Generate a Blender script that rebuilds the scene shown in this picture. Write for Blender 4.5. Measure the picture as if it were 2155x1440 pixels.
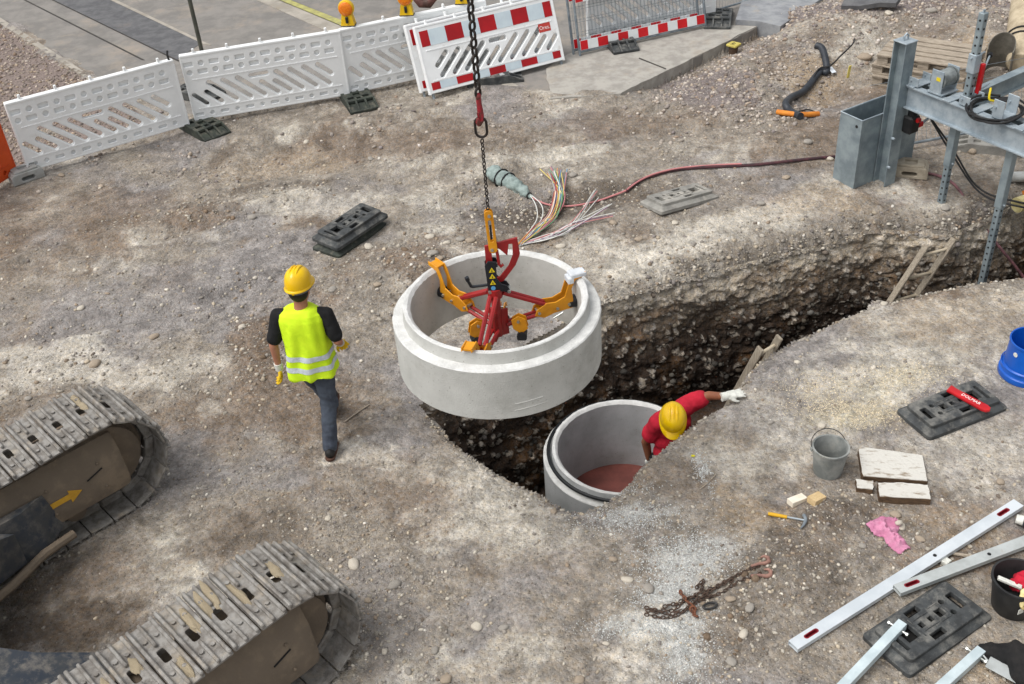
import bpy, bmesh, math, random
import numpy as np
from mathutils import Vector, Matrix, Euler
R = math.radians
random.seed(7)
rng = np.random.default_rng(7)
for o_ in list(bpy.data.objects): bpy.data.objects.remove(o_)
scene = bpy.context.scene
COL = scene.collection

# ------------------------------------------------------------------ camera
CAM_F, CAM_PITCH, CAM_ROLL, CAM_H = 2273.33, 0.628924, -0.0770092, 6.0665   # focal length in photo pixels (2155 wide)
_fw = Vector((0, math.cos(CAM_PITCH), -math.sin(CAM_PITCH)))
_r0 = Vector((1, 0, 0)); _u0 = _r0.cross(_fw)
_c, _s = math.cos(CAM_ROLL), math.sin(CAM_ROLL)
_r = _r0 * _c + _u0 * _s; _u = _u0 * _c - _r0 * _s
cam_data = bpy.data.cameras.new('camera')
cam_data.sensor_width = 36.0
cam_data.lens = CAM_F / 2155 * 36
cam_data.clip_start = 0.05; cam_data.clip_end = 2000
cam = bpy.data.objects.new('camera', cam_data); COL.objects.link(cam)
cam.matrix_world = Matrix(((_r.x, _u.x, -_fw.x, 0), (_r.y, _u.y, -_fw.y, 0), (_r.z, _u.z, -_fw.z, CAM_H), (0, 0, 0, 1)))
scene.camera = cam

# ------------------------------------------------------------------ light: bright overcast
SUN_EL, SUN_AZ = R(60), R(-112)         # azimuth from +Y towards +X: soft light from the left
world = bpy.data.worlds.new('World'); scene.world = world; world.use_nodes = True
wn = world.node_tree.nodes; wl = world.node_tree.links; wn.clear()
sky = wn.new('ShaderNodeTexSky'); sky.sky_type = 'NISHITA'; sky.sun_disc = False
sky.sun_elevation = SUN_EL; sky.sun_rotation = SUN_AZ; sky.dust_density = 3.0; sky.air_density = 1.0
hs = wn.new('ShaderNodeHueSaturation'); hs.inputs['Saturation'].default_value = 0.16
bg = wn.new('ShaderNodeBackground'); bg.inputs['Strength'].default_value = 0.12
wo = wn.new('ShaderNodeOutputWorld')
wl.new(sky.outputs[0], hs.inputs['Color']); wl.new(hs.outputs[0], bg.inputs['Color']); wl.new(bg.outputs[0], wo.inputs[0])
sun_d = bpy.data.lights.new('sun', 'SUN'); sun_d.energy = 1.4; sun_d.angle = R(38); sun_d.color = (1, 0.97, 0.93)
sun = bpy.data.objects.new('sun', sun_d); COL.objects.link(sun)
_sd = Vector((math.sin(SUN_AZ) * math.cos(SUN_EL), math.cos(SUN_AZ) * math.cos(SUN_EL), math.sin(SUN_EL)))
sun.rotation_euler = _sd.to_track_quat('Z', 'Y').to_euler(); sun.location = (0, 0, 30)
vs = scene.view_settings
vs.view_transform = 'Standard'; vs.look = 'None'; vs.gamma = 1; vs.use_curve_mapping = False
vs.exposure = 0.56
scene.render.resolution_x = 1024; scene.render.resolution_y = 684

# ------------------------------------------------------------------ helpers
def at(px, py, z=0.0):
    """the point at height z that the photograph shows at pixel (px, py)"""
    d = _fw + _r * ((px - 1077.5) / CAM_F) - _u * ((py - 720) / CAM_F)
    t = (z - CAM_H) / d.z
    return Vector((0, 0, CAM_H)) + d * t
def on_y(px, py, y):
    d = _fw + _r * ((px - 1077.5) / CAM_F) - _u * ((py - 720) / CAM_F)
    return Vector((0, 0, CAM_H)) + d * (y / d.y)
V = Vector
def xf(loc=(0, 0, 0), rz=0, rx=0, ry=0):
    return Matrix.Translation(loc) @ Euler((rx, ry, rz), 'XYZ').to_matrix().to_4x4()
def frame(p, x, z=None):
    """matrix at p with local x along x and local z near z"""
    x = V(x).normalized(); z = V(z or (0, 0, 1)); y = z.cross(x).normalized(); z = x.cross(y)
    return Matrix(((x.x, y.x, z.x, p[0]), (x.y, y.y, z.y, p[1]), (x.z, y.z, z.z, p[2]), (0, 0, 0, 1)))
def lin(c):
    """sRGB 0-255 to linear"""
    return tuple((v / 255 / 12.92) if v / 255 <= .04045 else ((v / 255 + .055) / 1.055) ** 2.4 for v in c)

TMP = bpy.data.scenes.new('workshop')       # small scratch scene, so that evaluating a shape stays quick
def tmp_eval(data, mods=()):
    ob = bpy.data.objects.new('tmp', data); TMP.collection.objects.link(ob)
    for t, kw in mods:
        md = ob.modifiers.new('m', t)
        for k, v in kw.items(): setattr(md, k, v)
    vl = TMP.view_layers[0]; vl.update(); dg = vl.depsgraph; dg.update()
    me = bpy.data.meshes.new_from_object(ob.evaluated_get(dg), depsgraph=dg)
    bpy.data.objects.remove(ob); return me, None
_plate_cache = {}
def plate_mesh(outlines, thick, bevel=0.0, res=1):
    """flat plate with holes: outlines[0] outer, rest holes; centred on z"""
    key = (repr(outlines), thick, bevel, res)
    if key in _plate_cache: return _plate_cache[key]
    cu = bpy.data.curves.new('tmp', 'CURVE'); cu.dimensions = '2D'; cu.fill_mode = 'BOTH'
    cu.extrude = max(thick / 2 - bevel, 0.0002); cu.bevel_depth = bevel; cu.bevel_resolution = res - 1; cu.offset = -bevel
    for ol in outlines:
        sp = cu.splines.new('POLY'); sp.points.add(len(ol) - 1)
        for p, q in zip(sp.points, ol): p.co = (q[0], q[1], 0, 1)
        sp.use_cyclic_u = True
    me, ob = tmp_eval(cu)
    vs_ = [tuple(v.co) for v in me.vertices]; fs_ = [tuple(p.vertices) for p in me.polygons]
    bpy.data.curves.remove(cu); bpy.data.meshes.remove(me)
    _plate_cache[key] = (vs_, fs_)
    return vs_, fs_
def rect(x0, y0, x1, y1): return [(x0, y0), (x1, y0), (x1, y1), (x0, y1)]
def circ(x, y, r, n=16): return [(x + r * math.cos(2 * math.pi * i / n), y + r * math.sin(2 * math.pi * i / n)) for i in range(n)]
def rrect(x0, y0, x1, y1, r, n=4):
    o = []
    for cx, cy, a0 in ((x1 - r, y0 + r, -90), (x1 - r, y1 - r, 0), (x0 + r, y1 - r, 90), (x0 + r, y0 + r, 180)):
        for i in range(n + 1):
            a = R(a0 + 90 * i / n); o.append((cx + r * math.cos(a), cy + r * math.sin(a)))
    return o
def slot(x0, y0, x1, y1, w, n=6):
    """stadium outline between two points"""
    a = math.atan2(y1 - y0, x1 - x0); o = []
    for cx, cy, s in ((x1, y1, -90), (x0, y0, 90)):
        for i in range(n + 1):
            t = a + R(s + 180 * i / n); o.append((cx + w / 2 * math.cos(t), cy + w / 2 * math.sin(t)))
    return o

class MB:
    """collects shapes that become one mesh object"""
    def __init__(s): s.v = []; s.f = []; s.mi = []
    def add(s, vs_, fs_, M=None, mi=0):
        b = len(s.v)
        s.v += [tuple(M @ V(p)) for p in vs_] if M is not None else [tuple(p) for p in vs_]
        s.f += [tuple(i + b for i in f) for f in fs_]; s.mi += [mi] * len(fs_)
        return s
    def box(s, c, d, M=None, b=0.0, mi=0):
        x, y, z = d[0] / 2, d[1] / 2, d[2] / 2; cx, cy, cz = c
        if b <= 0:
            vs_ = [(cx + i * x, cy + j * y, cz + k * z) for i in (-1, 1) for j in (-1, 1) for k in (-1, 1)]
            return s.add(vs_, [(0, 1, 3, 2), (4, 6, 7, 5), (0, 4, 5, 1), (2, 3, 7, 6), (0, 2, 6, 4), (1, 5, 7, 3)], M, mi)
        b = min(b, x * .9, y * .9, z * .9)
        bm = bmesh.new(); pts = []
        for i in (-1, 1):
            for j in (-1, 1):
                for k in (-1, 1):
                    pts += [(cx + i * x, cy + j * (y - b), cz + k * (z - b)), (cx + i * (x - b), cy + j * y, cz + k * (z - b)), (cx + i * (x - b), cy + j * (y - b), cz + k * z)]
        vv = [bm.verts.new(p) for p in pts]
        bmesh.ops.convex_hull(bm, input=vv); bm.verts.index_update()
        bmesh.ops.dissolve_limit(bm, angle_limit=R(1), verts=bm.verts, edges=bm.edges); bm.verts.index_update()
        s.add([tuple(v.co) for v in bm.verts], [tuple(v.index for v in f.verts) for f in bm.faces], M, mi); bm.free()
        return s
    def cyl(s, p0, p1, r0, r1=None, n=12, M=None, mi=0, caps=True):
        return s.tube([p0, p1], [r0, r0 if r1 is None else r1], n, False, M, mi, caps)
    def tube(s, path, r, n=8, closed=False, M=None, mi=0, caps=True, flat=None):
        P = [V(p) for p in path]; m = len(P)
        rs = r if isinstance(r, (list, tuple)) else [r] * m
        T = []
        for i in range(m):
            a = P[(i - 1) % m] if (closed or i > 0) else P[i]; b = P[(i + 1) % m] if (closed or i < m - 1) else P[i]
            t = b - a; T.append(t.normalized() if t.length > 1e-9 else V((0, 0, 1)))
        up = V((0, 0, 1)) if abs(T[0].z) < .9 else V((1, 0, 0))
        nrm = (up - T[0] * up.dot(T[0])).normalized(); vs_ = []; 
        for i in range(m):
            nrm = nrm - T[i] * nrm.dot(T[i]); nrm = nrm.normalized() if nrm.length > 1e-6 else T[i].orthogonal().normalized()
            bi = T[i].cross(nrm)
            for k in range(n):
                a = 2 * math.pi * k / n
                fl = flat if flat else 1
                vs_.append(P[i] + (nrm * math.cos(a) * fl + bi * math.sin(a)) * rs[i])
        fs_ = []
        for i in range(m if closed else m - 1):
            j = (i + 1) % m
            for k in range(n):
                l = (k + 1) % n
                fs_.append((i * n + k, i * n + l, j * n + l, j * n + k))
        if caps and not closed:
            fs_.append(tuple(range(n - 1, -1, -1))); fs_.append(tuple((m - 1) * n + k for k in range(n)))
        return s.add(vs_, fs_, M, mi)
    def lathe(s, prof, n=32, M=None, mi=0, closed=False, arc=None):
        vs_ = []; fs_ = []; m = len(prof)
        for k in range(n):
            a = 2 * math.pi * k / n
            for r, z in prof: vs_.append((r * math.cos(a), r * math.sin(a), z))
        for k in range(n):
            l = (k + 1) % n
            for i in range(m if closed else m - 1):
                j = (i + 1) % m
                fs_.append((k * m + i, l * m + i, l * m + j, k * m + j))
        return s.add(vs_, fs_, M, mi)
    def prism(s, poly, z0, z1, M=None, mi=0, top=None):
        n = len(poly); top = top or poly
        vs_ = [(p[0], p[1], z0) for p in poly] + [(p[0], p[1], z1) for p in top]
        fs_ = [tuple(range(n - 1, -1, -1)), tuple(range(n, 2 * n))] + [(i, (i + 1) % n, n + (i + 1) % n, n + i) for i in range(n)]
        return s.add(vs_, fs_, M, mi)
    def plate(s, outlines, thick, M=None, bevel=0.0, mi=0, res=1):
        v_, f_ = plate_mesh(outlines, thick, bevel, res)
        return s.add(v_, f_, M, mi)
    def sphere(s, c, r, n=12, m=8, M=None, mi=0, sc=(1, 1, 1)):
        vs_ = []; fs_ = []
        for i in range(m + 1):
            t = math.pi * i / m
            for k in range(n):
                a = 2 * math.pi * k / n
                vs_.append((c[0] + r * sc[0] * math.sin(t) * math.cos(a), c[1] + r * sc[1] * math.sin(t) * math.sin(a), c[2] + r * sc[2] * math.cos(t)))
        for i in range(m):
            for k in range(n):
                l = (k + 1) % n; fs_.append((i * n + k, (i + 1) * n + k, (i + 1) * n + l, i * n + l))
        return s.add(vs_, fs_, M, mi)
    def mesh(s, name, mats, sharp=35):
        me = bpy.data.meshes.new(name); me.from_pydata(s.v, [], s.f); 
        mats = mats if isinstance(mats, (list, tuple)) else [mats]
        for m in mats: me.materials.append(m)
        me.polygons.foreach_set('material_index', s.mi)
        bm = bmesh.new(); bm.from_mesh(me)
        bmesh.ops.remove_doubles(bm, verts=bm.verts, dist=1e-5)
        bmesh.ops.recalc_face_normals(bm, faces=bm.faces)
        bm.to_mesh(me); bm.free()
        if sharp:
            me.shade_smooth(); me.set_sharp_from_angle(angle=R(sharp))
        me.update()
        return me
    def build(s, name, mats, parent=None, M=None, sharp=35):
        return link(name, s.mesh(name, mats, sharp), parent, M)
def link(name, me, parent=None, M=None):
    o = bpy.data.objects.new(name, me); COL.objects.link(o)
    if parent is not None: o.parent = parent
    if M is not None: o.matrix_local = M
    return o
def tag(o, label=None, cat=None, group=None, kind=None):
    if label: o['label'] = label
    if cat: o['category'] = cat
    if group: o['group'] = group
    if kind: o['kind'] = kind
    return o
def thing(name, label, cat, M=None, group=None):
    o = bpy.data.objects.new(name, None); COL.objects.link(o); o.empty_display_size = .1
    if M is not None: o.matrix_world = M
    return tag(o, label, cat, group)
def copy_tree(root, label, M, group=None, parent=None):
    c = root.copy(); COL.objects.link(c)
    c.parent = parent
    if parent is None:
        c.matrix_world = M
        if label: c['label'] = label
        if group: c['group'] = group
    for ch in KIDS.get(root.name, None) or list(root.children):
        copy_tree(ch, None, None, None, c)
    return c
KIDS = {}
def remesh(mb, voxel, smooth=3, sharp=0):
    """one continuous skin over overlapping shapes"""
    me0 = bpy.data.meshes.new('tmp'); me0.from_pydata(mb.v, [], mb.f)
    bm = bmesh.new(); bm.from_mesh(me0); bmesh.ops.recalc_face_normals(bm, faces=bm.faces); bm.to_mesh(me0); bm.free()
    me, _ = tmp_eval(me0, [('REMESH', dict(mode='VOXEL', voxel_size=voxel))] + ([('SMOOTH', dict(factor=.5, iterations=smooth))] if smooth else []))
    bpy.data.meshes.remove(me0)
    me.shade_smooth()
    return me
def np_mesh(name, P, F, mat, col=None, smooth=True):
    """mesh from numpy arrays; F is (m,3) or (m,4)"""
    me = bpy.data.meshes.new(name); k = F.shape[1]
    me.vertices.add(len(P)); me.vertices.foreach_set('co', P.astype(np.float32).ravel())
    me.loops.add(F.size); me.loops.foreach_set('vertex_index', F.astype(np.int32).ravel())
    me.polygons.add(len(F)); me.polygons.foreach_set('loop_start', np.arange(0, F.size, k, dtype=np.int32))
    me.materials.append(mat)
    if col is not None:
        ca = me.color_attributes.new('Col', 'FLOAT_COLOR', 'POINT')
        c4 = np.ones((len(P), 4), np.float32); c4[:, :3] = col; ca.data.foreach_set('color', c4.ravel())
    me.update(calc_edges=True); me.validate()
    if smooth: me.shade_smooth()
    return me

# ------------------------------------------------------------------ procedural materials
def nmat(name, c1, c2=None, rough=.7, metal=0.0, ns=6.0, bump=0.0, bs=60.0, dust=0.0, dustc=(150, 138, 120), spec=.4, r2=None, dscale=9.0, edge=(.4, .6), srgb=True, stretch=None):
    m = bpy.data.materials.new(name); m.use_nodes = True
    nt = m.node_tree; N = nt.nodes; L = nt.links; b = N['Principled BSDF']
    f = lin if srgb else (lambda c: c)
    c1 = f(c1); c2 = f(c2) if c2 else c1
    b.inputs['Roughness'].default_value = rough; b.inputs['Metallic'].default_value = metal; b.inputs['Specular IOR Level'].default_value = spec
    tc = N.new('ShaderNodeTexCoord'); oi = N.new('ShaderNodeObjectInfo')
    va = N.new('ShaderNodeVectorMath'); va.operation = 'MULTIPLY_ADD'
    va.inputs[1].default_value = (17, 23, 11); L.new(oi.outputs['Random'], va.inputs[0]); L.new(tc.outputs['Object'], va.inputs[2])
    vec = va.outputs[0]
    if stretch:
        mp = N.new('ShaderNodeMapping'); mp.inputs['Scale'].default_value = stretch; L.new(vec, mp.inputs[0]); svec = mp.outputs[0]
    else: svec = vec
    n1 = N.new('ShaderNodeTexNoise'); n1.inputs['Scale'].default_value = ns; n1.inputs['Detail'].default_value = 8; n1.inputs['Roughness'].default_value = .62
    L.new(svec, n1.inputs['Vector'])
    mr = N.new('ShaderNodeMapRange'); mr.inputs[1].default_value = edge[0]; mr.inputs[2].default_value = edge[1]; L.new(n1.outputs[0], mr.inputs[0])
    mx = N.new('ShaderNodeMix'); mx.data_type = 'RGBA'; mx.inputs['A'].default_value = (*c1, 1); mx.inputs['B'].default_value = (*c2, 1); L.new(mr.outputs[0], mx.inputs['Factor'])
    out = mx.outputs['Result']
    if dust > 0:
        ge = N.new('ShaderNodeNewGeometry'); sx = N.new('ShaderNodeSeparateXYZ'); L.new(ge.outputs['Normal'], sx.inputs[0])
        m2 = N.new('ShaderNodeMapRange'); m2.inputs[1].default_value = -.3; m2.inputs[2].default_value = .95; m2.inputs[3].default_value = .25; L.new(sx.outputs['Z'], m2.inputs[0])
        n2 = N.new('ShaderNodeTexNoise'); n2.inputs['Scale'].default_value = dscale; n2.inputs['Detail'].default_value = 9; n2.inputs['Roughness'].default_value = .7; L.new(vec, n2.inputs['Vector'])
        m3 = N.new('ShaderNodeMapRange'); m3.inputs[1].default_value = .72 - .5 * dust; m3.inputs[2].default_value = .95 - .5 * dust; L.new(n2.outputs[0], m3.inputs[0])
        mm = N.new('ShaderNodeMath'); mm.operation = 'MULTIPLY'; L.new(m2.outputs[0], mm.inputs[0]); L.new(m3.outputs[0], mm.inputs[1])
        m4 = N.new('ShaderNodeMix'); m4.data_type = 'RGBA'; L.new(mm.outputs[0], m4.inputs['Factor']); L.new(out, m4.inputs['A']); m4.inputs['B'].default_value = (*lin(dustc), 1)
        out = m4.outputs['Result']
        mr_ = N.new('ShaderNodeMapRange'); mr_.inputs[3].default_value = rough; mr_.inputs[4].default_value = .95; L.new(mm.outputs[0], mr_.inputs[0]); L.new(mr_.outputs[0], b.inputs['Roughness'])
        if metal:
            mt = N.new('ShaderNodeMapRange'); mt.inputs[3].default_value = metal; mt.inputs[4].default_value = 0; L.new(mm.outputs[0], mt.inputs[0]); L.new(mt.outputs[0], b.inputs['Metallic'])
    elif r2 is not None:
        mr_ = N.new('ShaderNodeMapRange'); mr_.inputs[3].default_value = rough; mr_.inputs[4].default_value = r2; L.new(mr.outputs[0], mr_.inputs[0]); L.new(mr_.outputs[0], b.inputs['Roughness'])
    L.new(out, b.inputs['Base Color'])
    if bump:
        n3 = N.new('ShaderNodeTexNoise'); n3.inputs['Scale'].default_value = bs; n3.inputs['Detail'].default_value = 5; L.new(vec, n3.inputs['Vector'])
        bp = N.new('ShaderNodeBump'); bp.inputs['Strength'].default_value = bump; bp.inputs['Distance'].default_value = .01; L.new(n3.outputs[0], bp.inputs['Height']); L.new(bp.outputs[0], b.inputs['Normal'])
    return m
def dirtmat(name, vscale=38.0, bump=.7, contrast=.5, rough=.95):
    """earth: colour from the mesh's own Col attribute, grain and small clods from noise"""
    m = bpy.data.materials.new(name); m.use_nodes = True
    nt = m.node_tree; N = nt.nodes; L = nt.links; b = N['Principled BSDF']
    b.inputs['Roughness'].default_value = rough; b.inputs['Specular IOR Level'].default_value = .15
    tc = N.new('ShaderNodeTexCoord'); at_ = N.new('ShaderNodeAttribute'); at_.attribute_name = 'Col'
    vo = N.new('ShaderNodeTexVoronoi'); vo.inputs['Scale'].default_value = vscale; vo.inputs['Randomness'].default_value = 1; L.new(tc.outputs['Object'], vo.inputs['Vector'])
    v2 = N.new('ShaderNodeTexVoronoi'); v2.inputs['Scale'].default_value = vscale * 2.3; L.new(tc.outputs['Object'], v2.inputs['Vector'])
    n1 = N.new('ShaderNodeTexNoise'); n1.inputs['Scale'].default_value = 14; n1.inputs['Detail'].default_value = 10; n1.inputs['Roughness'].default_value = .75; L.new(tc.outputs['Object'], n1.inputs['Vector'])
    n2 = N.new('ShaderNodeTexNoise'); n2.inputs['Scale'].default_value = 110; n2.inputs['Detail'].default_value = 4; n2.inputs['Roughness'].default_value = .7; L.new(tc.outputs['Object'], n2.inputs['Vector'])
    # value multiplier
    def mathn(op, a, c=None):
        k = N.new('ShaderNodeMath'); k.operation = op
        for i, q in enumerate((a, c)):
            if q is None: continue
            if isinstance(q, (int, float)): k.inputs[i].default_value = q
            else: L.new(q, k.inputs[i])
        return k.outputs[0]
    sx = N.new('ShaderNodeSeparateColor'); L.new(vo.outputs['Color'], sx.inputs[0])
    a = mathn('MULTIPLY', mathn('SUBTRACT', n1.outputs[0], .5), 1.5 * contrast)
    c = mathn('MULTIPLY', mathn('SUBTRACT', sx.outputs[0], .5), .42 * contrast)
    d = mathn('MULTIPLY', mathn('SUBTRACT', n2.outputs[0], .5), 1.1 * contrast)
    def stepn(src, lo, hi, v0, v1):
        k = N.new('ShaderNodeMapRange'); k.inputs[1].default_value = lo; k.inputs[2].default_value = hi; k.inputs[3].default_value = v0; k.inputs[4].default_value = v1; L.new(src, k.inputs[0]); return k.outputs[0]
    n5 = N.new('ShaderNodeTexNoise'); n5.inputs['Scale'].default_value = 4.2; n5.inputs['Detail'].default_value = 13; n5.inputs['Roughness'].default_value = .78; L.new(tc.outputs['Object'], n5.inputs['Vector'])
    v3 = N.new('ShaderNodeTexVoronoi'); v3.inputs['Scale'].default_value = 62; L.new(tc.outputs['Object'], v3.inputs['Vector'])
    s3 = N.new('ShaderNodeSeparateColor'); L.new(v3.outputs['Color'], s3.inputs[0])
    crust = stepn(n5.outputs[0], .46, .56, -.16 * contrast, .22 * contrast)
    grit = mathn('MULTIPLY', mathn('MULTIPLY', stepn(s3.outputs[0], .70, .80, 0, 1), stepn(v3.outputs['Distance'], .45, .25, 0, 1)), .75 * contrast)
    hole_ = mathn('MULTIPLY', mathn('MULTIPLY', stepn(s3.outputs[1], .78, .86, 0, 1), stepn(v3.outputs['Distance'], .5, .25, 0, 1)), -.6 * contrast)
    tot = mathn('ADD', mathn('ADD', mathn('ADD', mathn('ADD', a, c), d), 1.0), mathn('ADD', crust, mathn('ADD', grit, hole_)))
    mx = N.new('ShaderNodeVectorMath'); mx.operation = 'SCALE'; L.new(at_.outputs['Color'], mx.inputs[0]); L.new(tot, mx.inputs['Scale'])
    # warm/cool drift
    n3 = N.new('ShaderNodeTexNoise'); n3.inputs['Scale'].default_value = 30; n3.inputs['Detail'].default_value = 6; L.new(tc.outputs['Object'], n3.inputs['Vector'])
    hs_ = N.new('ShaderNodeHueSaturation'); mr = N.new('ShaderNodeMapRange'); mr.inputs[1].default_value = .3; mr.inputs[2].default_value = .7; mr.inputs[3].default_value = .6; mr.inputs[4].default_value = 1.35
    L.new(n3.outputs[0], mr.inputs[0]); L.new(mr.outputs[0], hs_.inputs['Saturation']); L.new(mx.outputs[0], hs_.inputs['Color']); L.new(hs_.outputs[0], b.inputs['Base Color'])
    h = mathn('ADD', mathn('ADD', mathn('MULTIPLY', grit, .8), mathn('MULTIPLY', mathn('SUBTRACT', .6, vo.outputs['Distance']), .6)), mathn('ADD', mathn('MULTIPLY', mathn('SUBTRACT', .6, v2.outputs['Distance']), .25), mathn('ADD', mathn('MULTIPLY', n1.outputs[0], .8), mathn('MULTIPLY', n2.outputs[0], .35))))
    bp = N.new('ShaderNodeBump'); bp.inputs['Strength'].default_value = bump; bp.inputs['Distance'].default_value = .02; L.new(h, bp.inputs['Height']); L.new(bp.outputs[0], b.inputs['Normal'])
    return m
def colmat(name, rough=.85):
    m = bpy.data.materials.new(name); m.use_nodes = True
    nt = m.node_tree; N = nt.nodes; L = nt.links; b = N['Principled BSDF']
    b.inputs['Roughness'].default_value = rough; b.inputs['Specular IOR Level'].default_value = .2
    a = N.new('ShaderNodeAttribute'); a.attribute_name = 'Col'
    tc = N.new('ShaderNodeTexCoord'); n = N.new('ShaderNodeTexNoise'); n.inputs['Scale'].default_value = 90; n.inputs['Detail'].default_value = 4; L.new(tc.outputs['Object'], n.inputs['Vector'])
    mr = N.new('ShaderNodeMapRange'); mr.inputs[1].default_value = .3; mr.inputs[2].default_value = .7; mr.inputs[3].default_value = .75; mr.inputs[4].default_value = 1.2; L.new(n.outputs[0], mr.inputs[0])
    s = N.new('ShaderNodeVectorMath'); s.operation = 'SCALE'; L.new(a.outputs['Color'], s.inputs[0]); L.new(mr.outputs[0], s.inputs['Scale']); L.new(s.outputs[0], b.inputs['Base Color'])
    return m
# ------------------------------------------------------------------ noise for the terrain
def _hash(ix, iy, seed):
    n = (ix.astype(np.int64) * 374761393 + iy.astype(np.int64) * 668265263 + seed * 974634777) & 0x7fffffff
    n = ((n ^ (n >> 13)) * 1274126177) & 0x7fffffff
    n = ((n ^ (n >> 16)) * 668265263) & 0x7fffffff
    return (n ^ (n >> 15)) % 100003 / 100003.0
def vnoise(x, y, seed=0):
    ix = np.floor(x); iy = np.floor(y); fx = x - ix; fy = y - iy
    fx = fx * fx * (3 - 2 * fx); fy = fy * fy * (3 - 2 * fy)
    a = _hash(ix, iy, seed); b = _hash(ix + 1, iy, seed); c = _hash(ix, iy + 1, seed); d = _hash(ix + 1, iy + 1, seed)
    return (a * (1 - fx) + b * fx) * (1 - fy) + (c * (1 - fx) + d * fx) * fy
def fbm(x, y, octv=4, seed=0, gain=.5):
    t = 0; a = 1; s = 0
    for i in range(octv):
        t = t + a * (vnoise(x * 2 ** i + 7.3 * i, y * 2 ** i - 3.1 * i, seed + i * 13) - .5); s += a; a *= gain
    return t / s * 2
def worley(x, y, seed=0):
    """distance to nearest jittered cell point, and that cell's random value"""
    ix = np.floor(x); iy = np.floor(y); best = np.full(x.shape, 9.0); val = np.zeros(x.shape)
    for i in (-1, 0, 1):
        for j in (-1, 0, 1):
            cx = ix + i; cy = iy + j
            px = cx + _hash(cx, cy, seed); py = cy + _hash(cx, cy, seed + 5)
            d = (px - x) ** 2 + (py - y) ** 2
            w = d < best; best = np.where(w, d, best); val = np.where(w, _hash(cx, cy, seed + 9), val)
    return np.sqrt(best), val
def sstep(a, b, x):
    t = np.clip((x - a) / (b - a), 0, 1); return t * t * (3 - 2 * t)
def seg_d(x, y, pts):
    """distance to a polyline"""
    best = np.full(np.shape(x), 1e9)
    for (x0, y0), (x1, y1) in zip(pts[:-1], pts[1:]):
        dx, dy = x1 - x0, y1 - y0; t = np.clip(((x - x0) * dx + (y - y0) * dy) / (dx * dx + dy * dy + 1e-12), 0, 1)
        best = np.minimum(best, np.hypot(x - x0 - t * dx, y - y0 - t * dy))
    return best
def inside(x, y, poly):
    r = np.zeros(np.shape(x), bool); n = len(poly)
    for i in range(n):
        x0, y0 = poly[i]; x1, y1 = poly[(i + 1) % n]
        c = ((y0 > y) != (y1 > y)) & (x < (x1 - x0) * (y - y0) / (y1 - y0 + 1e-12) + x0)
        r ^= c
    return r
def px_pts(l, z=0): return [tuple(at(a, b, z)[:2]) for a, b in l]

FAR = px_pts([(885, 850), (940, 800), (1060, 745), (1200, 668), (1270, 630), (1400, 585), (1500, 550), (1640, 512), (1760, 484), (1838, 462), (1930, 466), (1998, 474), (2082, 440), (2155, 405)]) + [(7.2, 11.35), (9.5, 12.8)]
NEAR = px_pts([(900, 868), (945, 915), (1000, 965), (1070, 1003), (1130, 1032), (1190, 1068), (1230, 1075), (1283, 1048), (1325, 1010), (1352, 975), (1410, 925), (1480, 870), (1535, 838), (1575, 780), (1600, 752), (1650, 718), (1750, 670), (1825, 640), (1845, 619), (1880, 626), (1950, 610), (2060, 585), (2155, 575)]) + [(7.0, 9.7), (9.8, 11.4)]
TRENCH = NEAR + FAR[::-1]
FLOOR_Z = -1.62
ROAD = px_pts([(1592, 62), (1300, 203), (1160, 212), (1000, 190), (890, 172), (735, 214), (600, 232), (410, 262), (310, 235), (240, 205), (110, 128), (0, 52)])

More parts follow.
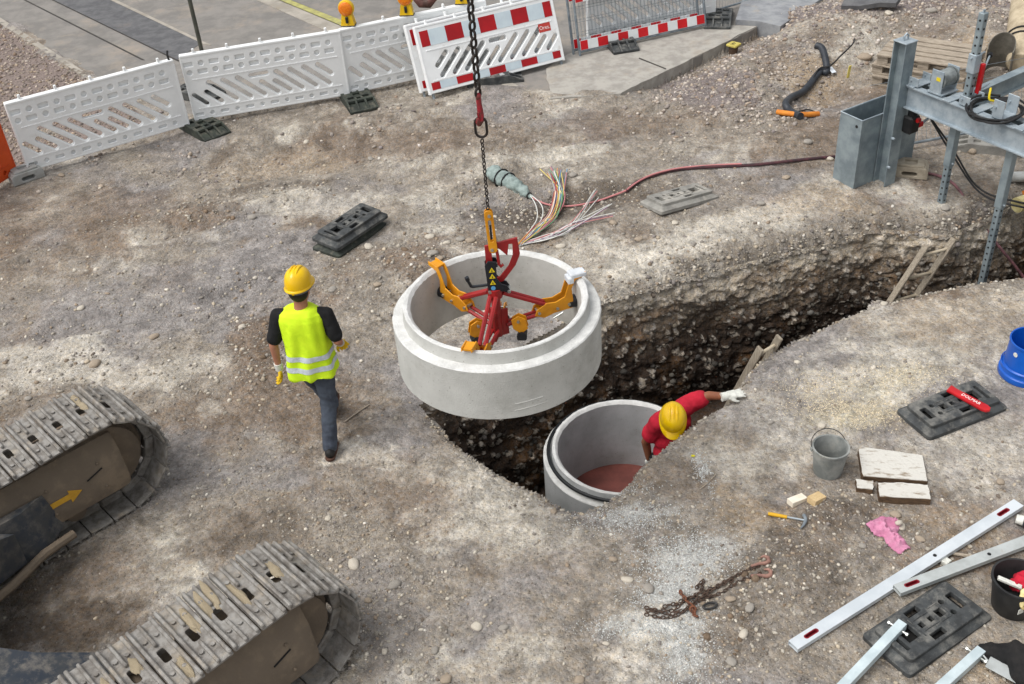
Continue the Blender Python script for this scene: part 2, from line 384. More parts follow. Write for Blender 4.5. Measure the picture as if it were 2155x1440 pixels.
def relief(x, y):
    """coarse shape of the site"""
    h = .05 * fbm(x / 2.3, y / 2.3, 3, 3) + .02 * fbm(x / .55, y / .55, 3, 21)
    def bump(px, py, rx, ry, a, rot=0.0):
        c = at(px, py); dx = x - c.x; dy = y - c.y
        u = dx * math.cos(rot) + dy * math.sin(rot); w = -dx * math.sin(rot) + dy * math.cos(rot)
        return a * np.exp(-(u / rx) ** 2 - (w / ry) ** 2)
    h = h + bump(640, 345, .95, .55, -.11, .1) + bump(560, 385, .9, .16, .05, .15) + bump(500, 330, .2, .4, .05)      # scraped hollow
    h = h + bump(880, 560, .7, .5, .10) + bump(560, 720, .3, .6, .06) + bump(440, 450, .5, .3, .06) + bump(780, 590, .5, .3, .05)
    h = h + bump(1480, 190, .7, .9, .06, .4) + bump(1560, 150, .5, .8, .10) + bump(1720, 90, 1.0, .9, .22, .5) + bump(1950, 40, 1.6, .8, .25) + bump(2080, 90, .8, .6, .20)
    h = h + bump(1740, 190, .5, .35, -.22, .5) + bump(1650, 300, .5, .25, .08)
    h = h + bump(1100, 440, .8, .3, -.06) + bump(1300, 380, 1.4, .25, .04)
    h = h + bump(1600, 1180, .5, .35, .04) + bump(1780, 1060, .25, .15, .03) + bump(800, 1290, .35, .5, .05) + bump(330, 1160, .5, .3, -.03)
    # caterpillar ruts sweeping across the far side
    for a, b, c_ in (((420, 320), (900, 250), (1350, 215)), ((700, 300), (1100, 250), (1420, 235)), ((860, 470), (1150, 340), (1650, 240)), ((60, 560), (330, 500), (640, 420)), ((700, 400), (1000, 330), (1500, 262)), ((120, 700), (420, 640), (560, 600))):
        d = seg_d(x, y, px_pts([a, b, c_])) + .05 * fbm(x / .3, y / .3, 2, 9)
        h = h - .045 * np.exp(-(d / .11) ** 2) + .03 * np.exp(-((d - .22) / .08) ** 2)
    # flat where the tracks and the road bed are
    rd = np.where(inside(x, y, ROAD_POLY), 0, seg_d(x, y, ROAD))
    k = sstep(0, .7, rd)
    h = h * k - .13 * np.exp(-(seg_d(x, y, ROAD[:2]) / .5) ** 2) * sstep(1.6, 2.4, x) * (~inside(x, y, ROAD_POLY))
    # shoulder rounding off into the far side of the trench
    df = seg_d(x, y, FAR[4:])
    h = h - .15 * np.exp(-(df / .13) ** 1.3) * sstep(.9, 2.2, x) - .03 * np.exp(-(df / .5))
    dn = seg_d(x, y, NEAR)
    for n0, amp in ((7.18, .022), (4.64, .016)):             # prints of the steel tracks ahead of the machine
        d_ = x * .743 + y * .669; n_ = -x * .669 + y * .743 - n0 - .25 * np.sin((d_ - 2.4) * .35) * np.clip(d_ - 2.4, 0, 9) * .5
        m_ = np.exp(-(n_ / .30) ** 6) * sstep(2.2, 2.8, d_) * sstep(11.5, 9, d_) * sstep(-.25, .35, fbm(x / .7, y / .7, 3, 161))
        h = h + m_ * (amp * np.abs(np.sin(d_ * math.pi / .099)) - .012)
    return h - .05 * np.exp(-(dn / .05))
ROAD_POLY = ROAD + [(-14, 18), (-14, 40), (14, 40), (12, 24)]
ROAD_POLY[-2:] = [(6.0, 40), (5.2, 18.5)]

def ground_colour(x, y):
    """albedo of dry earth, damp earth, chippings, grit and sawdust"""
    base = np.array(lin((156, 146, 133))); brown = np.array(lin((134, 117, 101))); pale = np.array(lin((200, 192, 178))); mauve = np.array(lin((150, 144, 140))); dark = np.array(lin((104, 93, 82)))
    x0, y0 = x, y
    x = x0 + .30 * fbm(x0 / .7, y0 / .7, 5, 141, .6) + .06 * fbm(x0 / .09, y0 / .09, 3, 143, .6); y = y0 + .30 * fbm(x0 / .7 + 31, y0 / .7, 5, 142, .6) + .06 * fbm(x0 / .09 + 9, y0 / .09, 3, 144, .6)
    c = np.ones(x.shape + (3,)) * base
    def mix(c, col, w): w = np.clip(w, 0, 1)[..., None]; return c * (1 - w) + np.array(col) * w
    c = mix(c, brown, sstep(-.05, .45, fbm(x / 1.1, y / 1.1, 5, 41, .7)) * .8)
    c = mix(c, pale, sstep(.0, .5, fbm(x / .9 + 9, y / .9, 5, 57, .7)) * .9)
    c = mix(c, mauve, sstep(.0, .4, fbm(x / 1.4 - 5, y / 1.0, 5, 63, .7)) * .9)
    def blob(c, px, py, rx, ry, col, s, rot=0.0, ns=.35, lo=.35, hi=.75):
        q = at(px, py); dx = x - q.x; dy = y - q.y
        u = (dx * math.cos(rot) + dy * math.sin(rot)) / rx; w = (-dx * math.sin(rot) + dy * math.cos(rot)) / ry
        m = np.exp(-(u * u + w * w)); k = m > .02
        if not k.any(): return c
        mk = m[k]; mk = mk + (.35 + .35 * np.minimum(1, mk * 2)) * fbm(x0[k] / ns, y0[k] / ns, 6, int(px) % 97, .78) * np.minimum(1, mk * 4)
        wk = np.clip(sstep(lo, hi + .1, mk) * s, 0, 1)[:, None]; c[k] = c[k] * (1 - wk) + np.array(col) * wk
        return c
        m = m + (.35 + .35 * np.minimum(1, m * 2)) * fbm(x0 / ns, y0 / ns, 6, int(px) % 97, .78) * np.minimum(1, m * 4)
        return mix(c, col, sstep(lo, hi + .1, m) * s)
    wet = np.array(lin((100, 87, 75))); sand = np.array(lin((174, 155, 131)))
    # big tonal areas of the photograph's site
    c = blob(c, 300, 640, 2.2, 1.0, mauve, .8); c = blob(c, 120, 760, 1.0, .5, pale, .8); c = blob(c, 330, 790, .9, .3, pale, .6); c = blob(c, 540, 560, .7, .5, mauve, .7); c = blob(c, 700, 430, .9, .35, pale, .5); c = blob(c, 760, 960, .5, .3, pale, .6); c = blob(c, 150, 450, 1.6, .8, brown, .55)
    c = blob(c, 620, 340, 1.0, .5, sand, .55); c = blob(c, 480, 330, .25, .5, wet, .6); c = blob(c, 620, 388, .8, .13, wet, .55); c = blob(c, 430, 450, .5, .35, brown, .8)
    c = blob(c, 860, 560, .8, .7, brown, .85); c = blob(c, 560, 720, .35, .8, brown, .9); c = blob(c, 700, 850, .6, .5, brown, .6)
    c = blob(c, 900, 300, 2.4, .5, brown, .6); c = blob(c, 1330, 260, 1.5, .5, brown, .55); c = blob(c, 1250, 420, 1.6, .35, dark, .75, .1); c = blob(c, 1080, 450, .6, .5, dark, .7)
    c = blob(c, 1560, 460, 1.4, .35, pale, .8, .2); c = blob(c, 1400, 520, 1.2, .3, pale, .8, .35); c = blob(c, 1700, 420, .9, .35, sand, .5); c = blob(c, 1330, 560, .6, .3, pale, .8, .4)
    c = blob(c, 1000, 1050, .7, .7, pale, .75); c = blob(c, 1150, 1150, .5, .3, pale, .6); c = blob(c, 860, 1060, .5, .4, brown, .5); c = blob(c, 1080, 1380, .35, .25, pale, .6)
    c = blob(c, 1880, 760, 1.1, .7, pale, .8); c = blob(c, 1700, 900, .6, .5, pale, .55); c = blob(c, 2060, 960, .8, .5, pale, .6); c = blob(c, 1560, 960, .4, .3, pale, .5); c = blob(c, 1960, 650, 1.2, .3, pale, .5); c = blob(c, 2000, 660, 1.2, .5, sand, .35); c = blob(c, 1560, 1080, .35, .3, sand, .7); c = blob(c, 1450, 1010, .5, .3, brown, .4)
    c = blob(c, 1640, 1200, .6, .55, dark, .6); c = blob(c, 1740, 1090, .4, .3, dark, .6); c = blob(c, 1560, 1330, .5, .4, wet, .4); c = blob(c, 2000, 1080, .4, .3, sand, .4); c = blob(c, 1960, 1180, .5, .2, brown, .7); c = blob(c, 2080, 1400, .5, .3, sand, .5)
    c = blob(c, 200, 1250, .9, .6, brown, .6); c = blob(c, 150, 1310, .8, .25, wet, .75); c = blob(c, 800, 1280, .4, .6, mauve, .6); c = blob(c, 560, 1130, .5, .2, dark, .5)
    purple = np.array(lin((138, 127, 125)))
    c = blob(c, 1490, 190, .8, 1.0, purple, .8, .4); c = blob(c, 1700, 160, .7, .7, sand, .7); c = blob(c, 2060, 120, .7, .4, sand, .7); c = blob(c, 1850, 30, 1.6, .9, purple, .95); c = blob(c, 2080, 10, 1.6, 1.0, purple, .95); c = blob(c, 1720, 50, .9, .7, purple, .8); c = blob(c, 1980, 290, 1.0, .8, sand, .35)
    # white stone grit that leaked along the near side
    grit = np.array(lin((206, 206, 202)))
    for px, py, rx, ry, s in ((1440, 1170, .26, .22, .95), (1330, 1090, .3, .12, .75), (1430, 1330, .17, .35, .85), (1350, 1310, .3, .1, .6), (1480, 990, .05, .18, .7), (1290, 1030, .2, .1, .4), (1400, 1240, .2, .12, .9)):
        c = blob(c, px, py, rx * 1.25, ry * 1.25, grit, s * .7, .2, .16, .3, .9)
    # lime-coloured saw dust
    saw = np.array(lin((204, 194, 166))); white = np.array(lin((206, 197, 186)))
    for px, py, rx, ry, s in ((1820, 870, .33, .16, .9), (1760, 850, .3, .12, .7), (1900, 790, .35, .2, .75), (1720, 810, .25, .16, .6), (1790, 830, .4, .3, .35)):
        c = blob(c, px, py, rx * 1.3, ry * 1.3, saw, s * .6, .3, .3, .3, 1.0)
    c = blob(c, 1705, 800, .2, .12, white, .7, .2, .15); 
    # damp lip of the cut
    fine = 1 + .38 * fbm(x0 / .16, y0 / .16, 4, 77, .75) + .22 * fbm(x0 / .035, y0 / .035, 2, 79, .7)
    lum = c.mean(-1, keepdims=True); c = lum + (c - lum) * .92
    return np.clip(c * (.95 - .026 / lum) * fine[..., None], .02, .85)

# ------------------------------------------------------------------ ground sheet
def graded(a, b, lo, hi, d, grow):
    """coordinates: spacing d between lo and hi, growing outside"""
    core = list(np.arange(lo, hi, d)); s = d; x = lo; left = []
    while x > a: s *= grow; x -= s; left.append(x)
    s = d; x = core[-1]; right = []
    while x < b: s *= grow; x += s; right.append(x)
    return np.array(left[::-1] + core + right)
gx = graded(-160, 160, -4.6, 5.4, .0165, 1.05)
gy = [3.2]
while gy[-1] < 23: gy.append(gy[-1] + max(.012, .0036 * (gy[-1] - .5) ** 1.0))
s_ = .08
while gy[-1] < 300: s_ *= 1.12; gy.append(gy[-1] + s_)
s_ = .012; pre = [3.2]
while pre[-1] > -80: s_ *= 1.12; pre.append(pre[-1] - s_)
gy = np.array(pre[:0:-1] + gy)
X, Y = np.meshgrid(gx, gy)
H = relief(X, Y)
near_w = np.exp(-np.maximum(np.hypot(X, Y - 8) - 14, 0) / 4)
w1, cv = worley(X / .085, Y / .085, 5); w2, cv2 = worley(X / .05, Y / .05, 6)
rough_mask = sstep(-.1, .5, fbm(X / .8, Y / .8, 4, 91))
kk = sstep(0, .25, np.where(inside(X, Y, ROAD_POLY), 0, 1.0))
Z = H + kk * near_w * (.012 * fbm(X / .14, Y / .14, 3, 31) + rough_mask * (.020 * np.clip(.5 - w1, 0, 1) * (cv > .35) + .012 * np.clip(.5 - w2, 0, 1)))
def gz(x, y):
    x = np.asarray(x, float); y = np.asarray(y, float)
    i = np.clip(np.searchsorted(gx, x) - 1, 0, len(gx) - 2); j = np.clip(np.searchsorted(gy, y) - 1, 0, len(gy) - 2)
    a = np.clip((x - gx[i]) / (gx[i + 1] - gx[i]), 0, 1); b = np.clip((y - gy[j]) / (gy[j + 1] - gy[j]), 0, 1)
    return (Z[j, i] * (1 - a) + Z[j, i + 1] * a) * (1 - b) + (Z[j + 1, i] * (1 - a) + Z[j + 1, i + 1] * a) * b
def gat(px, py, dz=0.0):
    """point on the real ground surface that shows at a pixel"""
    z = 0.0
    for _ in range(4): p = at(px, py, z); z = float(gz(p.x, p.y))
    return V((p.x, p.y, z + dz))
def gset(p, dz=0.0): return V((p[0], p[1], float(gz(p[0], p[1])) + dz))
rin = inside(X, Y, ROAD_POLY); dr_ = seg_d(X, Y, ROAD); w_ = np.exp(-(dr_ / .22) ** 2) * sstep(2.4, 1.2, X)
Z = np.where(rin, np.where(dr_ < 1.2, .008 + .05 * w_ + .03 * fbm(X / .35, Y / .35, 4, 171, .65), Z), np.maximum(Z, (.03 + .02 * fbm(X / .35, Y / .35, 4, 171)) * w_ + Z * (1 - w_)))
C = ground_colour(X, Y)
C *= (1 + kk * rough_mask * (.45 * (cv - .5)))[..., None]
# broken, stony shoulder of the far trench side
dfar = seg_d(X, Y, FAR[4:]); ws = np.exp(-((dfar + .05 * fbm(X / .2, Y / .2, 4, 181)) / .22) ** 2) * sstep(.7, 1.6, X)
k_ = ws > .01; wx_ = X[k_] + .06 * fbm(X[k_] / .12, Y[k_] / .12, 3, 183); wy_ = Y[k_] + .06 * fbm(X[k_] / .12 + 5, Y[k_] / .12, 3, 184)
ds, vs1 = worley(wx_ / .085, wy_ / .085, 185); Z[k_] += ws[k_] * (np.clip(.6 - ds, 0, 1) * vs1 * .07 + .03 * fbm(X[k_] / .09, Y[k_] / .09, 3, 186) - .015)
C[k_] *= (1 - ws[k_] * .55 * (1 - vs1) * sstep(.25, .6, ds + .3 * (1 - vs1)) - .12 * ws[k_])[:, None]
ny, nx = X.shape
idx = np.arange(ny * nx).reshape(ny, nx)
F = np.stack([idx[:-1, :-1], idx[:-1, 1:], idx[1:, 1:], idx[1:, :-1]], -1).reshape(-1, 4)
cx = (X[:-1, :-1] + X[1:, 1:]) / 2; cy = (Y[:-1, :-1] + Y[1:, 1:]) / 2
jx = .025 * fbm(cx / .16, cy / .16, 3, 101); jy = .025 * fbm(cx / .16, cy / .16, 3, 102)
hole = inside(cx + jx, cy + jy, TRENCH)
F = F[~hole.ravel()]
M_DIRT = dirtmat('dry_earth', 38, .85, .66)
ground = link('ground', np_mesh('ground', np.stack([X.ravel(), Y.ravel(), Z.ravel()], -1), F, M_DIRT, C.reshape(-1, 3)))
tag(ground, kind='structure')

# ------------------------------------------------------------------ trench walls and floor
def resample(pts, d):
    out = []; P = [V((*p, 0)) for p in pts]
    for a, b in zip(P[:-1], P[1:]):
        n = max(1, int((b - a).length / d))
        for i in range(n): out.append(a.lerp(b, i / n))
    out.append(P[-1]); return np.array([(p.x, p.y) for p in out])
def trench_wall(name, line, batter, side, seed):
    q = resample(line, .014 if side > 0 else .03)
    for _ in range(12): q[1:-1] = (q[:-2] + 2 * q[1:-1] + q[2:]) / 4
    t = np.gradient(q, axis=0); t /= np.linalg.norm(t, axis=1)[:, None]
    nrm = np.stack([-t[:, 1], t[:, 0]], -1) * side          # towards the earth
    ns = len(q); nt = 120 if side > 0 else 36; T = np.linspace(0, 1, nt)
    S = np.cumsum(np.r_[0, np.linalg.norm(np.diff(q, axis=0), axis=1)])
    SS, TT = np.meshgrid(S, T); zz = TT * (-FLOOR_Z + .06)
    top = relief(q[:, 0] + nrm[:, 0] * .05, q[:, 1] + nrm[:, 1] * .05)
    inn = batter * (1 - (1 - TT) ** 1.6) + .10 * fbm(SS / .9, zz / .6, 3, seed) * np.minimum(1, TT * 4)
    wx = SS + .10 * fbm(SS / .2, zz / .15, 4, seed + 11, .65); wz = zz + .07 * fbm(SS / .2 + 4, zz / .12, 4, seed + 12, .65)
    d1, v1 = worley(wx / .19, wz / .09, seed + 1); d2, v2 = worley(wx / .07, wz / .05, seed + 2)
    rock = np.clip(.8 - d1, 0, 1) * v1 ** 2 * .08 + np.clip(.55 - d2, 0, 1) * v2 * .05 + .05 * fbm(SS / .22, zz / .11, 5, seed + 3, .7) + .025 * fbm(SS / .07 + zz * .8, zz / .6, 3, seed + 8)
    amp = np.minimum(1, .35 + TT * 5)
    off = .045 - inn - rock * amp
    Px = q[None, :, 0] + nrm[None, :, 0] * off; Py = q[None, :, 1] + nrm[None, :, 1] * off
    Pz = (top[None, :] - .004) * (1 - TT) - zz + .03 * fbm(SS / .1, zz / .1, 3, seed + 4) * np.minimum(1, TT * 6)
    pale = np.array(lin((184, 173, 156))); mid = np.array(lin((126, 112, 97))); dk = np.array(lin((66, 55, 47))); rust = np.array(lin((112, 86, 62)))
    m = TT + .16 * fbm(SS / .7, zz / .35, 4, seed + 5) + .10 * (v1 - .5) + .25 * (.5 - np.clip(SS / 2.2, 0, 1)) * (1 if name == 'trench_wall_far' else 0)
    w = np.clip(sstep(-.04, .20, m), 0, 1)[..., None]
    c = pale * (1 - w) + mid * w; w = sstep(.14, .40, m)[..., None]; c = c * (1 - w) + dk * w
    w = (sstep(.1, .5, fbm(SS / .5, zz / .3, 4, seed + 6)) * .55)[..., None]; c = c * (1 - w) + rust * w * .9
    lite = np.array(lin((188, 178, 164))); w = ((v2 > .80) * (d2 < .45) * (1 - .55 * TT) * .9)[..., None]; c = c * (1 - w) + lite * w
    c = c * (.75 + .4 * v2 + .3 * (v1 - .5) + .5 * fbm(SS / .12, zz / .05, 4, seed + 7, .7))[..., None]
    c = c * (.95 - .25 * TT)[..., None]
    P = np.stack([Px, Py, Pz], -1).reshape(-1, 3)
    I = np.arange(nt * ns).reshape(nt, ns); Fq = np.stack([I[:-1, :-1], I[:-1, 1:], I[1:, 1:], I[1:, :-1]], -1).reshape(-1, 4)
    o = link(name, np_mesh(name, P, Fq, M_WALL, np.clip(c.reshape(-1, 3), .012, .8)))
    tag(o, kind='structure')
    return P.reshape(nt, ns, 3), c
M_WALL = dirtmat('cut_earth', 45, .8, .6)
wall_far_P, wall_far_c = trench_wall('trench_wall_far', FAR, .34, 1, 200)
wall_near_P, _ = trench_wall('trench_wall_near', NEAR, .05, -1, 300)
fx = np.arange(-1.4, 9.8, .05); fy = np.arange(5.6, 13, .05); FX, FY = np.meshgrid(fx, fy)
FZ = FLOOR_Z + .05 * fbm(FX / .5, FY / .5, 4, 400); I = np.arange(FX.size).reshape(FX.shape)
wc = np.ones(FX.shape + (3,)) * np.array(lin((74, 60, 50))) * (1 + .3 * fbm(FX / .2, FY / .2, 4, 402))[..., None]
keep = inside((FX[:-1, :-1] + FX[1:, 1:]) / 2, (FY[:-1, :-1] + FY[1:, 1:]) / 2, [(p[0], p[1] - .25) for p in NEAR] + [(p[0], p[1] + .3) for p in FAR[::-1]])
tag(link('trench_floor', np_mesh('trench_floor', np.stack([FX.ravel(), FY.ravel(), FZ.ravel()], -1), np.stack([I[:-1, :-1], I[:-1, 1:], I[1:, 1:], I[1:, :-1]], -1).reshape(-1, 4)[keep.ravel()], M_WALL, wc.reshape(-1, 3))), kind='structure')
# ------------------------------------------------------------------ road, kerbs and paving
def sheet(name, pts, z, mat, thick=.004, kind='structure', jag=0.0, seed=1):
    P = list(pts)
    if jag:
        q = resample(P + [P[0]], .06)
        q = q + jag * np.stack([fbm(q[:, 0] / .25, q[:, 1] / .25, 4, seed), fbm(q[:, 0] / .25, q[:, 1] / .25, 4, seed + 1)], -1); P = [tuple(a) for a in q[:-1]]
    m = MB().prism(P, z - thick, z)
    o = m.build(name, mat, sharp=30); return tag(o, kind=kind) if kind else o
M_ASPH = nmat('weathered_asphalt', (138, 134, 129), (122, 119, 115), .95, ns=3, bump=.3, bs=260, dust=.38, dustc=(158, 147, 134), dscale=1.6, spec=.2)
M_ASPH2 = nmat('dark_asphalt', (108, 108, 109), (92, 92, 94), .9, ns=6, bump=.5, bs=140, dust=.3, dustc=(140, 130, 120), dscale=1.2, spec=.2)
M_JOINT = nmat('bitumen_joint', (52, 50, 48), (66, 62, 58), .85)
M_KERB = nmat('pale_kerb', (170, 163, 152), (148, 142, 132), .95, ns=3, bump=.4, dust=.3, dscale=3)
M_YELL = nmat('yellow_paint', (176, 172, 104), (150, 146, 96), .8, ns=9, dust=.35, dustc=(150, 142, 125))
M_CONC_SLAB = nmat('concrete_slab', (172, 168, 160), (150, 146, 139), .95, ns=6, bump=.6, bs=120, dust=.32, dustc=(170, 157, 140), dscale=2)
M_PAVER = nmat('grey_paving', (150, 152, 154), (128, 130, 134), .8, ns=5, bump=.3, dust=.3, dustc=(172, 160, 142), dscale=4)
M_CHIP = dirtmat('chippings_bed', 30, 1.0, .7)
tag(sheet('asphalt_road', ROAD_POLY, .03, M_ASPH, .32, jag=.05, seed=11))
def strip(name, a0, a1, b0, b1, z, mat, thick=.004, ext=14.0):
    """band between two pixel lines a0->a1 and b0->b1, run on beyond the picture's top edge"""
    A0, A1, B0, B1 = [at(*p) for p in (a0, a1, b0, b1)]
    A0 = A0 + (A0 - A1).normalized() * ext; B0 = B0 + (B0 - B1).normalized() * ext
    return sheet(name, [A0[:2], A1[:2], B1[:2], B0[:2]], z, mat, thick)
strip('dark_asphalt_strip', (103, 0), (372, 132), (224, 0), (425, 95), .036, M_ASPH2)
strip('bitumen_joint', (43, 0), (300, 131), (48, 0), (306, 131), .036, M_JOINT)
strip('bitumen_joint', (102, 0), (376, 134), (104.5, 0), (379, 133), .040, M_JOINT)
strip('kerb', (224, 0), (430, 98), (236, 0), (445, 100), .042, M_KERB, .03)
strip('concrete_gutter', (532, 0), (745, 96), (576, 0), (765, 80), .040, M_KERB, .03)
strip('yellow_line', (577, 0), (766, 79), (598, 0), (790, 76), .044, M_YELL)
slab_px = [(1160, 215), (1230, 209), (1305, 203), (1372, 170), (1440, 137), (1500, 108), (1592, 62), (1480, 55), (1300, 90), (1195, 120), (1150, 150)]
sheet('concrete_slab', px_pts(slab_px), .045, M_CONC_SLAB, .26, jag=.03, seed=31)
sheet('kerb_joint', px_pts([(1345, 128), (1402, 151), (1401, 153), (1344, 130)]), .049, M_JOINT)
pv = px_pts([(1548, 43), (1596, 46), (1642, 57), (1738, -8), (1700, -30), (1570, -25)], .1)
sheet('paving_slab', pv, .11, M_PAVER, .3)
sheet('white_marking', px_pts([(1040, 175), (1063, 172), (1112, 196), (1095, 200)]), .036, M_KERB)

# ------------------------------------------------------------------ loose stones
_ico_v = []
_t = (1 + 5 ** .5) / 2
for a, b in ((-1, _t), (1, _t), (-1, -_t), (1, -_t)): _ico_v += [(a, b, 0)]
for a, b in ((-1, _t), (1, _t), (-1, -_t), (1, -_t)): _ico_v += [(0, a, b)]
for a, b in ((_t, -1), (_t, 1), (-_t, -1), (-_t, 1)): _ico_v += [(a, 0, b)]
ICO = np.array(_ico_v) / math.hypot(1, _t)
ICO_F = np.array([(0, 11, 5), (0, 5, 1), (0, 1, 7), (0, 7, 10), (0, 10, 11), (1, 5, 9), (5, 11, 4), (11, 10, 2), (10, 7, 6), (7, 1, 8), (3, 9, 4), (3, 4, 2), (3, 2, 6), (3, 6, 8), (3, 8, 9), (4, 9, 5), (2, 4, 11), (6, 2, 10), (8, 6, 7), (9, 8, 1)])
def stones(name, P, size, col, mat, seed, flat=(.5, .9), smooth=True):
    r = np.random.default_rng(seed); n = len(P)
    vs_ = ICO[None] * (1 + r.uniform(-.28, .28, (n, 12, 1)))
    sc = np.stack([r.uniform(.8, 1.35, n), r.uniform(.7, 1.0, n), r.uniform(*flat, n)], -1) * size[:, None]
    vs_ = vs_ * sc[:, None]
    a = r.uniform(0, 2 * math.pi, n); t = r.normal(0, .35, n)
    ct, st, ca, sa = np.cos(t), np.sin(t), np.cos(a), np.sin(a)
    x, y, z = vs_[..., 0], vs_[..., 1], vs_[..., 2]
    y, z = y * ct[:, None] - z * st[:, None], y * st[:, None] + z * ct[:, None]
    x, y = x * ca[:, None] - y * sa[:, None], x * sa[:, None] + y * ca[:, None]
    vs_ = np.stack([x, y, z], -1) + P[:, None]
    F_ = (ICO_F[None] + (np.arange(n) * 12)[:, None, None]).reshape(-1, 3)
    o = link(name, np_mesh(name, vs_.reshape(-1, 3), F_, mat, np.repeat(col, 12, 0), smooth)); return o
def stone_cols(n, r, warm=.5):
    pal = np.array([lin(c) for c in ((200, 192, 178), (172, 164, 151), (152, 145, 136), (182, 169, 149), (154, 138, 120), (138, 131, 126), (216, 210, 200), (126, 115, 104))])
    w = np.array([.12, .25, .26, .13, .10, .10, .015, .03]); k = r.choice(8, n, p=w / w.sum())
    return np.clip(pal[k] * r.uniform(.75, 1.15, (n, 1)), .02, .85)
M_STONE = colmat('loose_stone')
def scatter(n, seed, dens, box, smin, smax, power=2.5):
    r = np.random.default_rng(seed)
    x = r.uniform(box[0], box[1], n); y = r.uniform(box[2], box[3], n)
    d = dens(x, y); k = r.uniform(0, 1, n) < d; x, y = x[k], y[k]
    k = ~inside(x, y, TRENCH) & ~inside(x, y, ROAD_POLY); x, y = x[k], y[k]
    s = smin + (smax - smin) * r.uniform(0, 1, len(x)) ** power
    return x, y, s, r
def spots(l):
    """density field from (px,py,rx,ry,weight) patches"""
    def f(x, y, base=.05):
        d = base + .55 * sstep(.05, .6, fbm(x / .45, y / .45, 5, 501, .65)) ** 1.5
        for px, py, rx, ry, w in l:
            c = at(px, py); d = d + w * np.exp(-((x - c.x) / rx) ** 2 - ((y - c.y) / ry) ** 2)
        return np.clip(d, 0, 1)
    return f
near_d = spots([(820, 1290, .45, .7, .9), (700, 1130, .5, .4, .6), (500, 1010, .5, .3, .5), (1640, 1210, .6, .5, .8), (1560, 1360, .5, .4, .6), (1300, 1050, .5, .2, .4), (1230, 1090, .3, .2, .4), (1750, 1070, .4, .25, .5), (2080, 1400, .5, .3, .9), (1960, 1150, .5, .3, .4)])
x, y, s, r = scatter(52000, 601, near_d, (-4.2, 5.2, 3.7, 7.6), .0035, .019, 3.6)
P = np.stack([x, y, gz(x, y) + s * .15], -1)
tag(stones('loose_gravel', P, s, stone_cols(len(x), r), M_STONE, 602), 'small grey and beige pebbles strewn over the trampled near ground', 'gravel', kind='stuff')
mid_d = spots([(860, 570, .9, .6, .8), (560, 720, .4, .8, .6), (500, 780, .5, .4, .6), (300, 640, 1.5, .8, .35), (120, 800, .7, .4, .5), (1250, 420, 1.5, .4, .6), (1090, 440, .7, .4, .5), (430, 450, .6, .4, .7), (620, 395, .8, .15, .7), (1500, 500, 1.5, .4, .3), (1650, 830, .6, .6, .3)])
x, y, s, r = scatter(42000, 611, mid_d, (-6.5, 6.5, 7.3, 12.6), .005, .028, 3.8)
P = np.stack([x, y, gz(x, y) + s * .12], -1)
tag(stones('loose_gravel', P, s, stone_cols(len(x), r), M_STONE, 612), 'stones and chippings strewn over the middle of the site', 'gravel', kind='stuff')
far_d = spots([(1490, 190, .7, 1.0, 1.0), (1560, 130, .6, .8, .9), (1950, 20, 2.2, .9, 1.0), (1760, 50, 1.0, .8, 1.0), (2100, 10, 1.5, 1.0, 1.0), (1620, 230, .5, .5, .7), (2000, 320, .8, .8, .4), (1700, 140, .8, .7, .5)])
x, y, s, r = scatter(42000, 621, lambda a, b: far_d(a, b, .05), (-7, 10.5, 12.2, 19), .010, .038, 2.6)
P = np.stack([x, y, gz(x, y) + s * .15], -1)
cc = stone_cols(len(x), r) * np.array([1.0, .97, 1.0])
tag(stones('loose_gravel', P, s, cc, M_STONE, 622), 'grey and mauve chippings heaped beyond the trench beside the concrete slab', 'gravel', kind='stuff')
# clods of turned soil
cl_d = spots([(860, 560, .6, .5, .9), (430, 450, .45, .3, .9), (560, 720, .3, .7, .9), (500, 330, .2, .35, .8), (1640, 1200, .5, .45, .9), (1750, 1080, .35, .2, .7), (800, 1290, .3, .5, .5), (1740, 200, .6, .5, .8), (1560, 1340, .4, .3, .7), (630, 392, .7, .1, .7)])
x, y, s, r = scatter(9000, 625, lambda a, b: np.clip(cl_d(a, b, -.5), 0, 1), (-6, 6.5, 4.2, 15), .008, .045, 3.0)
P = np.stack([x, y, gz(x, y) + s * .05], -1); cc = np.array(lin((128, 110, 92))) * r.uniform(.6, 1.25, (len(x), 1))
tag(stones('earth_clods', P, s, cc, M_STONE, 626, (.5, .9)), 'brown clods of freshly turned soil in several heaps', 'earth', kind='stuff')
# bed of chippings behind the leftmost barrier
bed = px_pts([(-120, -30), (0, 52), (110, 128), (240, 205), (330, 268), (60, 350), (-250, 420), (-400, 200)])
sheet('chippings_bed', bed, .035, nmat('chippings', (140, 126, 119), (110, 98, 92), .95, ns=40, bump=1, bs=60), .006)
r = np.random.default_rng(631); bx = r.uniform(-10.5, -4.2, 16000); by = r.uniform(12, 20.5, 16000); k = inside(bx, by, bed); bx, by = bx[k], by[k]
s = .012 + .022 * r.uniform(0, 1, len(bx)) ** 2
tag(stones('chippings', np.stack([bx, by, np.full(len(bx), .038)], -1), s, stone_cols(len(bx), r) * np.array([.84, .78, .77]), M_STONE, 632), 'reddish grey chippings filling the bed beside the road', 'gravel', kind='stuff')
strip('kerb_edging', (-6, 50), (244, 209), (4, 44), (252, 204), .05, M_KERB, .04, 3.0)
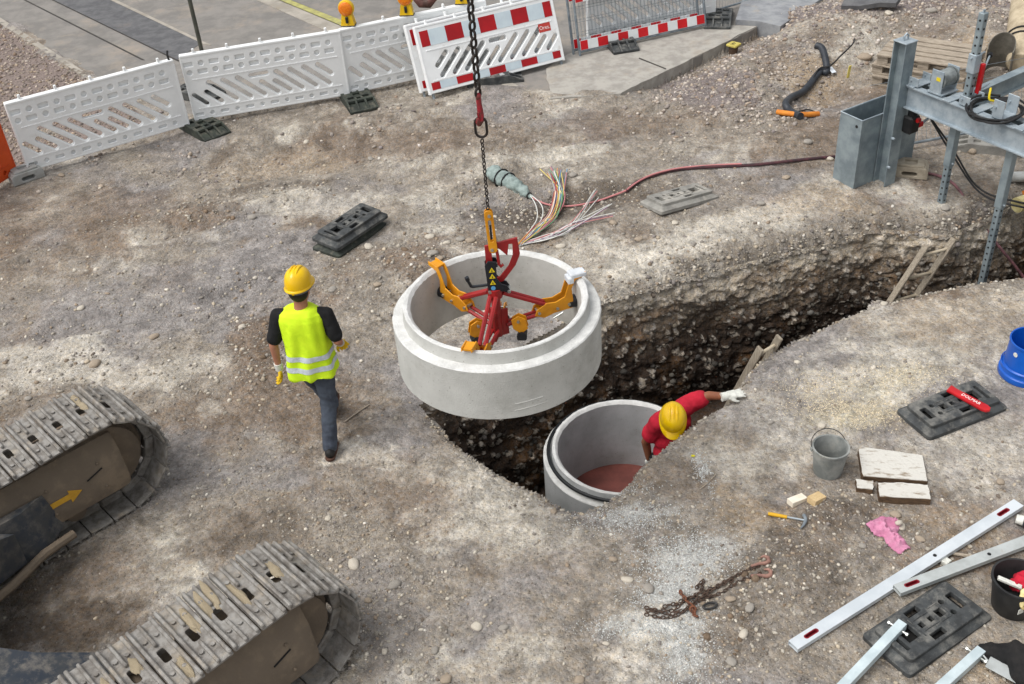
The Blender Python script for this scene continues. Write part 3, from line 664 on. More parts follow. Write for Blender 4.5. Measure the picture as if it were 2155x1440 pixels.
# stones sticking out of the cut face
r = np.random.default_rng(641); nt_, ns_ = wall_far_P.shape[:2]; n = 3000
ti = (r.uniform(0, 1, n) ** .8 * (nt_ - 12) + 6).astype(int); si = r.integers(2, ns_ - 2, n)
s = .008 + .034 * r.uniform(0, 1, n) ** 3.4
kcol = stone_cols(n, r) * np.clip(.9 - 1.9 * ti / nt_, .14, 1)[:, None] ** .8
kcol = np.where(r.uniform(0, 1, (n, 1)) < .006, np.array(lin((138, 84, 60))), kcol)
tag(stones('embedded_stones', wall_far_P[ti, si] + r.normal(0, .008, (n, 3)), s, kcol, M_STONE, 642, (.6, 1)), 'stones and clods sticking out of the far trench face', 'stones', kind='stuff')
# clods along the trench lip
r = np.random.default_rng(651); q = resample(NEAR[:-2], .01); q = q[r.integers(0, len(q), 1500)] + r.normal(0, .035, (1500, 2)) ; k = ~inside(q[:, 0], q[:, 1], TRENCH); q = q[k]
s = .005 + .018 * r.uniform(0, 1, len(q)) ** 3
tag(stones('crumbled_earth', np.stack([q[:, 0], q[:, 1], gz(q[:, 0], q[:, 1]) + s * .2], -1), s, stone_cols(len(q), r) * .85, M_STONE, 652), 'crumbled earth and pebbles along the near lip of the trench', 'gravel', kind='stuff')
r = np.random.default_rng(655); q = resample(FAR[3:-2], .01); q = q[r.integers(0, len(q), 3000)] + r.normal(0, .15, (3000, 2)); k = ~inside(q[:, 0], q[:, 1], TRENCH); q = q[k]
s = .005 + .024 * r.uniform(0, 1, len(q)) ** 4
tag(stones('crumbled_earth', np.stack([q[:, 0], q[:, 1], gz(q[:, 0], q[:, 1]) + s * .15], -1), s, stone_cols(len(q), r) * .85, M_STONE, 656), 'stones and clods along the far lip of the trench', 'gravel', kind='stuff')
# white grit and saw dust as grains
def grains(name, label, l, n, seed, col, smin, smax):
    r = np.random.default_rng(seed); xs = []; ys = []
    for px, py, rx, ry, w in l:
        c = at(px, py); k = int(n * w); xs.append(c.x + r.normal(0, rx * .72, k)); ys.append(c.y + r.normal(0, ry * .72, k))
    x = np.concatenate(xs); y = np.concatenate(ys)
    k = ~inside(x, y, TRENCH) & (fbm(x / .14, y / .14, 4, seed, .7) > -.32); x, y = x[k], y[k]
    s = smin + (smax - smin) * r.uniform(0, 1, len(x)) ** 2
    cc = np.clip(np.array(lin(col)) * r.uniform(.5, 1.15, (len(x), 1)), .02, .88)
    tag(stones(name, np.stack([x, y, gz(x, y) + s * .2], -1), s, cc, M_STONE, seed + 1, (.3, .6)), label, 'gravel' if 'grit' in name else 'sawdust', kind='stuff')
grains('white_grit', 'white stone grit spilled beside the rusty chain', [(1440, 1170, .26, .2, 1), (1330, 1090, .28, .1, .5), (1430, 1330, .16, .33, .8), (1350, 1310, .28, .08, .35), (1480, 990, .05, .16, .2), (1290, 1030, .2, .08, .2), (1400, 1240, .2, .1, .4)], 3600, 661, (204, 205, 202), .003, .007)
grains('sawdust', 'pale yellow sawdust scattered around the mixing bucket', [(1820, 870, .3, .14, 1), (1760, 850, .3, .12, .6), (1900, 790, .33, .18, .9), (1720, 810, .25, .16, .5)], 1900, 671, (224, 209, 180), .003, .007)
# bigger single stones
M_PEB = [nmat('pebble_%s' % k, c, d, .85, ns=12, bump=.3, dust=.2) for k, c, d in (('pale', (200, 193, 180), (180, 170, 154)), ('grey', (162, 156, 147), (140, 134, 126)), ('brown', (166, 152, 134), (148, 134, 118)))]
def stone_mesh(seed, mat):
    bm = bmesh.new(); bmesh.ops.create_icosphere(bm, subdivisions=2, radius=1)
    rr = random.Random(seed); o3 = V((rr.uniform(-9, 9), rr.uniform(-9, 9), rr.uniform(-9, 9)))
    from mathutils import noise as mn
    for v in bm.verts: v.co *= 1 + .32 * mn.noise(v.co * 1.1 + o3) + .12 * mn.noise(v.co * 2.7 + o3)
    me = bpy.data.meshes.new('stone'); bm.to_mesh(me); bm.free(); me.materials.append(mat); me.shade_smooth(); return me
ST = [stone_mesh(i, M_PEB[i % 3]) for i in range(9)]; SAME = {}
BIG = [(745, 1190, 16), (830, 1233, 14), (775, 1265, 9), (690, 1092, 8), (915, 1370, 10), (940, 1430, 11), (810, 1372, 8), (860, 1415, 9), (1165, 1078, 8), (1003, 1320, 12), (1060, 1322, 10), (1290, 1178, 8), (1320, 1222, 12), (1365, 1240, 12), (1218, 1432, 10), (1275, 1355, 7), (1540, 1395, 12), (1538, 1262, 10), (1565, 1335, 12), (1578, 1280, 11), (1885, 1084, 10), (1897, 1110, 9), (1815, 1150, 8), (1935, 1135, 9), (1730, 897, 9), (1785, 940, 7), (2105, 1015, 9), (2040, 1320, 8), (1622, 890, 7), (990, 508, 10), (905, 500, 11), (910, 535, 12), (925, 545, 8), (940, 512, 8), (970, 505, 9), (795, 600, 9), (775, 520, 10), (700, 610, 9), (325, 710, 10), (170, 650, 9), (60, 840, 8), (200, 768, 12), (510, 690, 9), (530, 460, 10), (130, 370, 7), (645, 300, 8), (780, 335, 7), (1290, 470, 9), (1180, 520, 10), (1205, 370, 10), (1345, 505, 8), (1420, 470, 8), (1600, 430, 9), (1655, 375, 9), (1745, 335, 9), (1700, 300, 10), (1820, 122, 14), (1860, 640, 8), (1990, 440, 8), (2045, 318, 14), (1870, 30, 9), (1960, 25, 10)]
for i, (px, py, r_) in enumerate(BIG):
    p = gat(px, py); sc = r_ * .0000465 * (p - V((0, 0, CAM_H))).length * 10 * .9
    o = link('stone', ST[i % 9]); rr = random.Random(i)
    o.matrix_world = xf((p.x, p.y, p.z + sc * .18), rr.uniform(0, 6), rr.uniform(-.2, .2)) @ Matrix.Diagonal((sc * rr.uniform(1, 1.3), sc * rr.uniform(.75, 1), sc * .55, 1))
    c_ = ('pale', 'grey', 'brownish')[(i % 9) % 3]; sz_ = 'big' if r_ > 12 else ('middling' if r_ > 8 else 'small')
    wh = min(((745, 1230, 'in front of the lower excavator track'), (1010, 1350, 'on the near ground below the pit'), (1540, 1320, 'beside the rusty chain'), (1880, 1110, 'near the pink cloth'), (1750, 900, 'near the mortar bucket'), (930, 520, 'on the soil heap left of the hanging ring'), (560, 640, 'left of the walking worker'), (180, 700, 'on the open ground at the left'), (640, 320, 'in the scraped hollow'), (1280, 440, 'near the coloured cables'), (1640, 360, 'by the dark red cable duct'), (1860, 80, 'on the gravel heap behind the pallets'), (1990, 380, 'below the steel rig'), (1900, 640, 'near the right trench edge')), key=lambda q: math.hypot(px - q[0], py - q[1]))[2]
    lb = '%s %s loose stone %s' % (sz_, c_, wh); tag(o, lb, 'stone', 'loose stones %s' % wh); SAME.setdefault(lb, []).append((px, o))
for lb, l in SAME.items():
    if len(l) > 1:
        l.sort(key=lambda q: q[0])
        for k, (px, o) in enumerate(l): o['label'] = lb + (', leftmost of these' if k == 0 else ', rightmost of these' if k == len(l) - 1 else ', number %s from the left' % ('two', 'three', 'four')[k - 1])
# ------------------------------------------------------------------ plastic traffic barriers
M_WHITE = nmat('white_plastic', (238, 240, 240), (230, 232, 232), .45, ns=3, dust=.27, dustc=(176, 164, 148), dscale=5, spec=.4)
M_ORANGE = nmat('orange_plastic', (206, 78, 22), (188, 66, 18), .45, ns=3, dust=.15)
M_RED = nmat('red_film', (176, 14, 24), (158, 10, 20), .35, ns=4, dust=.08)
M_FILM = nmat('white_film', (206, 220, 226), (196, 210, 218), .35, ns=4, dust=.08)
M_STEEL = nmat('galvanised_steel', (150, 158, 163), (118, 127, 134), .55, .5, ns=7, r2=.75, bump=.05)
M_DARKSTEEL = nmat('dark_steel', (70, 70, 70), (52, 50, 50), .5, .6, ns=8)
M_BLACK = nmat('black_plastic', (24, 24, 25), (34, 34, 34), .5, ns=8, dust=.12)
BL = 2.14; YF = .0358
def barrier_slots(mir=False):
    s = []
    def sl(x0, z0, x1, z1, w=.058):
        x0 -= BL / 2; x1 -= BL / 2
        if mir: x0, x1 = -x0, -x1
        s.append((x0, z0, x1, z1, w))
    for u in (.30, .49, .68, 1.20, 1.39, 1.58): sl(u, .60, u + .31, .315)
    sl(.86, .605, 1.07, .605, .05); sl(.985, .49, 1.175, .315); sl(1.165, .475, 1.34, .315)
    sl(.07, .455, .21, .315); sl(.24, .475, .41, .315); sl(1.77, .60, 1.93, .455)
    return s
def make_barrier(mat, film=False, mir=False, label='', group='plastic traffic barriers along the far side'):
    root = thing('traffic_barrier', label, 'barrier', group=group)
    sl = barrier_slots(mir); h = BL / 2; outer = rrect(-h, .10, h, 1.0, .02, 2)
    m = MB(); Mx = Matrix.Rotation(R(90), 4, 'X')           # plate xy -> xz
    m.plate([outer] + [slot(*a[:4], a[4]) for a in sl], .008, Mx)
    pockets = []
    n = 12
    if not film:
        for i in range(n):
            u = -h + .085 + i * .17
            pockets.append(rrect(u - .062, .855, u + .062, .915, .012, 2) if i % 2 == 0 else circ(u, .885, .036, 12))
            pockets.append(rrect(u - .062, .742, u + .062, .802, .012, 2) if i % 2 == 1 else circ(u, .772, .036, 12))
            pockets.append(rrect(u - .052, .163, u + .052, .203, .01, 2) if i % 2 == 0 else circ(u, .183, .028, 12))
    big = [slot(*a[:4], a[4] + .016) for a in sl]
    for s in (-1, 1):
        m.plate([outer] + big + pockets, .032, Matrix.Translation((0, s * .0195, 0)) @ Mx, bevel=.007)
    m.build('panel', mat, root)
    f = MB()
    f.box((0, 0, 1.005), (BL, .084, .036), b=.008)
    for s in (-1, 1): f.box((s * (h - .012), 0, .55), (.03, .078, .92), b=.006)
    f.box((0, 0, .115), (BL, .076, .03), b=.006)
    for z in (.675, .262):
        for s in (-1, 1): f.box((0, s * .0365, z), (BL - .18, .008, .014))
        for s in (-1, 1):
            for u in (-.97, -.92, .92, .97): f.sphere((u, s * .035, z), .010, 8, 6)
    f.build('rim', mat, root)
    for u in (-.88, -.44, 0, .44, .88): MB().box((u, 0, 1.045), (.032, .034, .07), b=.005).build('knob', mat, root)
    for s in (-1, 1): MB().cyl((s * (h - .05), 0, .105), (s * (h - .05), 0, .002), .02, n=10).build('foot_peg', M_STEEL if film else mat, root)
    if film:
        seg = [('r', .5)] + [('w', 1), ('r', 1)] * 3 + [('w', 1), ('r', .5)]; tot = sum(k for _, k in seg)
        for z0, z1 in ((.735, .945), (.145, .245)):
            x = -h + .05; wd = (BL - .10) / tot
            for k, q in seg:
                MB().plate([rect(x, z0, x + q * wd, z1)], .003, Matrix.Translation((0, -.0375, 0)) @ Mx).build('red_reflector' if k == 'r' else 'white_reflector', M_RED if k == 'r' else M_FILM, root); x += q * wd
    return root
def between(a, b, za, zb=None, lean=0.0):
    A = at(*a, za); B = at(*b, za if zb is None else zb); x = (B - A); x.z = 0; mid = (A + B) / 2
    return frame((mid.x, mid.y, 0), x) @ Matrix.Rotation(R(-lean), 4, 'X')
wb = make_barrier(M_WHITE, label='white slotted plastic barrier at the left end of the row, beside the orange barrier')
KIDS_wb = list(wb.children)
M1 = between((51, 362), (405, 259), .1); wb.matrix_world = M1
M2 = between((418, 252), (729, 199), .1)
copy_tree(wb, 'white slotted plastic barrier in the middle, left of the joint with the warning lamp', M2)
d2 = M2.to_3x3() @ V((1, 0, 0))
# the next two stand behind the striped barrier and the mobile fences
A3 = at(742, 195, .1); B3 = at(1172, 99, .1); x3 = (B3 - A3); x3.z = 0; x3.normalize()
M3 = frame((A3.x + x3.x * 1.02, A3.y + x3.y * 1.02, 0), x3)
copy_tree(wb, 'white slotted plastic barrier half hidden behind the red and white striped barrier', M3)
B4 = at(1497, 33, .1); A4 = at(1166, 99, .1); x4 = (B4 - A4); x4.z = 0; x4.normalize()
M4 = frame((B4.x - x4.x * 1.02, B4.y - x4.y * 1.02, 0), x4)
copy_tree(wb, 'white slotted plastic barrier standing behind the leaning mobile fences', M4)
ob_ = make_barrier(M_ORANGE, label='orange plastic barrier cut off by the left edge')
AO = at(28, 366, .1); xo = (AO - at(0, 383, .1)); xo.z = 0; xo.normalize()
ob_.matrix_world = frame((AO.x - xo.x * 1.02, AO.y - xo.y * 1.02, 0), xo)
sb = make_barrier(M_WHITE, True, True, 'red and white striped plastic barrier leaning back behind the chain')
MS = between((922, 208), (1176, 141), .02, lean=21); sb.matrix_world = MS
sb2 = copy_tree(sb, 'second striped barrier stacked directly behind the front striped one', Matrix.Translation((-.10, .05, 0)) @ MS @ Matrix.Translation((0, .075, .02)))
# sticker with its lettering on the striped barrier
def text_mesh(s, size, depth=.001):
    cu = bpy.data.curves.new('t', 'FONT'); cu.body = s; cu.size = size; cu.extrude = depth; cu.align_x = 'CENTER'; cu.align_y = 'CENTER'; cu.resolution_u = 2
    me, _ = tmp_eval(cu); v_ = [tuple(v.co) for v in me.vertices]; f_ = [tuple(p.vertices) for p in me.polygons]
    bpy.data.curves.remove(cu); bpy.data.meshes.remove(me); return v_, f_
M_STICK = nmat('sticker_red', (196, 70, 60), (182, 60, 52), .5); M_LETTER = nmat('lettering_white', (238, 236, 232), None, .5); M_LETTERD = nmat('lettering_dark', (40, 36, 34), None, .6)
MX90 = Matrix.Rotation(R(90), 4, 'X')
stk = MB().plate([rect(.76, .545, .95, .665)], .002, Matrix.Translation((0, -.0370, 0)) @ MX90).build('sticker', M_STICK, sb)
v_, f_ = text_mesh('Ores.', .075); MB().add(v_, f_, Matrix.Translation((.855, -.0390, .602)) @ MX90).build('lettering', M_LETTER, stk)

# ------------------------------------------------------------------ warning lamps on the barrier joints
M_LYEL = nmat('lamp_yellow', (226, 186, 18), (212, 170, 14), .4, ns=6, dust=.1); M_LENS = nmat('amber_lens', (224, 112, 8), (236, 134, 20), .18, ns=30, spec=.6, bump=.3, bs=160)
def make_lamp(label):
    t = thing('warning_lamp', label, 'lamp', group='yellow warning lamps on the barrier row')
    MB().prism([(-.095, -.06), (.095, -.06), (.095, .06), (-.095, .06)], 0, .155, top=[(-.07, -.045), (.07, -.045), (.07, .045), (-.07, .045)]).build('battery_box', M_LYEL, t)
    MB().box((0, 0, .006), (.20, .125, .012), b=.003).build('base_seal', M_BLACK, t)
    c = MB().box((0, -.062, .09), (.036, .03, .085), b=.006).build('latch', M_BLACK, t)
    Mh = Matrix.Translation((0, 0, .235)) @ Matrix.Rotation(R(90), 4, 'X')
    MB().lathe([(.0, -.05), (.07, -.05), (.105, -.035), (.112, .0), (.105, .035), (.07, .05), (0, .05)], 28, Mh).build('lamp_housing', M_LYEL, t)
    l = MB().lathe([(.094, .03), (.094, .052), (.085, .060), (.05, .067), (0, .070)], 28, Mh).build('lens', M_LENS, t)
    return t
lamp = make_lamp('yellow warning lamp with amber lens, whole, on the leftmost lamp joint')
def lamp_at(px, py, rz, o): 
    p = at(px, py, 1.03); o.matrix_world = xf(p, rz); return o
lamp_at(734, 53, R(-8), lamp)
lamp_at(857, 31, R(-8), copy_tree(lamp, 'yellow warning lamp next to the hanging crane hook', Matrix()))
lamp_at(973, 7, R(-8), copy_tree(lamp, 'yellow warning lamp cut by the top edge beside the hoist chain', Matrix()))
# small steel clip at the joint
MB().tube([(0, 0, 0), (.03, 0, .06), (0, -.02, .12), (-.03, 0, .06), (0, 0, 0)], .008, 8).build('joint_clip', M_STEEL, wb, M=M1.inverted() @ M3 @ xf((-1.02, -.03, .86))) if False else None
cl = tag(MB().tube([(0, 0, 0), (.0, -.02, .07), (.0, .01, .15), (.02, .03, .20)], .014, 8).build('barrier_clip', M_BLACK), 'black hooked clip sticking up at the right end of the leftmost white barrier', 'clip')
cl.matrix_world = M1 @ xf((1.02, 0, .93))

# ------------------------------------------------------------------ mobile steel fences with striped boards
M_BRED = nmat('board_red', (204, 24, 32), (188, 18, 26), .4, ns=4, dust=.1); M_BWHT = nmat('board_white', (226, 230, 230), (216, 220, 220), .4, ns=4, dust=.1)
def make_fence(label, boards=True, W_=2.12, H_=1.12):
    t = thing('mobile_fence', label, 'fence', group='mobile steel fences')
    h = W_ / 2
    f = MB()
    for s in (-1, 1): f.cyl((s * h, 0, 0), (s * h, 0, H_), .019, n=10)
    for z in (.10, H_ - .02): f.cyl((-h, 0, z), (h, 0, z), .017, n=10)
    f.build('tube_frame', M_STEEL, t)
    w = MB()
    for i in range(1, 36): w.cyl((-h + i * W_ / 36, 0, .10), (-h + i * W_ / 36, 0, H_ - .02), .0024, n=4)
    for z in (.34, .52, .70, .86): w.cyl((-h, .004, z), (h, .004, z), .0026, n=4)
    w.build('wire_mesh', M_STEEL, t)
    if boards:
        for z0, z1 in ((.125, .255), (.80, .97)):
            x = -h + .02; n = 12.5; wd = (W_ - .04) / n
            bd = MB().box((0, -.012, (z0 + z1) / 2), (W_ - .03, .01, z1 - z0 + .01)).build('board', M_BWHT, t)
            for i in range(13):
                q = .7 if i == 0 else (.8 if i == 12 else 1); 
                MB().box((x + q * wd / 2, -.019, (z0 + z1) / 2), (q * wd, .003, z1 - z0)).build('red_stripe' if i % 2 == 0 else 'white_stripe', M_BRED if i % 2 == 0 else M_BWHT, bd); x += q * wd
    return t
fe = make_fence('front mobile fence with red and white boards leaning on the white barrier')
MF = between((1218, 121), (1489, 61), .03, lean=13); fe.matrix_world = MF
copy_tree(fe, 'second mobile fence with striped boards stacked behind the front one', Matrix.Translation((-.09, .08, 0)) @ MF)
f3 = make_fence('bare mobile fence of steel wire at the upper edge beside the paving slab', False)
f3.matrix_world = between((1500, 33), (1690, -25), .03, lean=3)

# ------------------------------------------------------------------ recycled-rubber base plates and concrete feet
M_RUBBER = nmat('recycled_rubber', (70, 73, 74), (52, 54, 55), .75, ns=9, bump=.35, bs=90, dust=.50, dustc=(132, 130, 124), dscale=7)
M_RUBBER_G = nmat('olive_rubber', (60, 66, 58), (46, 50, 46), .75, ns=9, bump=.35, bs=90, dust=.40, dustc=(120, 116, 104), dscale=7)
M_RUBBER_D = nmat('dusty_rubber', (148, 146, 140), (122, 120, 115), .95, ns=6, bump=.4, bs=70, dust=.5, dustc=(176, 171, 161), dscale=5)
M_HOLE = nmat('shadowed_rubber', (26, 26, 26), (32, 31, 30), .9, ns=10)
def make_plate(mat, label, group='base plates for barriers'):
    """flat barrier base: bevelled slab with square, round and slotted sockets"""
    t = thing('base_plate', label, 'base plate', group=group)
    L_, B_, h = .83, .41, .105
    low = rrect(-L_ / 2, -B_ / 2, L_ / 2, B_ / 2, .03, 3); top = rrect(-L_ / 2 + .055, -B_ / 2 + .045, L_ / 2 - .055, B_ / 2 - .045, .03, 3)
    m = MB(); n = len(low)
    m.add([(x, y, 0) for x, y in low] + [(x, y, .035) for x, y in low] + [(x, y, h - .035) for x, y in top], [(i, (i + 1) % n, n + (i + 1) % n, n + i) for i in range(n)] + [(n + i, n + (i + 1) % n, 2 * n + (i + 1) % n, 2 * n + i) for i in range(n)] + [tuple(range(n - 1, -1, -1))])
    holes = [rrect(-.31, -.075, -.245, .06, .006, 1), circ(-.185, -.055, .021, 12), circ(-.185, .05, .021, 12), rect(-.135, -.03, -.075, .03), rect(-.035, -.02, .005, .02), rect(.055, -.02, .095, .02), rect(.145, -.055, .255, .055), rrect(.285, -.09, .315, .09, .004, 1),
             rect(-.02, -.135, .10, -.085), rect(-.02, .085, .10, .135)]
    m.plate([top] + holes, .045, Matrix.Translation((0, 0, h - .0225)), bevel=.004)
    m.build('body', mat, t)
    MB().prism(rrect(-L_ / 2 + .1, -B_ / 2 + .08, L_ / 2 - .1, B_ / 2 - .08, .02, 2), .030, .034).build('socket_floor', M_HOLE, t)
    r_ = MB()
    for x, y, dx, dy in ((-.10, .062, .09, .008), (-.10, -.068, .09, .008), (.03, .05, .14, .007), (.03, -.05, .14, .007), (.125, 0, .008, .16), (-.15, 0, .007, .12)): r_.box((x, y, h + .002), (dx, dy, .008), b=.002)
    r_.build('raised_rib', mat, t)
    return t
def make_ramp_plate(mat, label, group='base plates for barriers'):
    """base with scooped ramp ends and ribs"""
    t = thing('ramp_base_plate', label, 'base plate', group=group)
    L_, B_, h = .80, .40, .115
    m = MB(); My = Matrix.Rotation(R(90), 4, 'X')
    core = [(-L_ / 2, 0), (-L_ / 2, .022), (-.20, h - .045), (-.20, h - .03), (.20, h - .03), (.20, h - .045), (L_ / 2, .022), (L_ / 2, 0)]
    m.add([(x, s * B_ / 2, z) for s in (-1, 1) for x, z in core], [tuple(range(8)), tuple(range(15, 7, -1))] + [(i, i + 8, (i + 1) % 8 + 8, (i + 1) % 8) for i in range(8)])
    m.plate([rrect(-.215, -B_ / 2, .215, B_ / 2, .01, 1), rect(-.05, -.05, .05, .05), rect(-.15, -.15, -.07, -.06), rect(-.15, .06, -.07, .15), rect(.07, -.15, .15, -.06), rect(.07, .06, .15, .15), rect(-.165, -.03, -.10, .03), rect(.10, -.03, .165, .03)], .035, Matrix.Translation((0, 0, h - .0175)), bevel=.004)
    m.build('body', mat, t)
    for s in (-1, 1):
        for y in (-.188, -.065, .065, .188):
            MB().add([(s * .205, y - .012, h - .05), (s * .205, y + .012, h - .05), (s * .205, y - .012, h), (s * .205, y + .012, h), (s * .40, y - .012, .002), (s * .40, y + .012, .002), (s * .40, y - .012, .034), (s * .40, y + .012, .034)], [(0, 1, 3, 2), (4, 6, 7, 5), (0, 2, 6, 4), (1, 5, 7, 3), (2, 3, 7, 6), (0, 4, 5, 1)]).build('rib', mat, t)
        MB().box((s * .392, 0, .017), (.02, B_, .034), b=.004).build('edge_rib', mat, t)
    return t
def quad_frame(px_c, ang, z=0.0, tilt=(0, 0)):
    p = gat(*px_c); return xf((p.x, p.y, p.z + z), ang, tilt[0], tilt[1])
rp = make_ramp_plate(M_RUBBER_G, 'dark ramped base plate under the joint of the two left white barriers')
def rim_dir(M): x = M.to_3x3() @ V((1, 0, 0)); return math.atan2(x.y, x.x)
a1 = rim_dir(M1)
rp.matrix_world = quad_frame((428, 274), a1 - R(90) + R(10))
copy_tree(rp, 'olive ramped base plate under the barrier joint below the left warning lamp', quad_frame((752, 214), rim_dir(M2) - R(90) + R(6)))
rp2 = make_ramp_plate(M_RUBBER, 'dark grey ramped base plate sticking out below the leaning mobile fences')
rp2.matrix_world = xf(at(1300, 92, .05), rim_dir(MF) - R(90) - R(8))
copy_tree(rp2, 'dark grey ramped base plate at the right end of the mobile fences', xf(at(1512, 42, .05), rim_dir(MF) - R(90) - R(35)))
copy_tree(rp2, 'dark base plate behind the gap between the two left white barriers', xf(at(412, 200, .04), a1 - R(60)))
copy_tree(rp2, 'flat dark base plate peeping out under the striped barrier', xf(at(1040, 168, .03), rim_dir(MS) - R(20)))
# loose plates on the site
pl = make_plate(M_RUBBER, 'dark base plate carrying the red saw guard, near the blue tub')
PM = xf(gset((3.657, 6.869), .0), .37); pl.matrix_world = PM
PM2 = xf(gset((2.669, 4.679), .0), .527 + R(180)); copy_tree(pl, 'dark base plate in the foreground with a steel square tube in its socket', PM2)
low = make_plate(M_RUBBER_G, 'lower of two stacked base plates left of the concrete ring'); q0 = gset((-1.72, 10.577), .0); low.matrix_world = xf(q0, .937)
copy_tree(pl, 'upper of two stacked base plates left of the concrete ring', xf((q0.x + .02, q0.y + .01, q0.z + .112), .937 - .06 + R(180), R(-2), R(1.5)))
dp = make_plate(M_RUBBER_D, 'pale dust-covered base plate half sunk in the earth near the coloured cables'); p_ = gat(1430, 420); dp.matrix_world = xf((p_.x, p_.y, p_.z - .03), R(28), R(-6), R(5))
rig_bp = make_ramp_plate(M_RUBBER_D, 'dusty grey base plate lying under the steel rig beam'); rig_bp.matrix_world = xf(gat(2075, 310), R(-25))
# hollow concrete feet
M_BLOCK = nmat('concrete_block', (168, 170, 168), (150, 150, 146), .9, ns=8, bump=.4, bs=100, dust=.3, dscale=6)
def make_foot(label, mat):
    t = thing('hollow_block', label, 'concrete block', group='hollow concrete feet')
    MB().plate([[(-.20, 0), (.20, 0), (.20, .10), (.17, .135), (-.17, .135), (-.20, .10)], slot(-.06, .055, .06, .055, .05)], .24, Matrix.Rotation(R(90), 4, 'X'), bevel=.006).build('body', mat, t)
    MB().plate([rrect(-.15, -.10, .15, .10, .02, 2), rrect(-.07, -.055, .07, .055, .01, 2)], .025, Matrix.Translation((0, 0, .146)), bevel=.004).build('socket_rim', mat, t)
    return t
cf = make_foot('light grey hollow concrete foot under the joint of orange and white barriers', M_BLOCK); cf.matrix_world = xf(gat(57, 376), a1 + R(6))
cf2 = make_foot('sandy hollow concrete foot beside the steel column', nmat('sandy_concrete', (176, 166, 148), (150, 140, 124), .95, ns=8, bump=.4, dust=.3)); cf2.matrix_world = xf(gat(1913, 366), R(-22))
# sign pole beyond the barriers and hydrant cap by the slab
M_POLE = nmat('pole_paint', (92, 92, 82), (76, 78, 72), .5, .3, ns=5)
pp = at(432, 138); po = MB().cyl((0, 0, 0), (0, 0, 3.2), .032, n=14).cyl((0, 0, 0), (0, 0, .05), .07, n=14).build('sign_pole', M_POLE); po.matrix_world = xf((pp.x, pp.y, .03)); tag(po, 'thin dark grey steel pole rising behind the white barriers', 'pole')
hy = thing('hydrant_cap', 'yellow square cap on a short rusty stem beside the concrete slab edge', 'hydrant cap')
hp = gat(1543, 112); hy.matrix_world = xf((hp.x, hp.y, hp.z), R(45))
MB().cyl((0, 0, -.05), (0, 0, .12), .055, .075, n=14).build('stem', nmat('rusty_iron', (92, 72, 56), (70, 58, 48), .9, ns=12, bump=.4), hy)
MB().plate([rrect(-.085, -.085, .085, .085, .02, 3)], .03, Matrix.Translation((0, 0, .135)), bevel=.006).build('lid', nmat('lid_yellow', (196, 182, 96), (176, 160, 80), .7, ns=9, dust=.3), hy)
v_, f_ = text_mesh('W', .09); MB().add(v_, f_, Matrix.Translation((0, 0, .152))).build('lid_mark', M_LETTERD, hy)
# ------------------------------------------------------------------ concrete shaft rings
from mathutils import noise as mnoise
def concmat(name, c1, c2):
    m = nmat(name, c1, c2, .9, ns=4, bump=.35, bs=110, spec=.25, edge=(.35, .7)); N = m.node_tree.nodes; L = m.node_tree.links; b = N['Principled BSDF']
    tc = [n for n in N if n.type == 'TEX_COORD'][0]; src = b.inputs['Base Color'].links[0].from_socket
    def tex(t, sc, **k):
        q = N.new(t); q.inputs['Scale'].default_value = sc; L.new(tc.outputs['Object'], q.inputs['Vector'])
        for a_, v_ in k.items(): q.inputs[a_].default_value = v_
        return q
    def mr(s_, lo, hi, a_, b_): k = N.new('ShaderNodeMapRange'); k.inputs[1].default_value = lo; k.inputs[2].default_value = hi; k.inputs[3].default_value = a_; k.inputs[4].default_value = b_; L.new(s_, k.inputs[0]); return k.outputs[0]
    v = tex('ShaderNodeTexVoronoi', 55); sc = N.new('ShaderNodeSeparateColor'); L.new(v.outputs['Color'], sc.inputs[0])
    pore = N.new('ShaderNodeMath'); pore.operation = 'MULTIPLY'; L.new(mr(sc.outputs[0], .86, .92, 0, 1), pore.inputs[0]); L.new(mr(v.outputs['Distance'], .30, .18, 0, .55), pore.inputs[1])
    st = tex('ShaderNodeTexNoise', 2.2, Detail=10, Roughness=.75); k2 = N.new('ShaderNodeMath'); k2.operation = 'ADD'; L.new(pore.outputs[0], k2.inputs[0]); L.new(mr(st.outputs[0], .52, .66, 0, .30), k2.inputs[1])
    mx = N.new('ShaderNodeMix'); mx.data_type = 'RGBA'; L.new(k2.outputs[0], mx.inputs['Factor']); L.new(src, mx.inputs['A']); mx.inputs['B'].default_value = (*lin((128, 124, 114)), 1); L.new(mx.outputs['Result'], b.inputs['Base Color']); return m
M_CONC_RIM = nmat('precast_rim', (216, 216, 213), (196, 196, 193), .9, ns=9, bump=.5, bs=90, spec=.25)
M_CONC = concmat('precast_concrete', (196, 196, 191), (174, 174, 169))
M_CONC2 = concmat('damp_concrete', (186, 188, 188), (164, 166, 166))
M_SEAL = nmat('rubber_seal', (20, 22, 24), (30, 32, 34), .4, ns=20)
RC = V((-.09, 6.24, 0)); RIM_Z = 1.92
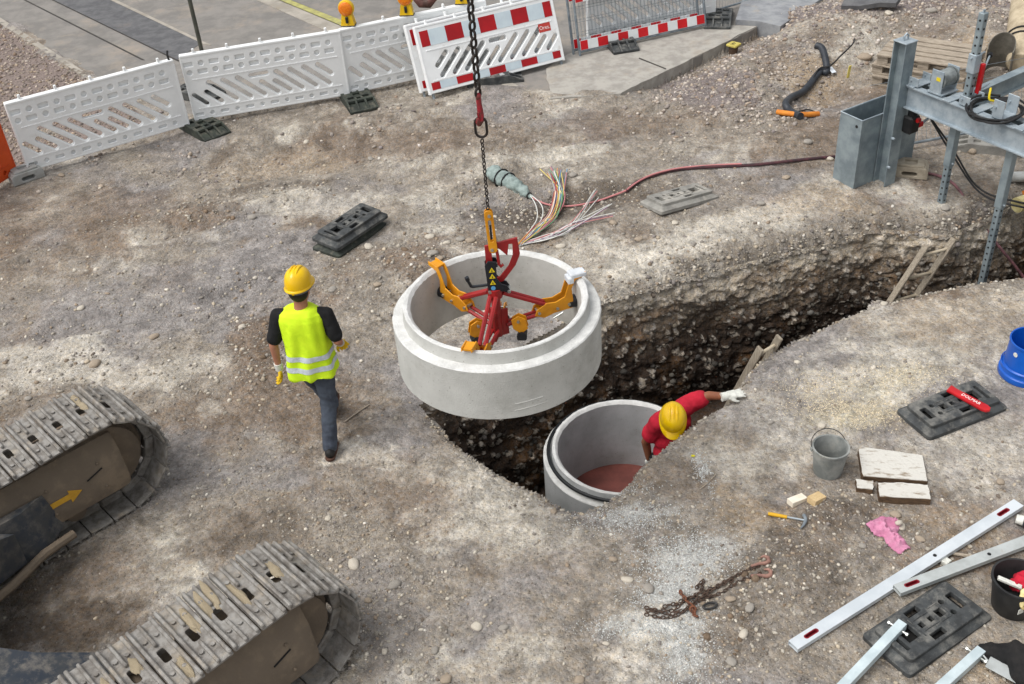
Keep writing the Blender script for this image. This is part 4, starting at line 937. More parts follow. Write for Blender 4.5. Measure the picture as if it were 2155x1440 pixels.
def ring_mesh(h, name, mats, seed, groove=True):
    ri, rs, ro, st = .600, .656, .735, .088
    prof = [(ri + .004, 0.0)] + [(ri, h * k / 6) for k in range(1, 6)] + [(ri, h - .022), (ri + .016, h - .004), (ri + .022, h), (rs - .012, h), (rs - .006, h - .006), (rs - .002, h - st * .55), (rs + .006, h - st), (ro - .008, h - st - .004), (ro, h - st - .012)] + [(ro, (h - st) * k / 6) for k in range(5, 0, -1)] + [(ro, .012), (ro - .012, 0)]
    m = MB().lathe(prof, 128, closed=True)
    o3 = V((seed * 3.1, 0, 0)); vs_ = []
    for p in m.v:
        v = V(p); a = .0020 * mnoise.noise(v * 14 + o3) + .0026 * mnoise.noise(v * 40 + o3)
        edge = 1.0 if v.z > h - st - .03 else .35
        r = math.hypot(v.x, v.y); k = 1 + a * edge / r * 1.3; vs_.append((v.x * k, v.y * k, v.z + a * edge * .8 * (1 if v.z > .05 else 0)))
    m.v = vs_; np_ = len(prof)
    m.mi = [1 if (i % np_) in (6, 7, 8, 9, 12, 13) else 0 for i in range(len(m.f))]
    return m
cr = thing('concrete_ring', 'pale concrete shaft ring hanging from the chain above the pit', 'concrete ring', xf((RC.x, RC.y, RIM_Z - .50)), group='concrete shaft rings')
ring_mesh(.50, 'wall', None, 1).build('wall', [M_CONC, M_CONC_RIM], cr, sharp=28); cr.scale = (.99, .99, 1)
for dz, l in ((.13, .2), (.075, .24)):
    m = MB(); pth = [(.7345 * math.cos(a), .7345 * math.sin(a), dz + .006 * math.sin(9 * a)) for a in np.linspace(R(-84), R(-84) + l / .735, 12)]
    m.tube(pth, .0035, 6); m.build('casting_mark', M_CONC, cr)
LC = at(1312, 936, -.53)
lr = thing('concrete_ring', 'lower concrete shaft ring standing in the pit with a black rubber seal', 'concrete ring', xf((LC.x, LC.y, -1.58)), group='concrete shaft rings')
ring_mesh(1.05, 'wall', None, 2).build('wall', [M_CONC2, M_CONC_RIM], lr, sharp=28)
MB().tube([(.686 * math.cos(a), .686 * math.sin(a), 1.002) for a in np.linspace(0, 2 * math.pi, 73)[:-1]], .017, 8, True).build('rubber_seal', M_SEAL, lr)
MB().lathe([(0, .27), (.3, .268), (.598, .262), (.598, .2)], 64).build('base_lining', nmat('red_brown_lining', (128, 74, 66), (108, 62, 56), .6, ns=5, bump=.15, spec=.4), lr)

# ------------------------------------------------------------------ hoist chain, hook and master link
M_CHAIN = nmat('chain_steel', (50, 46, 44), (78, 64, 54), .55, .55, ns=60, bump=.2, bs=200, edge=(.5, .75))
M_HOOK = nmat('worn_red_hook', (168, 46, 58), (96, 62, 54), .5, .25, ns=25, edge=(.42, .6))
M_BROWNHOOK = nmat('brown_hook', (120, 82, 76), (74, 54, 48), .55, .3, ns=14, bump=.2)
def link_mesh(pitch, r, wid):
    """one chain link, long axis z, lying in the xz plane"""
    L2 = (pitch + 2 * r) / 2 - r; a = wid / 2 - r; pts = []
    for i in range(9): t = math.pi * i / 8; pts.append((a * math.cos(t), 0, L2 - a + a * math.sin(t)))
    for i in range(9): t = math.pi + math.pi * i / 8; pts.append((a * math.cos(t), 0, -(L2 - a) + a * math.sin(t)))
    return MB().tube(pts, r, 8, True)
# hanging chain axis through the ring centre
hc = thing('hoist_chain', 'heavy dark chain hanging from above with a worn red hook and a thinner chain', 'chain', xf((RC.x, RC.y, 2.6)))
big = link_mesh(.052, .0085, .054).mesh('link', M_CHAIN); sml = link_mesh(.0265, .0042, .0285).mesh('link', M_CHAIN)
z = 3.425 - 2.6; i = 0
while z < 4.75 - 2.6:
    link('link', big, hc, xf((0, 0, z), R(40 + 90 * (i % 2)) )); z += .052; i += 1
z = 2.625 - 2.6; i = 0
while z < 3.125 - 2.6:
    link('small_link', sml, hc, xf((0, 0, z), R(35 + 90 * (i % 2)))); z += .0265; i += 1
ml = MB(); pts = []
for k in range(9): t = math.pi * k / 8; pts.append((.036 * math.cos(t), 0, .03 + .036 * math.sin(t)))
for k in range(9): t = math.pi + math.pi * k / 8; pts.append((.036 * math.cos(t), 0, -.03 + .036 * math.sin(t)))
ml.tube(pts, .0085, 8, True).build('master_link', M_CHAIN, hc, xf((0, 0, 3.195 - 2.6), R(-10)))
hk = MB(); hk.tube([(0, 0, .12), (.002, 0, .08), (.008, 0, .04), (.01, 0, .0), (-.002, 0, -.03), (-.022, .0, -.038), (-.036, 0, -.022), (-.036, 0, .002)], [.016, .017, .019, .021, .023, .02, .015, .008], 10)
hk.sphere((0, 0, .13), .024, 10, 8, sc=(1, .7, 1)); hk.build('hook', M_HOOK, hc, xf((0, 0, 3.27 - 2.6), R(65)))
MB().box((-.018, 0, .01), (.006, .012, .07)).build('safety_latch', M_HOOK, hc, xf((0, 0, 3.27 - 2.6), R(65)) @ Matrix.Rotation(R(-18), 4, 'Y'))
hp_ = on_y(893, 0, RC.y)
oh = thing('crane_hook', 'brown crane hook showing at the top edge left of the chain', 'hook', xf((hp_.x, hp_.y, hp_.z), R(0)))
MB().tube([(.10, 0, .16), (.085, 0, .08), (.06, 0, .02), (.02, 0, -.022), (-.025, 0, -.018), (-.05, 0, .012), (-.058, 0, .045)], [.018, .022, .028, .030, .026, .018, .009], 12).build('hook', M_BROWNHOOK, oh)
MB().box((.03, 0, .035), (.09, .02, .02), Matrix.Rotation(R(-15), 4, 'Y'), b=.004).build('safety_latch', M_DARKSTEEL, oh)
MB().cyl((.10, 0, .15), (.11, 0, 1.1), .014, n=8).build('shank', M_CHAIN, oh)

# ------------------------------------------------------------------ ring clamp
M_CY = nmat('clamp_yellow', (222, 152, 22), (204, 134, 16), .4, ns=8, dust=.12, spec=.45); M_CR = nmat('clamp_red', (158, 34, 34), (134, 26, 28), .45, ns=6, dust=.12, spec=.45); M_CK = nmat('clamp_black', (34, 38, 44), (26, 28, 32), .4, ns=6, dust=.15)
M_BOLT = nmat('zinc_bolt', (190, 192, 188), (160, 164, 160), .35, .8, ns=30); M_WARN = nmat('warning_yellow', (220, 196, 30), None, .5); M_BLUE = nmat('label_blue', (90, 160, 210), None, .5)
cz = 1.87
gc = thing('ring_clamp', 'red and yellow three-armed lifting clamp gripping the hanging concrete ring', 'lifting clamp', xf((RC.x, RC.y, cz)))
Z_ = lambda z: z - cz
XZ = Matrix.Rotation(R(90), 4, 'X')
def xz_plate(m, outs, th, y=0.0, bevel=.002, mi=0, M=None): return m.plate(outs, th, (M or Matrix()) @ Matrix.Translation((0, y, 0)) @ XZ, bevel=bevel, mi=mi)
# yellow hanger link: two cheeks with a long slot
hl = MB()
for y in (-.016, .016): xz_plate(hl, [slot(0, Z_(2.585), .012, Z_(2.315), .058), slot(.003, Z_(2.53), .009, Z_(2.385), .022)], .008, y)
hlo = hl.build('hanger_link', M_CY, gc)
for z in (2.575, 2.315): MB().cyl((.004, -.03, Z_(z)), (.004, .03, Z_(z)), .011, n=10).build('bolt', M_BOLT, hlo)
MB().box((.006, 0, Z_(2.44)), (.014, .014, .11), b=.003).build('load_pin', M_CK, hlo)
# red carrier with the hook-shaped frame
rf = MB(); S2 = lambda l: [(x, Z_(z)) for x, z in l]
xz_plate(rf, [S2([(.02, 2.36), (.05, 2.352), (.178, 2.38), (.190, 2.25), (.155, 2.165), (.065, 2.045), (.015, 2.03), (.015, 2.07), (.045, 2.085), (.108, 2.165), (.140, 2.245), (.143, 2.335), (.118, 2.335), (.104, 2.245), (.05, 2.305), (.02, 2.31)])], .016, .012)
xz_plate(rf, [S2([(-.045, 2.34), (.0, 2.35), (.0, 2.20), (-.045, 2.19)])], .014, .0)
rf.build('carrier_frame', M_CR, gc)
hk2 = MB().tube([(.035, -.005, Z_(2.30)), (.04, -.005, Z_(2.24)), (.042, -.005, Z_(2.19)), (.055, -.005, Z_(2.17)), (.07, -.005, Z_(2.185))], .011, 8).build('carrier_hook', M_CR, gc)
# black latch cheeks with warning triangles
lk = MB()
for y in (-.030, .026): xz_plate(lk, [S2([(-.055, 2.20), (-.03, 2.235), (.025, 2.225), (.035, 2.19), (.02, 2.18), (.022, 2.09), (.05, 2.045), (.085, 2.03), (.11, 1.985), (.095, 1.965), (.06, 1.985), (.03, 1.985), (.02, 1.93), (-.03, 1.93), (-.045, 2.0)])], .010, y)
lko = lk.build('latch', M_CK, gc)
for z in (2.165, 2.115, 2.065):
    MB().plate([[(-.03, Z_(z) - .016), (.012, Z_(z) - .016), (-.009, Z_(z) + .022)]], .002, Matrix.Translation((0, -.037, 0)) @ XZ).build('warning_sign', M_WARN, lko)
    MB().plate([[(-.013, Z_(z) - .010), (-.005, Z_(z) - .010), (-.009, Z_(z) + .010)]], .002, Matrix.Translation((0, -.0386, 0)) @ XZ).build('warning_mark', M_LETTERD, lko)
MB().plate([circ(-.009, Z_(2.02), .016, 14)], .002, Matrix.Translation((0, -.037, 0)) @ XZ).build('label', M_BLUE, lko)
for x, z in ((.098, 1.985), (-.035, 1.99)): MB().cyl((x, -.045, Z_(z)), (x, .04, Z_(z)), .012, n=10).build('bolt', M_BOLT, lko)
MB().tube([(-.03, -.01, Z_(2.035)), (-.15, -.01, Z_(2.028)), (-.16, -.012, Z_(2.033)), (-.180, -.02, Z_(2.09))], .011, 8).tube([(-.178, -.019, Z_(2.085)), (-.185, -.022, Z_(2.115))], .015, 8).build('crank_handle', M_CK, gc)
# hub
hb = MB().cyl((0, 0, Z_(1.98)), (0, 0, Z_(1.60)), .032, n=14); [hb.box((.045, 0, Z_(1.70)), (.07, .014, .22), Matrix.Rotation(R(q_), 4, 'Z'), b=.003) for q_ in (132, 18, 252)]
hb.cyl((0, 0, Z_(2.0)), (0, 0, Z_(1.93)), .052, n=14); hb.build('hub', M_CR, gc)
def make_arm(ang, tipmat):
    A = Matrix.Rotation(ang, 4, 'Z')
    m = MB()
    for y in (-.022, .022):
        m.tube([(.05, y, Z_(1.955)), (.36, y, Z_(1.765))], .016, 6)
        m.tube([(.06, y, Z_(1.68)), (.34, y, Z_(1.70))], .014, 6)
    arm = m.build('arm', M_CR, gc, A)
    b = MB(); out = [(.27, Z_(1.70)), (.285, Z_(1.745)), (.36, Z_(1.785)), (.43, Z_(1.775)), (.50, Z_(1.80)), (.535, Z_(1.90)), (.565, Z_(1.955)), (.665, Z_(1.965)), (.668, Z_(1.935)), (.585, Z_(1.915)), (.555, Z_(1.85)), (.565, Z_(1.76)), (.56, Z_(1.69)), (.42, Z_(1.685)), (.34, Z_(1.665))]
    for y in (-.034, .034): xz_plate(b, [out], .010, y, .003)
    b.box((.615, 0, Z_(1.945)), (.09, .07, .012)); b.box((.31, 0, Z_(1.715)), (.03, .07, .03))
    br = b.build('bracket', M_CY, arm)
    for x, z in ((.30, 1.72), (.44, 1.72), (.53, 1.73)): MB().cyl((x, -.05, Z_(z)), (x, .05, Z_(z)), .011, n=8).build('bolt', M_BOLT, arm)
    MB().cyl((.565, 0, Z_(1.72)), (.598, 0, Z_(1.72)), .045, .05, n=14).box((.555, 0, Z_(1.72)), (.05, .09, .05), b=.008).build('grip_pad', M_CK, arm)
    MB().cyl((.40, -.06, Z_(1.66)), (.47, -.075, Z_(1.70)), .006, n=6).build('spring_pin', M_BOLT, arm)
    if tipmat: MB().box((.612, 0, Z_(1.947)), (.12, .085, .034), Matrix.Translation((.0, 0, 0)), b=.006).box((.555, 0, Z_(1.915)), (.045, .083, .05), Matrix(), b=.006).build('wrapped_tip', tipmat, arm)
make_arm(R(132), None); make_arm(R(18), nmat('white_tape', (214, 218, 222), (196, 200, 204), .7, ns=20)); make_arm(R(252), None)
for ang in (195, -8, 75):
    A = Matrix.Rotation(R(ang), 4, 'Z'); c = MB()
    for y in (-.02, .02): xz_plate(c, [[(.10, Z_(1.74)), (.15, Z_(1.775)), (.20, Z_(1.75)), (.215, Z_(1.67)), (.165, Z_(1.625)), (.11, Z_(1.665))]], .009, y, .002)
    co = c.build('cam', M_CY, gc, A)
    MB().cyl((.17, -.035, Z_(1.61)), (.17, .035, Z_(1.61)), .034, n=12).box((.165, 0, Z_(1.585)), (.07, .05, .05), b=.01).build('rubber_foot', M_CK, co)
    MB().cyl((.15, -.04, Z_(1.735)), (.15, .04, Z_(1.735)), .010, n=8).build('bolt', M_BOLT, co)
# ------------------------------------------------------------------ workers
M_SKIN = nmat('skin', (176, 124, 100), (162, 108, 86), .55, ns=9, spec=.35); M_SKIN2 = nmat('tanned_skin', (144, 92, 66), (128, 80, 58), .55, ns=9, spec=.35)
M_HAIR = nmat('dark_hair', (34, 28, 25), (22, 18, 16), .6, ns=60, bump=.5, bs=150)
M_HELMET = nmat('helmet_yellow', (238, 196, 10), (228, 182, 8), .28, ns=4, dust=.08, spec=.5)
M_VEST = nmat('hi_vis_fabric', (214, 246, 36), (200, 236, 28), .75, ns=6, bump=.25, bs=40); M_BAND = nmat('reflective_band', (206, 214, 220), (186, 194, 200), .4, ns=20, spec=.6)
M_TSHIRT = nmat('black_cotton', (18, 18, 20), (26, 26, 28), .9, ns=10, bump=.3, bs=30); M_JEANS = nmat('grey_denim', (78, 86, 98), (60, 66, 78), .9, ns=7, bump=.35, bs=60); M_SHOE = nmat('work_shoe', (26, 25, 26), (38, 36, 34), .7, ns=12, dust=.2); M_SOLE = nmat('brown_sole', (92, 62, 48), (72, 52, 42), .8)
M_GLOVE = nmat('glove_yellow', (222, 184, 30), (204, 164, 24), .8, ns=20, bump=.3); M_CUFF = nmat('glove_knit', (222, 222, 214), (204, 204, 196), .9, ns=30, bump=.4); M_RSHIRT = nmat('red_cotton', (196, 30, 54), (172, 22, 44), .85, ns=8, bump=.35, bs=25); M_PANTS = nmat('black_trousers', (16, 16, 18), (24, 24, 26), .9, ns=8, bump=.3)
M_EYE = nmat('eye', (30, 24, 20), None, .2); M_LIP = nmat('lips', (140, 74, 66), None, .5); M_STRAP = nmat('helmet_strap', (104, 108, 112), (90, 92, 96), .6)
def chain_(mb, pts, rad, n=14):
    """tapered limb with round joints"""
    P = [V(p) for p in pts]; Q = []; rr = []
    for i in range(len(P) - 1):
        for k in range(5): t = k / 5; Q.append(P[i].lerp(P[i + 1], t)); rr.append(rad[i] * (1 - t) + rad[i + 1] * t)
    Q.append(P[-1]); rr.append(rad[-1]); mb.tube(Q, rr, n)
    for p, r in zip(P, rad): mb.sphere(p, r * .99, n, 8)
    return mb
def loft(mb, rings, n=28):
    """torso-like solid from (centre, rx, ry, tilt-forward) rings stacked along z"""
    vs_ = []; fs_ = []
    for c, rx, ry in rings:
        for k in range(n):
            a = 2 * math.pi * k / n; ca, sa = math.cos(a), math.sin(a)
            e = .8; vs_.append((c[0] + rx * math.copysign(abs(ca) ** e, ca), c[1] + ry * math.copysign(abs(sa) ** e, sa), c[2]))
    m = len(rings)
    for i in range(m - 1):
        for k in range(n): l = (k + 1) % n; fs_.append((i * n + k, i * n + l, (i + 1) * n + l, (i + 1) * n + k))
    fs_ += [tuple(range(n - 1, -1, -1)), tuple((m - 1) * n + k for k in range(n))]
    return mb.add(vs_, fs_)
def wrinkle(me, amp, sc, seed):
    nr = [v.normal.copy() for v in me.vertices]
    for v, nn in zip(me.vertices, nr):
        v.co += nn * amp * (mnoise.noise(v.co * sc + V((seed, 0, 0))) + .5 * mnoise.noise(v.co * sc * 2.3 + V((0, seed, 0))))
    return me
def obj_from(me, name, mat, parent): me.materials.clear(); me.materials.append(mat); me.name = name; return link(name, me, parent)
def hand(M, curl=.5, spread=.10, side=1, fat=1.0):
    """palm with four unequal fingers and a thumb; M: wrist frame, +x along the fingers, +z back of hand"""
    m = MB(); m.box((.045, 0, 0), (.09, .078 * fat, .030 * fat), M, b=.012); m.sphere((.005, 0, 0), .030, 10, 8, M, sc=(1, 1, .8))
    for i, (y, L_) in enumerate(((-.030, .075), (-.010, .086), (.010, .080), (.029, .062))):
        a = 0; p = V((.085, y, 0)); pts = [V((.06, y * .9, 0)), p]; yaw = spread * (i - 1.5)
        for s, c in ((.45, .6), (.32, 1.0), (.23, .8)):
            a -= curl * c; p = p + V((math.cos(a) * math.cos(yaw), math.sin(yaw), math.sin(a))) * L_ * s; pts.append(p)
        chain_(m, [M @ q for q in pts], [r * fat for r in (.010, .0098, .0094, .0088, .0078)], 8)
    y = -.036 * side; pts = [V((.02, y * .6, -.004)), V((.045, y * 1.45, -.012)), V((.072, y * 1.75, -.024)), V((.092, y * 1.72, -.034))]
    chain_(m, [M @ q for q in pts], [r * fat for r in (.013, .0125, .0105, .0088)], 8)
    return m
def helmet(parent, M, strap=True):
    """safety helmet: shell with peak, ridges and head band; M maps local (+y forward, +z up)"""
    m = MB(); n = 36; prof = []
    rows = [(1.0, 0.0), (.99, .03), (.95, .065), (.86, .10), (.70, .128), (.48, .147), (.22, .157), (0.01, .160)]
    vs_ = []; fs_ = []
    for s, z in rows:
        for k in range(n):
            a = 2 * math.pi * k / n; vs_.append((.112 * s * math.cos(a), .137 * s * math.sin(a), z + .004 * (1 if abs(math.cos(a)) < .25 and z > .06 else 0)))
    for i in range(len(rows) - 1):
        for k in range(n): l = (k + 1) % n; fs_.append((i * n + k, i * n + l, (i + 1) * n + l, (i + 1) * n + k))
    fs_.append(tuple(range(n - 1, -1, -1))); m.add(vs_, fs_, M)
    sh = m.build('helmet', M_HELMET, parent, sharp=60)
    br = MB(); inner = []; outer = []
    for k in range(n):
        a = 2 * math.pi * k / n; f = max(0, math.sin(a)); ex = .012 + .042 * f ** 2
        inner.append((.111 * math.cos(a), .136 * math.sin(a), .008)); outer.append(((.112 + ex * .6) * math.cos(a), (.137 + ex) * math.sin(a), -.004 - .012 * f))
    low = [(x, y, z - .006) for x, y, z in outer]; low2 = [(x, y, z - .012) for x, y, z in inner]
    br.add(inner + outer + low + low2, [(k, (k + 1) % n, n + (k + 1) % n, n + k) for k in range(n)] + [(n + k, n + (k + 1) % n, 2 * n + (k + 1) % n, 2 * n + k) for k in range(n)] + [(2 * n + k, 2 * n + (k + 1) % n, 3 * n + (k + 1) % n, 3 * n + k) for k in range(n)], M)
    br.build('brim', M_HELMET, sh, sharp=60)
    for x in (-.03, 0, .03):
        rd = MB().tube([(x * .9, -.125 + .01, .055), (x, -.10, .105), (x, -.05, .146), (x, .0, .160), (x, .05, .149), (x, .09, .118)], [.004, .008, .010, .010, .009, .004], 8, M=M); rd.build('ridge', M_HELMET, sh)
    if strap:
        MB().lathe([(.101, -.035), (.104, -.035), (.104, -.008), (.101, -.008)], 28, M @ Matrix.Diagonal((1, 1.22, 1, 1)), closed=True).build('head_band', M_STRAP, sh)
        MB().box((0, -.128, -.022), (.022, .012, .024), M, b=.004).build('band_buckle', M_HELMET, sh)
    return sh
def head_blob(m, C, fwd, up):
    """skull, jaw, nose and ears around head centre C"""
    M = frame(C, fwd.cross(up).normalized(), up); 
    m.sphere((0, 0, .02), .092, 20, 14, M, sc=(.86, 1.06, 1.15)); m.sphere((0, .03, -.055), .066, 16, 10, M, sc=(.9, .95, 1.0)); m.sphere((0, .065, -.075), .034, 12, 8, M)
    m.tube([(0, .090, .018), (0, .106, -.012), (0, .112, -.028)], [.008, .012, .014], 8, M=M)
    for s in (-1, 1): m.sphere((s * .083, -.005, -.008), .026, 10, 8, M, sc=(.4, .75, 1.15))
    return M
def face(parent, M):
    for s in (-1, 1): MB().sphere((s * .032, .088, .012), .010, 8, 6, M).build('eye', M_EYE, parent)
    MB().sphere((0, .100, -.058), .018, 10, 6, M, sc=(1.2, .35, .35)).build('mouth', M_LIP, parent)
# --- worker walking away with a yellow vest
wp = gset(at(692, 933)[:2]); W1 = thing('person', 'worker in yellow helmet and hi-vis vest walking away, seen from behind', 'person', xf(wp, R(-4)) @ Matrix.Scale(.935, 4))
RH, RK, RA = (.095, -.01, .90), (.085, -.03, .49), (.055, -.16, .10); LH, LK, LA = (-.095, .01, .90), (-.05, .22, .52), (-.015, .40, .15)
LS, LE, LW = (-.205, .02, 1.42), (-.285, -.03, 1.15), (-.290, -.01, .90); RS, RE, RW = (.205, .02, 1.42), (.275, -.03, 1.17), (.245, .15, 1.02)
b = MB(); hM = head_blob(b, V((.012, .06, 1.64)), V((.22, 1, -.12)).normalized(), V((0, .12, 1)).normalized())
chain_(b, [(0, .0, 1.40), (.005, .03, 1.50), (.01, .045, 1.58)], [.075, .06, .058]); loft(b, [((0, 0, .86), .155, .105), ((0, 0, 1.0), .145, .095), ((0, .01, 1.2), .165, .105), ((0, .015, 1.36), .175, .10), ((0, .02, 1.45), .11, .07)])
for S, E_, W_ in ((LS, LE, LW), (RS, RE, RW)): chain_(b, [S, E_, W_], [.055, .041, .029])
for H_, K_, A_ in ((LH, LK, LA), (RH, RK, RA)): chain_(b, [H_, K_, A_], [.085, .058, .042]); 
chain_(b, [RA, (RA[0], RA[1] + .13, .04)], [.04, .03]); chain_(b, [LA, (LA[0], LA[1] + .14, .13)], [.04, .03])
body1 = obj_from(remesh(b, .011, 3), 'body', M_SKIN, W1); face(W1, hM)
h_ = MB().sphere((0, -.022, .012), .098, 20, 14, hM, sc=(.90, .95, 1.08)); ho = obj_from(remesh(h_, .01, 1), 'hair', M_HAIR, W1)
helmet(W1, hM @ xf((0, .004, .052), 0, R(4)))
s = MB(); loft(s, [((0, 0, .90), .172, .122), ((0, 0, 1.0), .165, .115), ((0, .01, 1.2), .180, .118), ((0, .015, 1.36), .190, .112), ((0, .02, 1.46), .12, .08)])
for S, E_ in ((LS, LE), (RS, RE)):
    e = V(S).lerp(V(E_), .78); chain_(s, [(S[0] * .7, S[1], S[2] + .0), S, e], [.062, .064, .066])
obj_from(wrinkle(remesh(s, .011, 2), .006, 14, 3), 'shirt', M_TSHIRT, W1)
t = MB(); loft(t, [((0, 0, .82), .165, .118), ((0, 0, .90), .168, .12), ((0, 0, .97), .155, .112)])
for H_, K_, A_, f_ in ((LH, LK, LA, 1), (RH, RK, RA, 1)): chain_(t, [H_, V(H_).lerp(V(K_), .5), K_, V(K_).lerp(V(A_), .6), (A_[0], A_[1], A_[2] + .0)], [.098, .088, .073, .066, .070])
tm = wrinkle(remesh(t, .010, 1), .007, 13, 8)
nr = [q.normal.copy() for q in tm.vertices]
for q, nn in zip(tm.vertices, nr): q.co += nn * .006 * math.sin(q.co.z * 55 + 5 * mnoise.noise(q.co * 7)) * max(0, mnoise.noise(q.co * 5 + V((2, 0, 0))) + .25)
obj_from(tm, 'trousers', M_JEANS, W1)
def shoe(A_, pitch, yaw, parent):
    M = xf(A_, yaw, pitch); m = MB(); chain_(m, [M @ V((0, -.055, -.035)), M @ V((0, .03, -.03)), M @ V((0, .15, -.055))], [.046, .044, .036]); chain_(m, [M @ V((0, -.02, .03)), M @ V((0, -.01, -.03))], [.047, .046])
    so = obj_from(remesh(m, .01, 2), 'shoe', M_SHOE, parent)
    MB().plate([rrect(-.045, -.105, .045, .185, .042, 5)], .026, M @ Matrix.Translation((0, 0, -.083)), bevel=.005).build('sole', M_SOLE, so)
shoe((RA[0], RA[1] + .0, RA[2] - .004), R(-5), 0, W1); shoe((LA[0], LA[1], LA[2]), R(12), 0, W1)
# vest: open-armed shell, flared at the hem
v = MB(); vr = [((0, -.005, .845), .222, .160), ((0, -.005, .90), .216, .156), ((0, 0, 1.02), .205, .148), ((0, .01, 1.18), .198, .142), ((0, .015, 1.30), .196, .138), ((0, .018, 1.40), .196, .128), ((0, .018, 1.455), .182, .110), ((0, .02, 1.490), .130, .085), ((0, .025, 1.50), .075, .066)]
loft(v, vr, 40); vm = remesh(v, .0095, 1); nr = [q.normal.copy() for q in vm.vertices]
for q, nn in zip(vm.vertices, nr):          # hanging folds, stronger towards the hem
    k = max(0, min(1, (1.36 - q.co.z) / .4)); a = math.atan2(q.co.y, q.co.x)
    q.co += nn * (k * .012 * math.sin(7 * a + 3 * mnoise.noise(q.co * 4)) + .015 * mnoise.noise(V((q.co.x * 13, q.co.y * 13, q.co.z * 3.0))) + .004 * mnoise.noise(V((q.co.x * 8, q.co.y * 8, q.co.z * 17 + q.co.x * 20)))); q.co.z += .012 * mnoise.noise(V((q.co.x * 6, q.co.y * 6, 3))) * k
obj_from(vm, 'vest', M_VEST, W1)
from mathutils.bvhtree import BVHTree
bvh = BVHTree.FromPolygons([q.co.copy() for q in vm.vertices], [tuple(p.vertices) for p in vm.polygons])
def band(z0, z1, parent, mat, name):
    m = MB(); n = 72; vs_ = []; rows = 3
    for r_ in range(rows):
        z = z0 + (z1 - z0) * r_ / (rows - 1)
        for k in range(n):
            a = 2 * math.pi * k / n; d = V((math.cos(a), math.sin(a), 0)); h = bvh.ray_cast(V((0, 0, z)) + d * .5, -d)
            q = (h[0] + d * .004) if h[0] else V((0, 0, z)) + d * .2; vs_.append(tuple(q))
    m.add(vs_, [(i * n + k, i * n + (k + 1) % n, (i + 1) * n + (k + 1) % n, (i + 1) * n + k) for i in range(rows - 1) for k in range(n)])
    return m.build(name, mat, parent, sharp=0)
band(.925, .975, W1, M_BAND, 'reflective_band'); band(1.035, 1.085, W1, M_BAND, 'reflective_band')
def wrist_frame(E_, W_, roll=0.0): x = V(W_) - V(E_); return frame(W_, x, (0, 1, .2)) @ Matrix.Rotation(roll, 4, 'X')
for E_, W_, rl, sd, cu in ((LE, LW, R(70), 1, .55), (RE, RW, R(-50), -1, .6)):
    M = wrist_frame(E_, W_, rl); g = obj_from(remesh(hand(M @ xf((.02, 0, 0)), cu, .08, sd, 1.15), .006, 1), 'glove', M_GLOVE, W1)
    MB().cyl((-.045, 0, 0), (.03, 0, 0), .038, .034, 14, M).build('glove_cuff', M_CUFF, g)
# --- worker in the pit with a red shirt
f2 = V((LC.x + .22, LC.y - .05, -1.35)); W2 = thing('person', 'worker in red shirt and yellow helmet standing down in the shaft ring', 'person', xf(f2)); 
def rel(p): return V(p) - f2
HD = at(1417, 868, .05); SL = at(1450, 850, -.14); SR = at(1386, 890, -.18); PV = V((LC.x + .36, LC.y - .16, -.72)); CH = (SL + SR) / 2 + V((.0, -.02, -.12))
EL = at(1492, 833, -.06); WL = at(1527, 834, .025); HT = at(1556, 827, .03)
ER = at(1359, 930, -.46); WR = at(1366, 965, -.66)
b = MB(); fw2 = V((-.10, -.80, -.58)).normalized(); up2 = V((-.08, -.56, .80)).normalized(); hM2 = head_blob(b, rel(HD + V((0, .02, -.09))), fw2, up2)
chain_(b, [rel(CH + V((0, 0, .06))), rel(HD + V((.0, .06, -.15)))], [.075, .06])
def torso2(m, g):
    x = (SL - SR).normalized()
    for t_, w_, d_ in ((0, .14, .10), (.25, .135, .10), (.5, .145, .105), (.75, .165, .11), (1, .17, .10)):
        c = PV.lerp(CH, t_); Mx = frame(rel(c), x, (CH - PV)); m.sphere((0, 0, 0), 1, 20, 10, Mx, sc=(w_ + g, d_ + g, .11))
torso2(b, 0)
chain_(b, [rel(SL), rel(EL), rel(WL)], [.055, .043, .031]); chain_(b, [rel(SR), rel(ER), rel(WR)], [.055, .043, .031])
hips = [(PV + V((s * .09, 0, -.04)), f2 + V((s * .10 + .02, -.10 + .02 * s, .42)), f2 + V((s * .12, .04, .09))) for s in (-1, 1)]
for H_, K_, A_ in hips: chain_(b, [rel(H_), rel(K_), rel(A_)], [.085, .058, .042]); chain_(b, [rel(A_), rel(A_ + V((0, -.14, -.05)))], [.04, .03])
obj_from(remesh(b, .011, 3), 'body', M_SKIN2, W2); face(W2, hM2)
obj_from(remesh(MB().sphere((0, -.022, .012), .098, 20, 14, hM2, sc=(.90, .95, 1.08)), .01, 1), 'hair', M_HAIR, W2)
helmet(W2, hM2 @ xf((0, .004, .046), 0, R(2)))
s = MB(); torso2(s, .018)
for S, E_, k in ((SL, EL, .52), (SR, ER, .60)): chain_(s, [rel(CH.lerp(S, .6) + V((0, 0, .05))), rel(S), rel(S.lerp(E_, k))], [.095, .088, .084])
rs_ = wrinkle(remesh(s, .010, 1), .008, 11, 4)
nr = [q.normal.copy() for q in rs_.vertices]
for q, nn in zip(rs_.vertices, nr): q.co += nn * .007 * math.sin((q.co.x * 30 + q.co.z * 38) + 6 * mnoise.noise(q.co * 6)) * max(0, mnoise.noise(q.co * 4.5) + .35)
obj_from(rs_, 'shirt', M_RSHIRT, W2)
t = MB(); chain_(t, [rel(PV + V((0, 0, .06))), rel(PV + V((0, 0, -.05)))], [.165, .165])
for H_, K_, A_ in hips: chain_(t, [rel(H_), rel(K_), rel(A_)], [.10, .078, .07])
obj_from(wrinkle(remesh(t, .011, 2), .006, 12, 6), 'trousers', M_PANTS, W2)
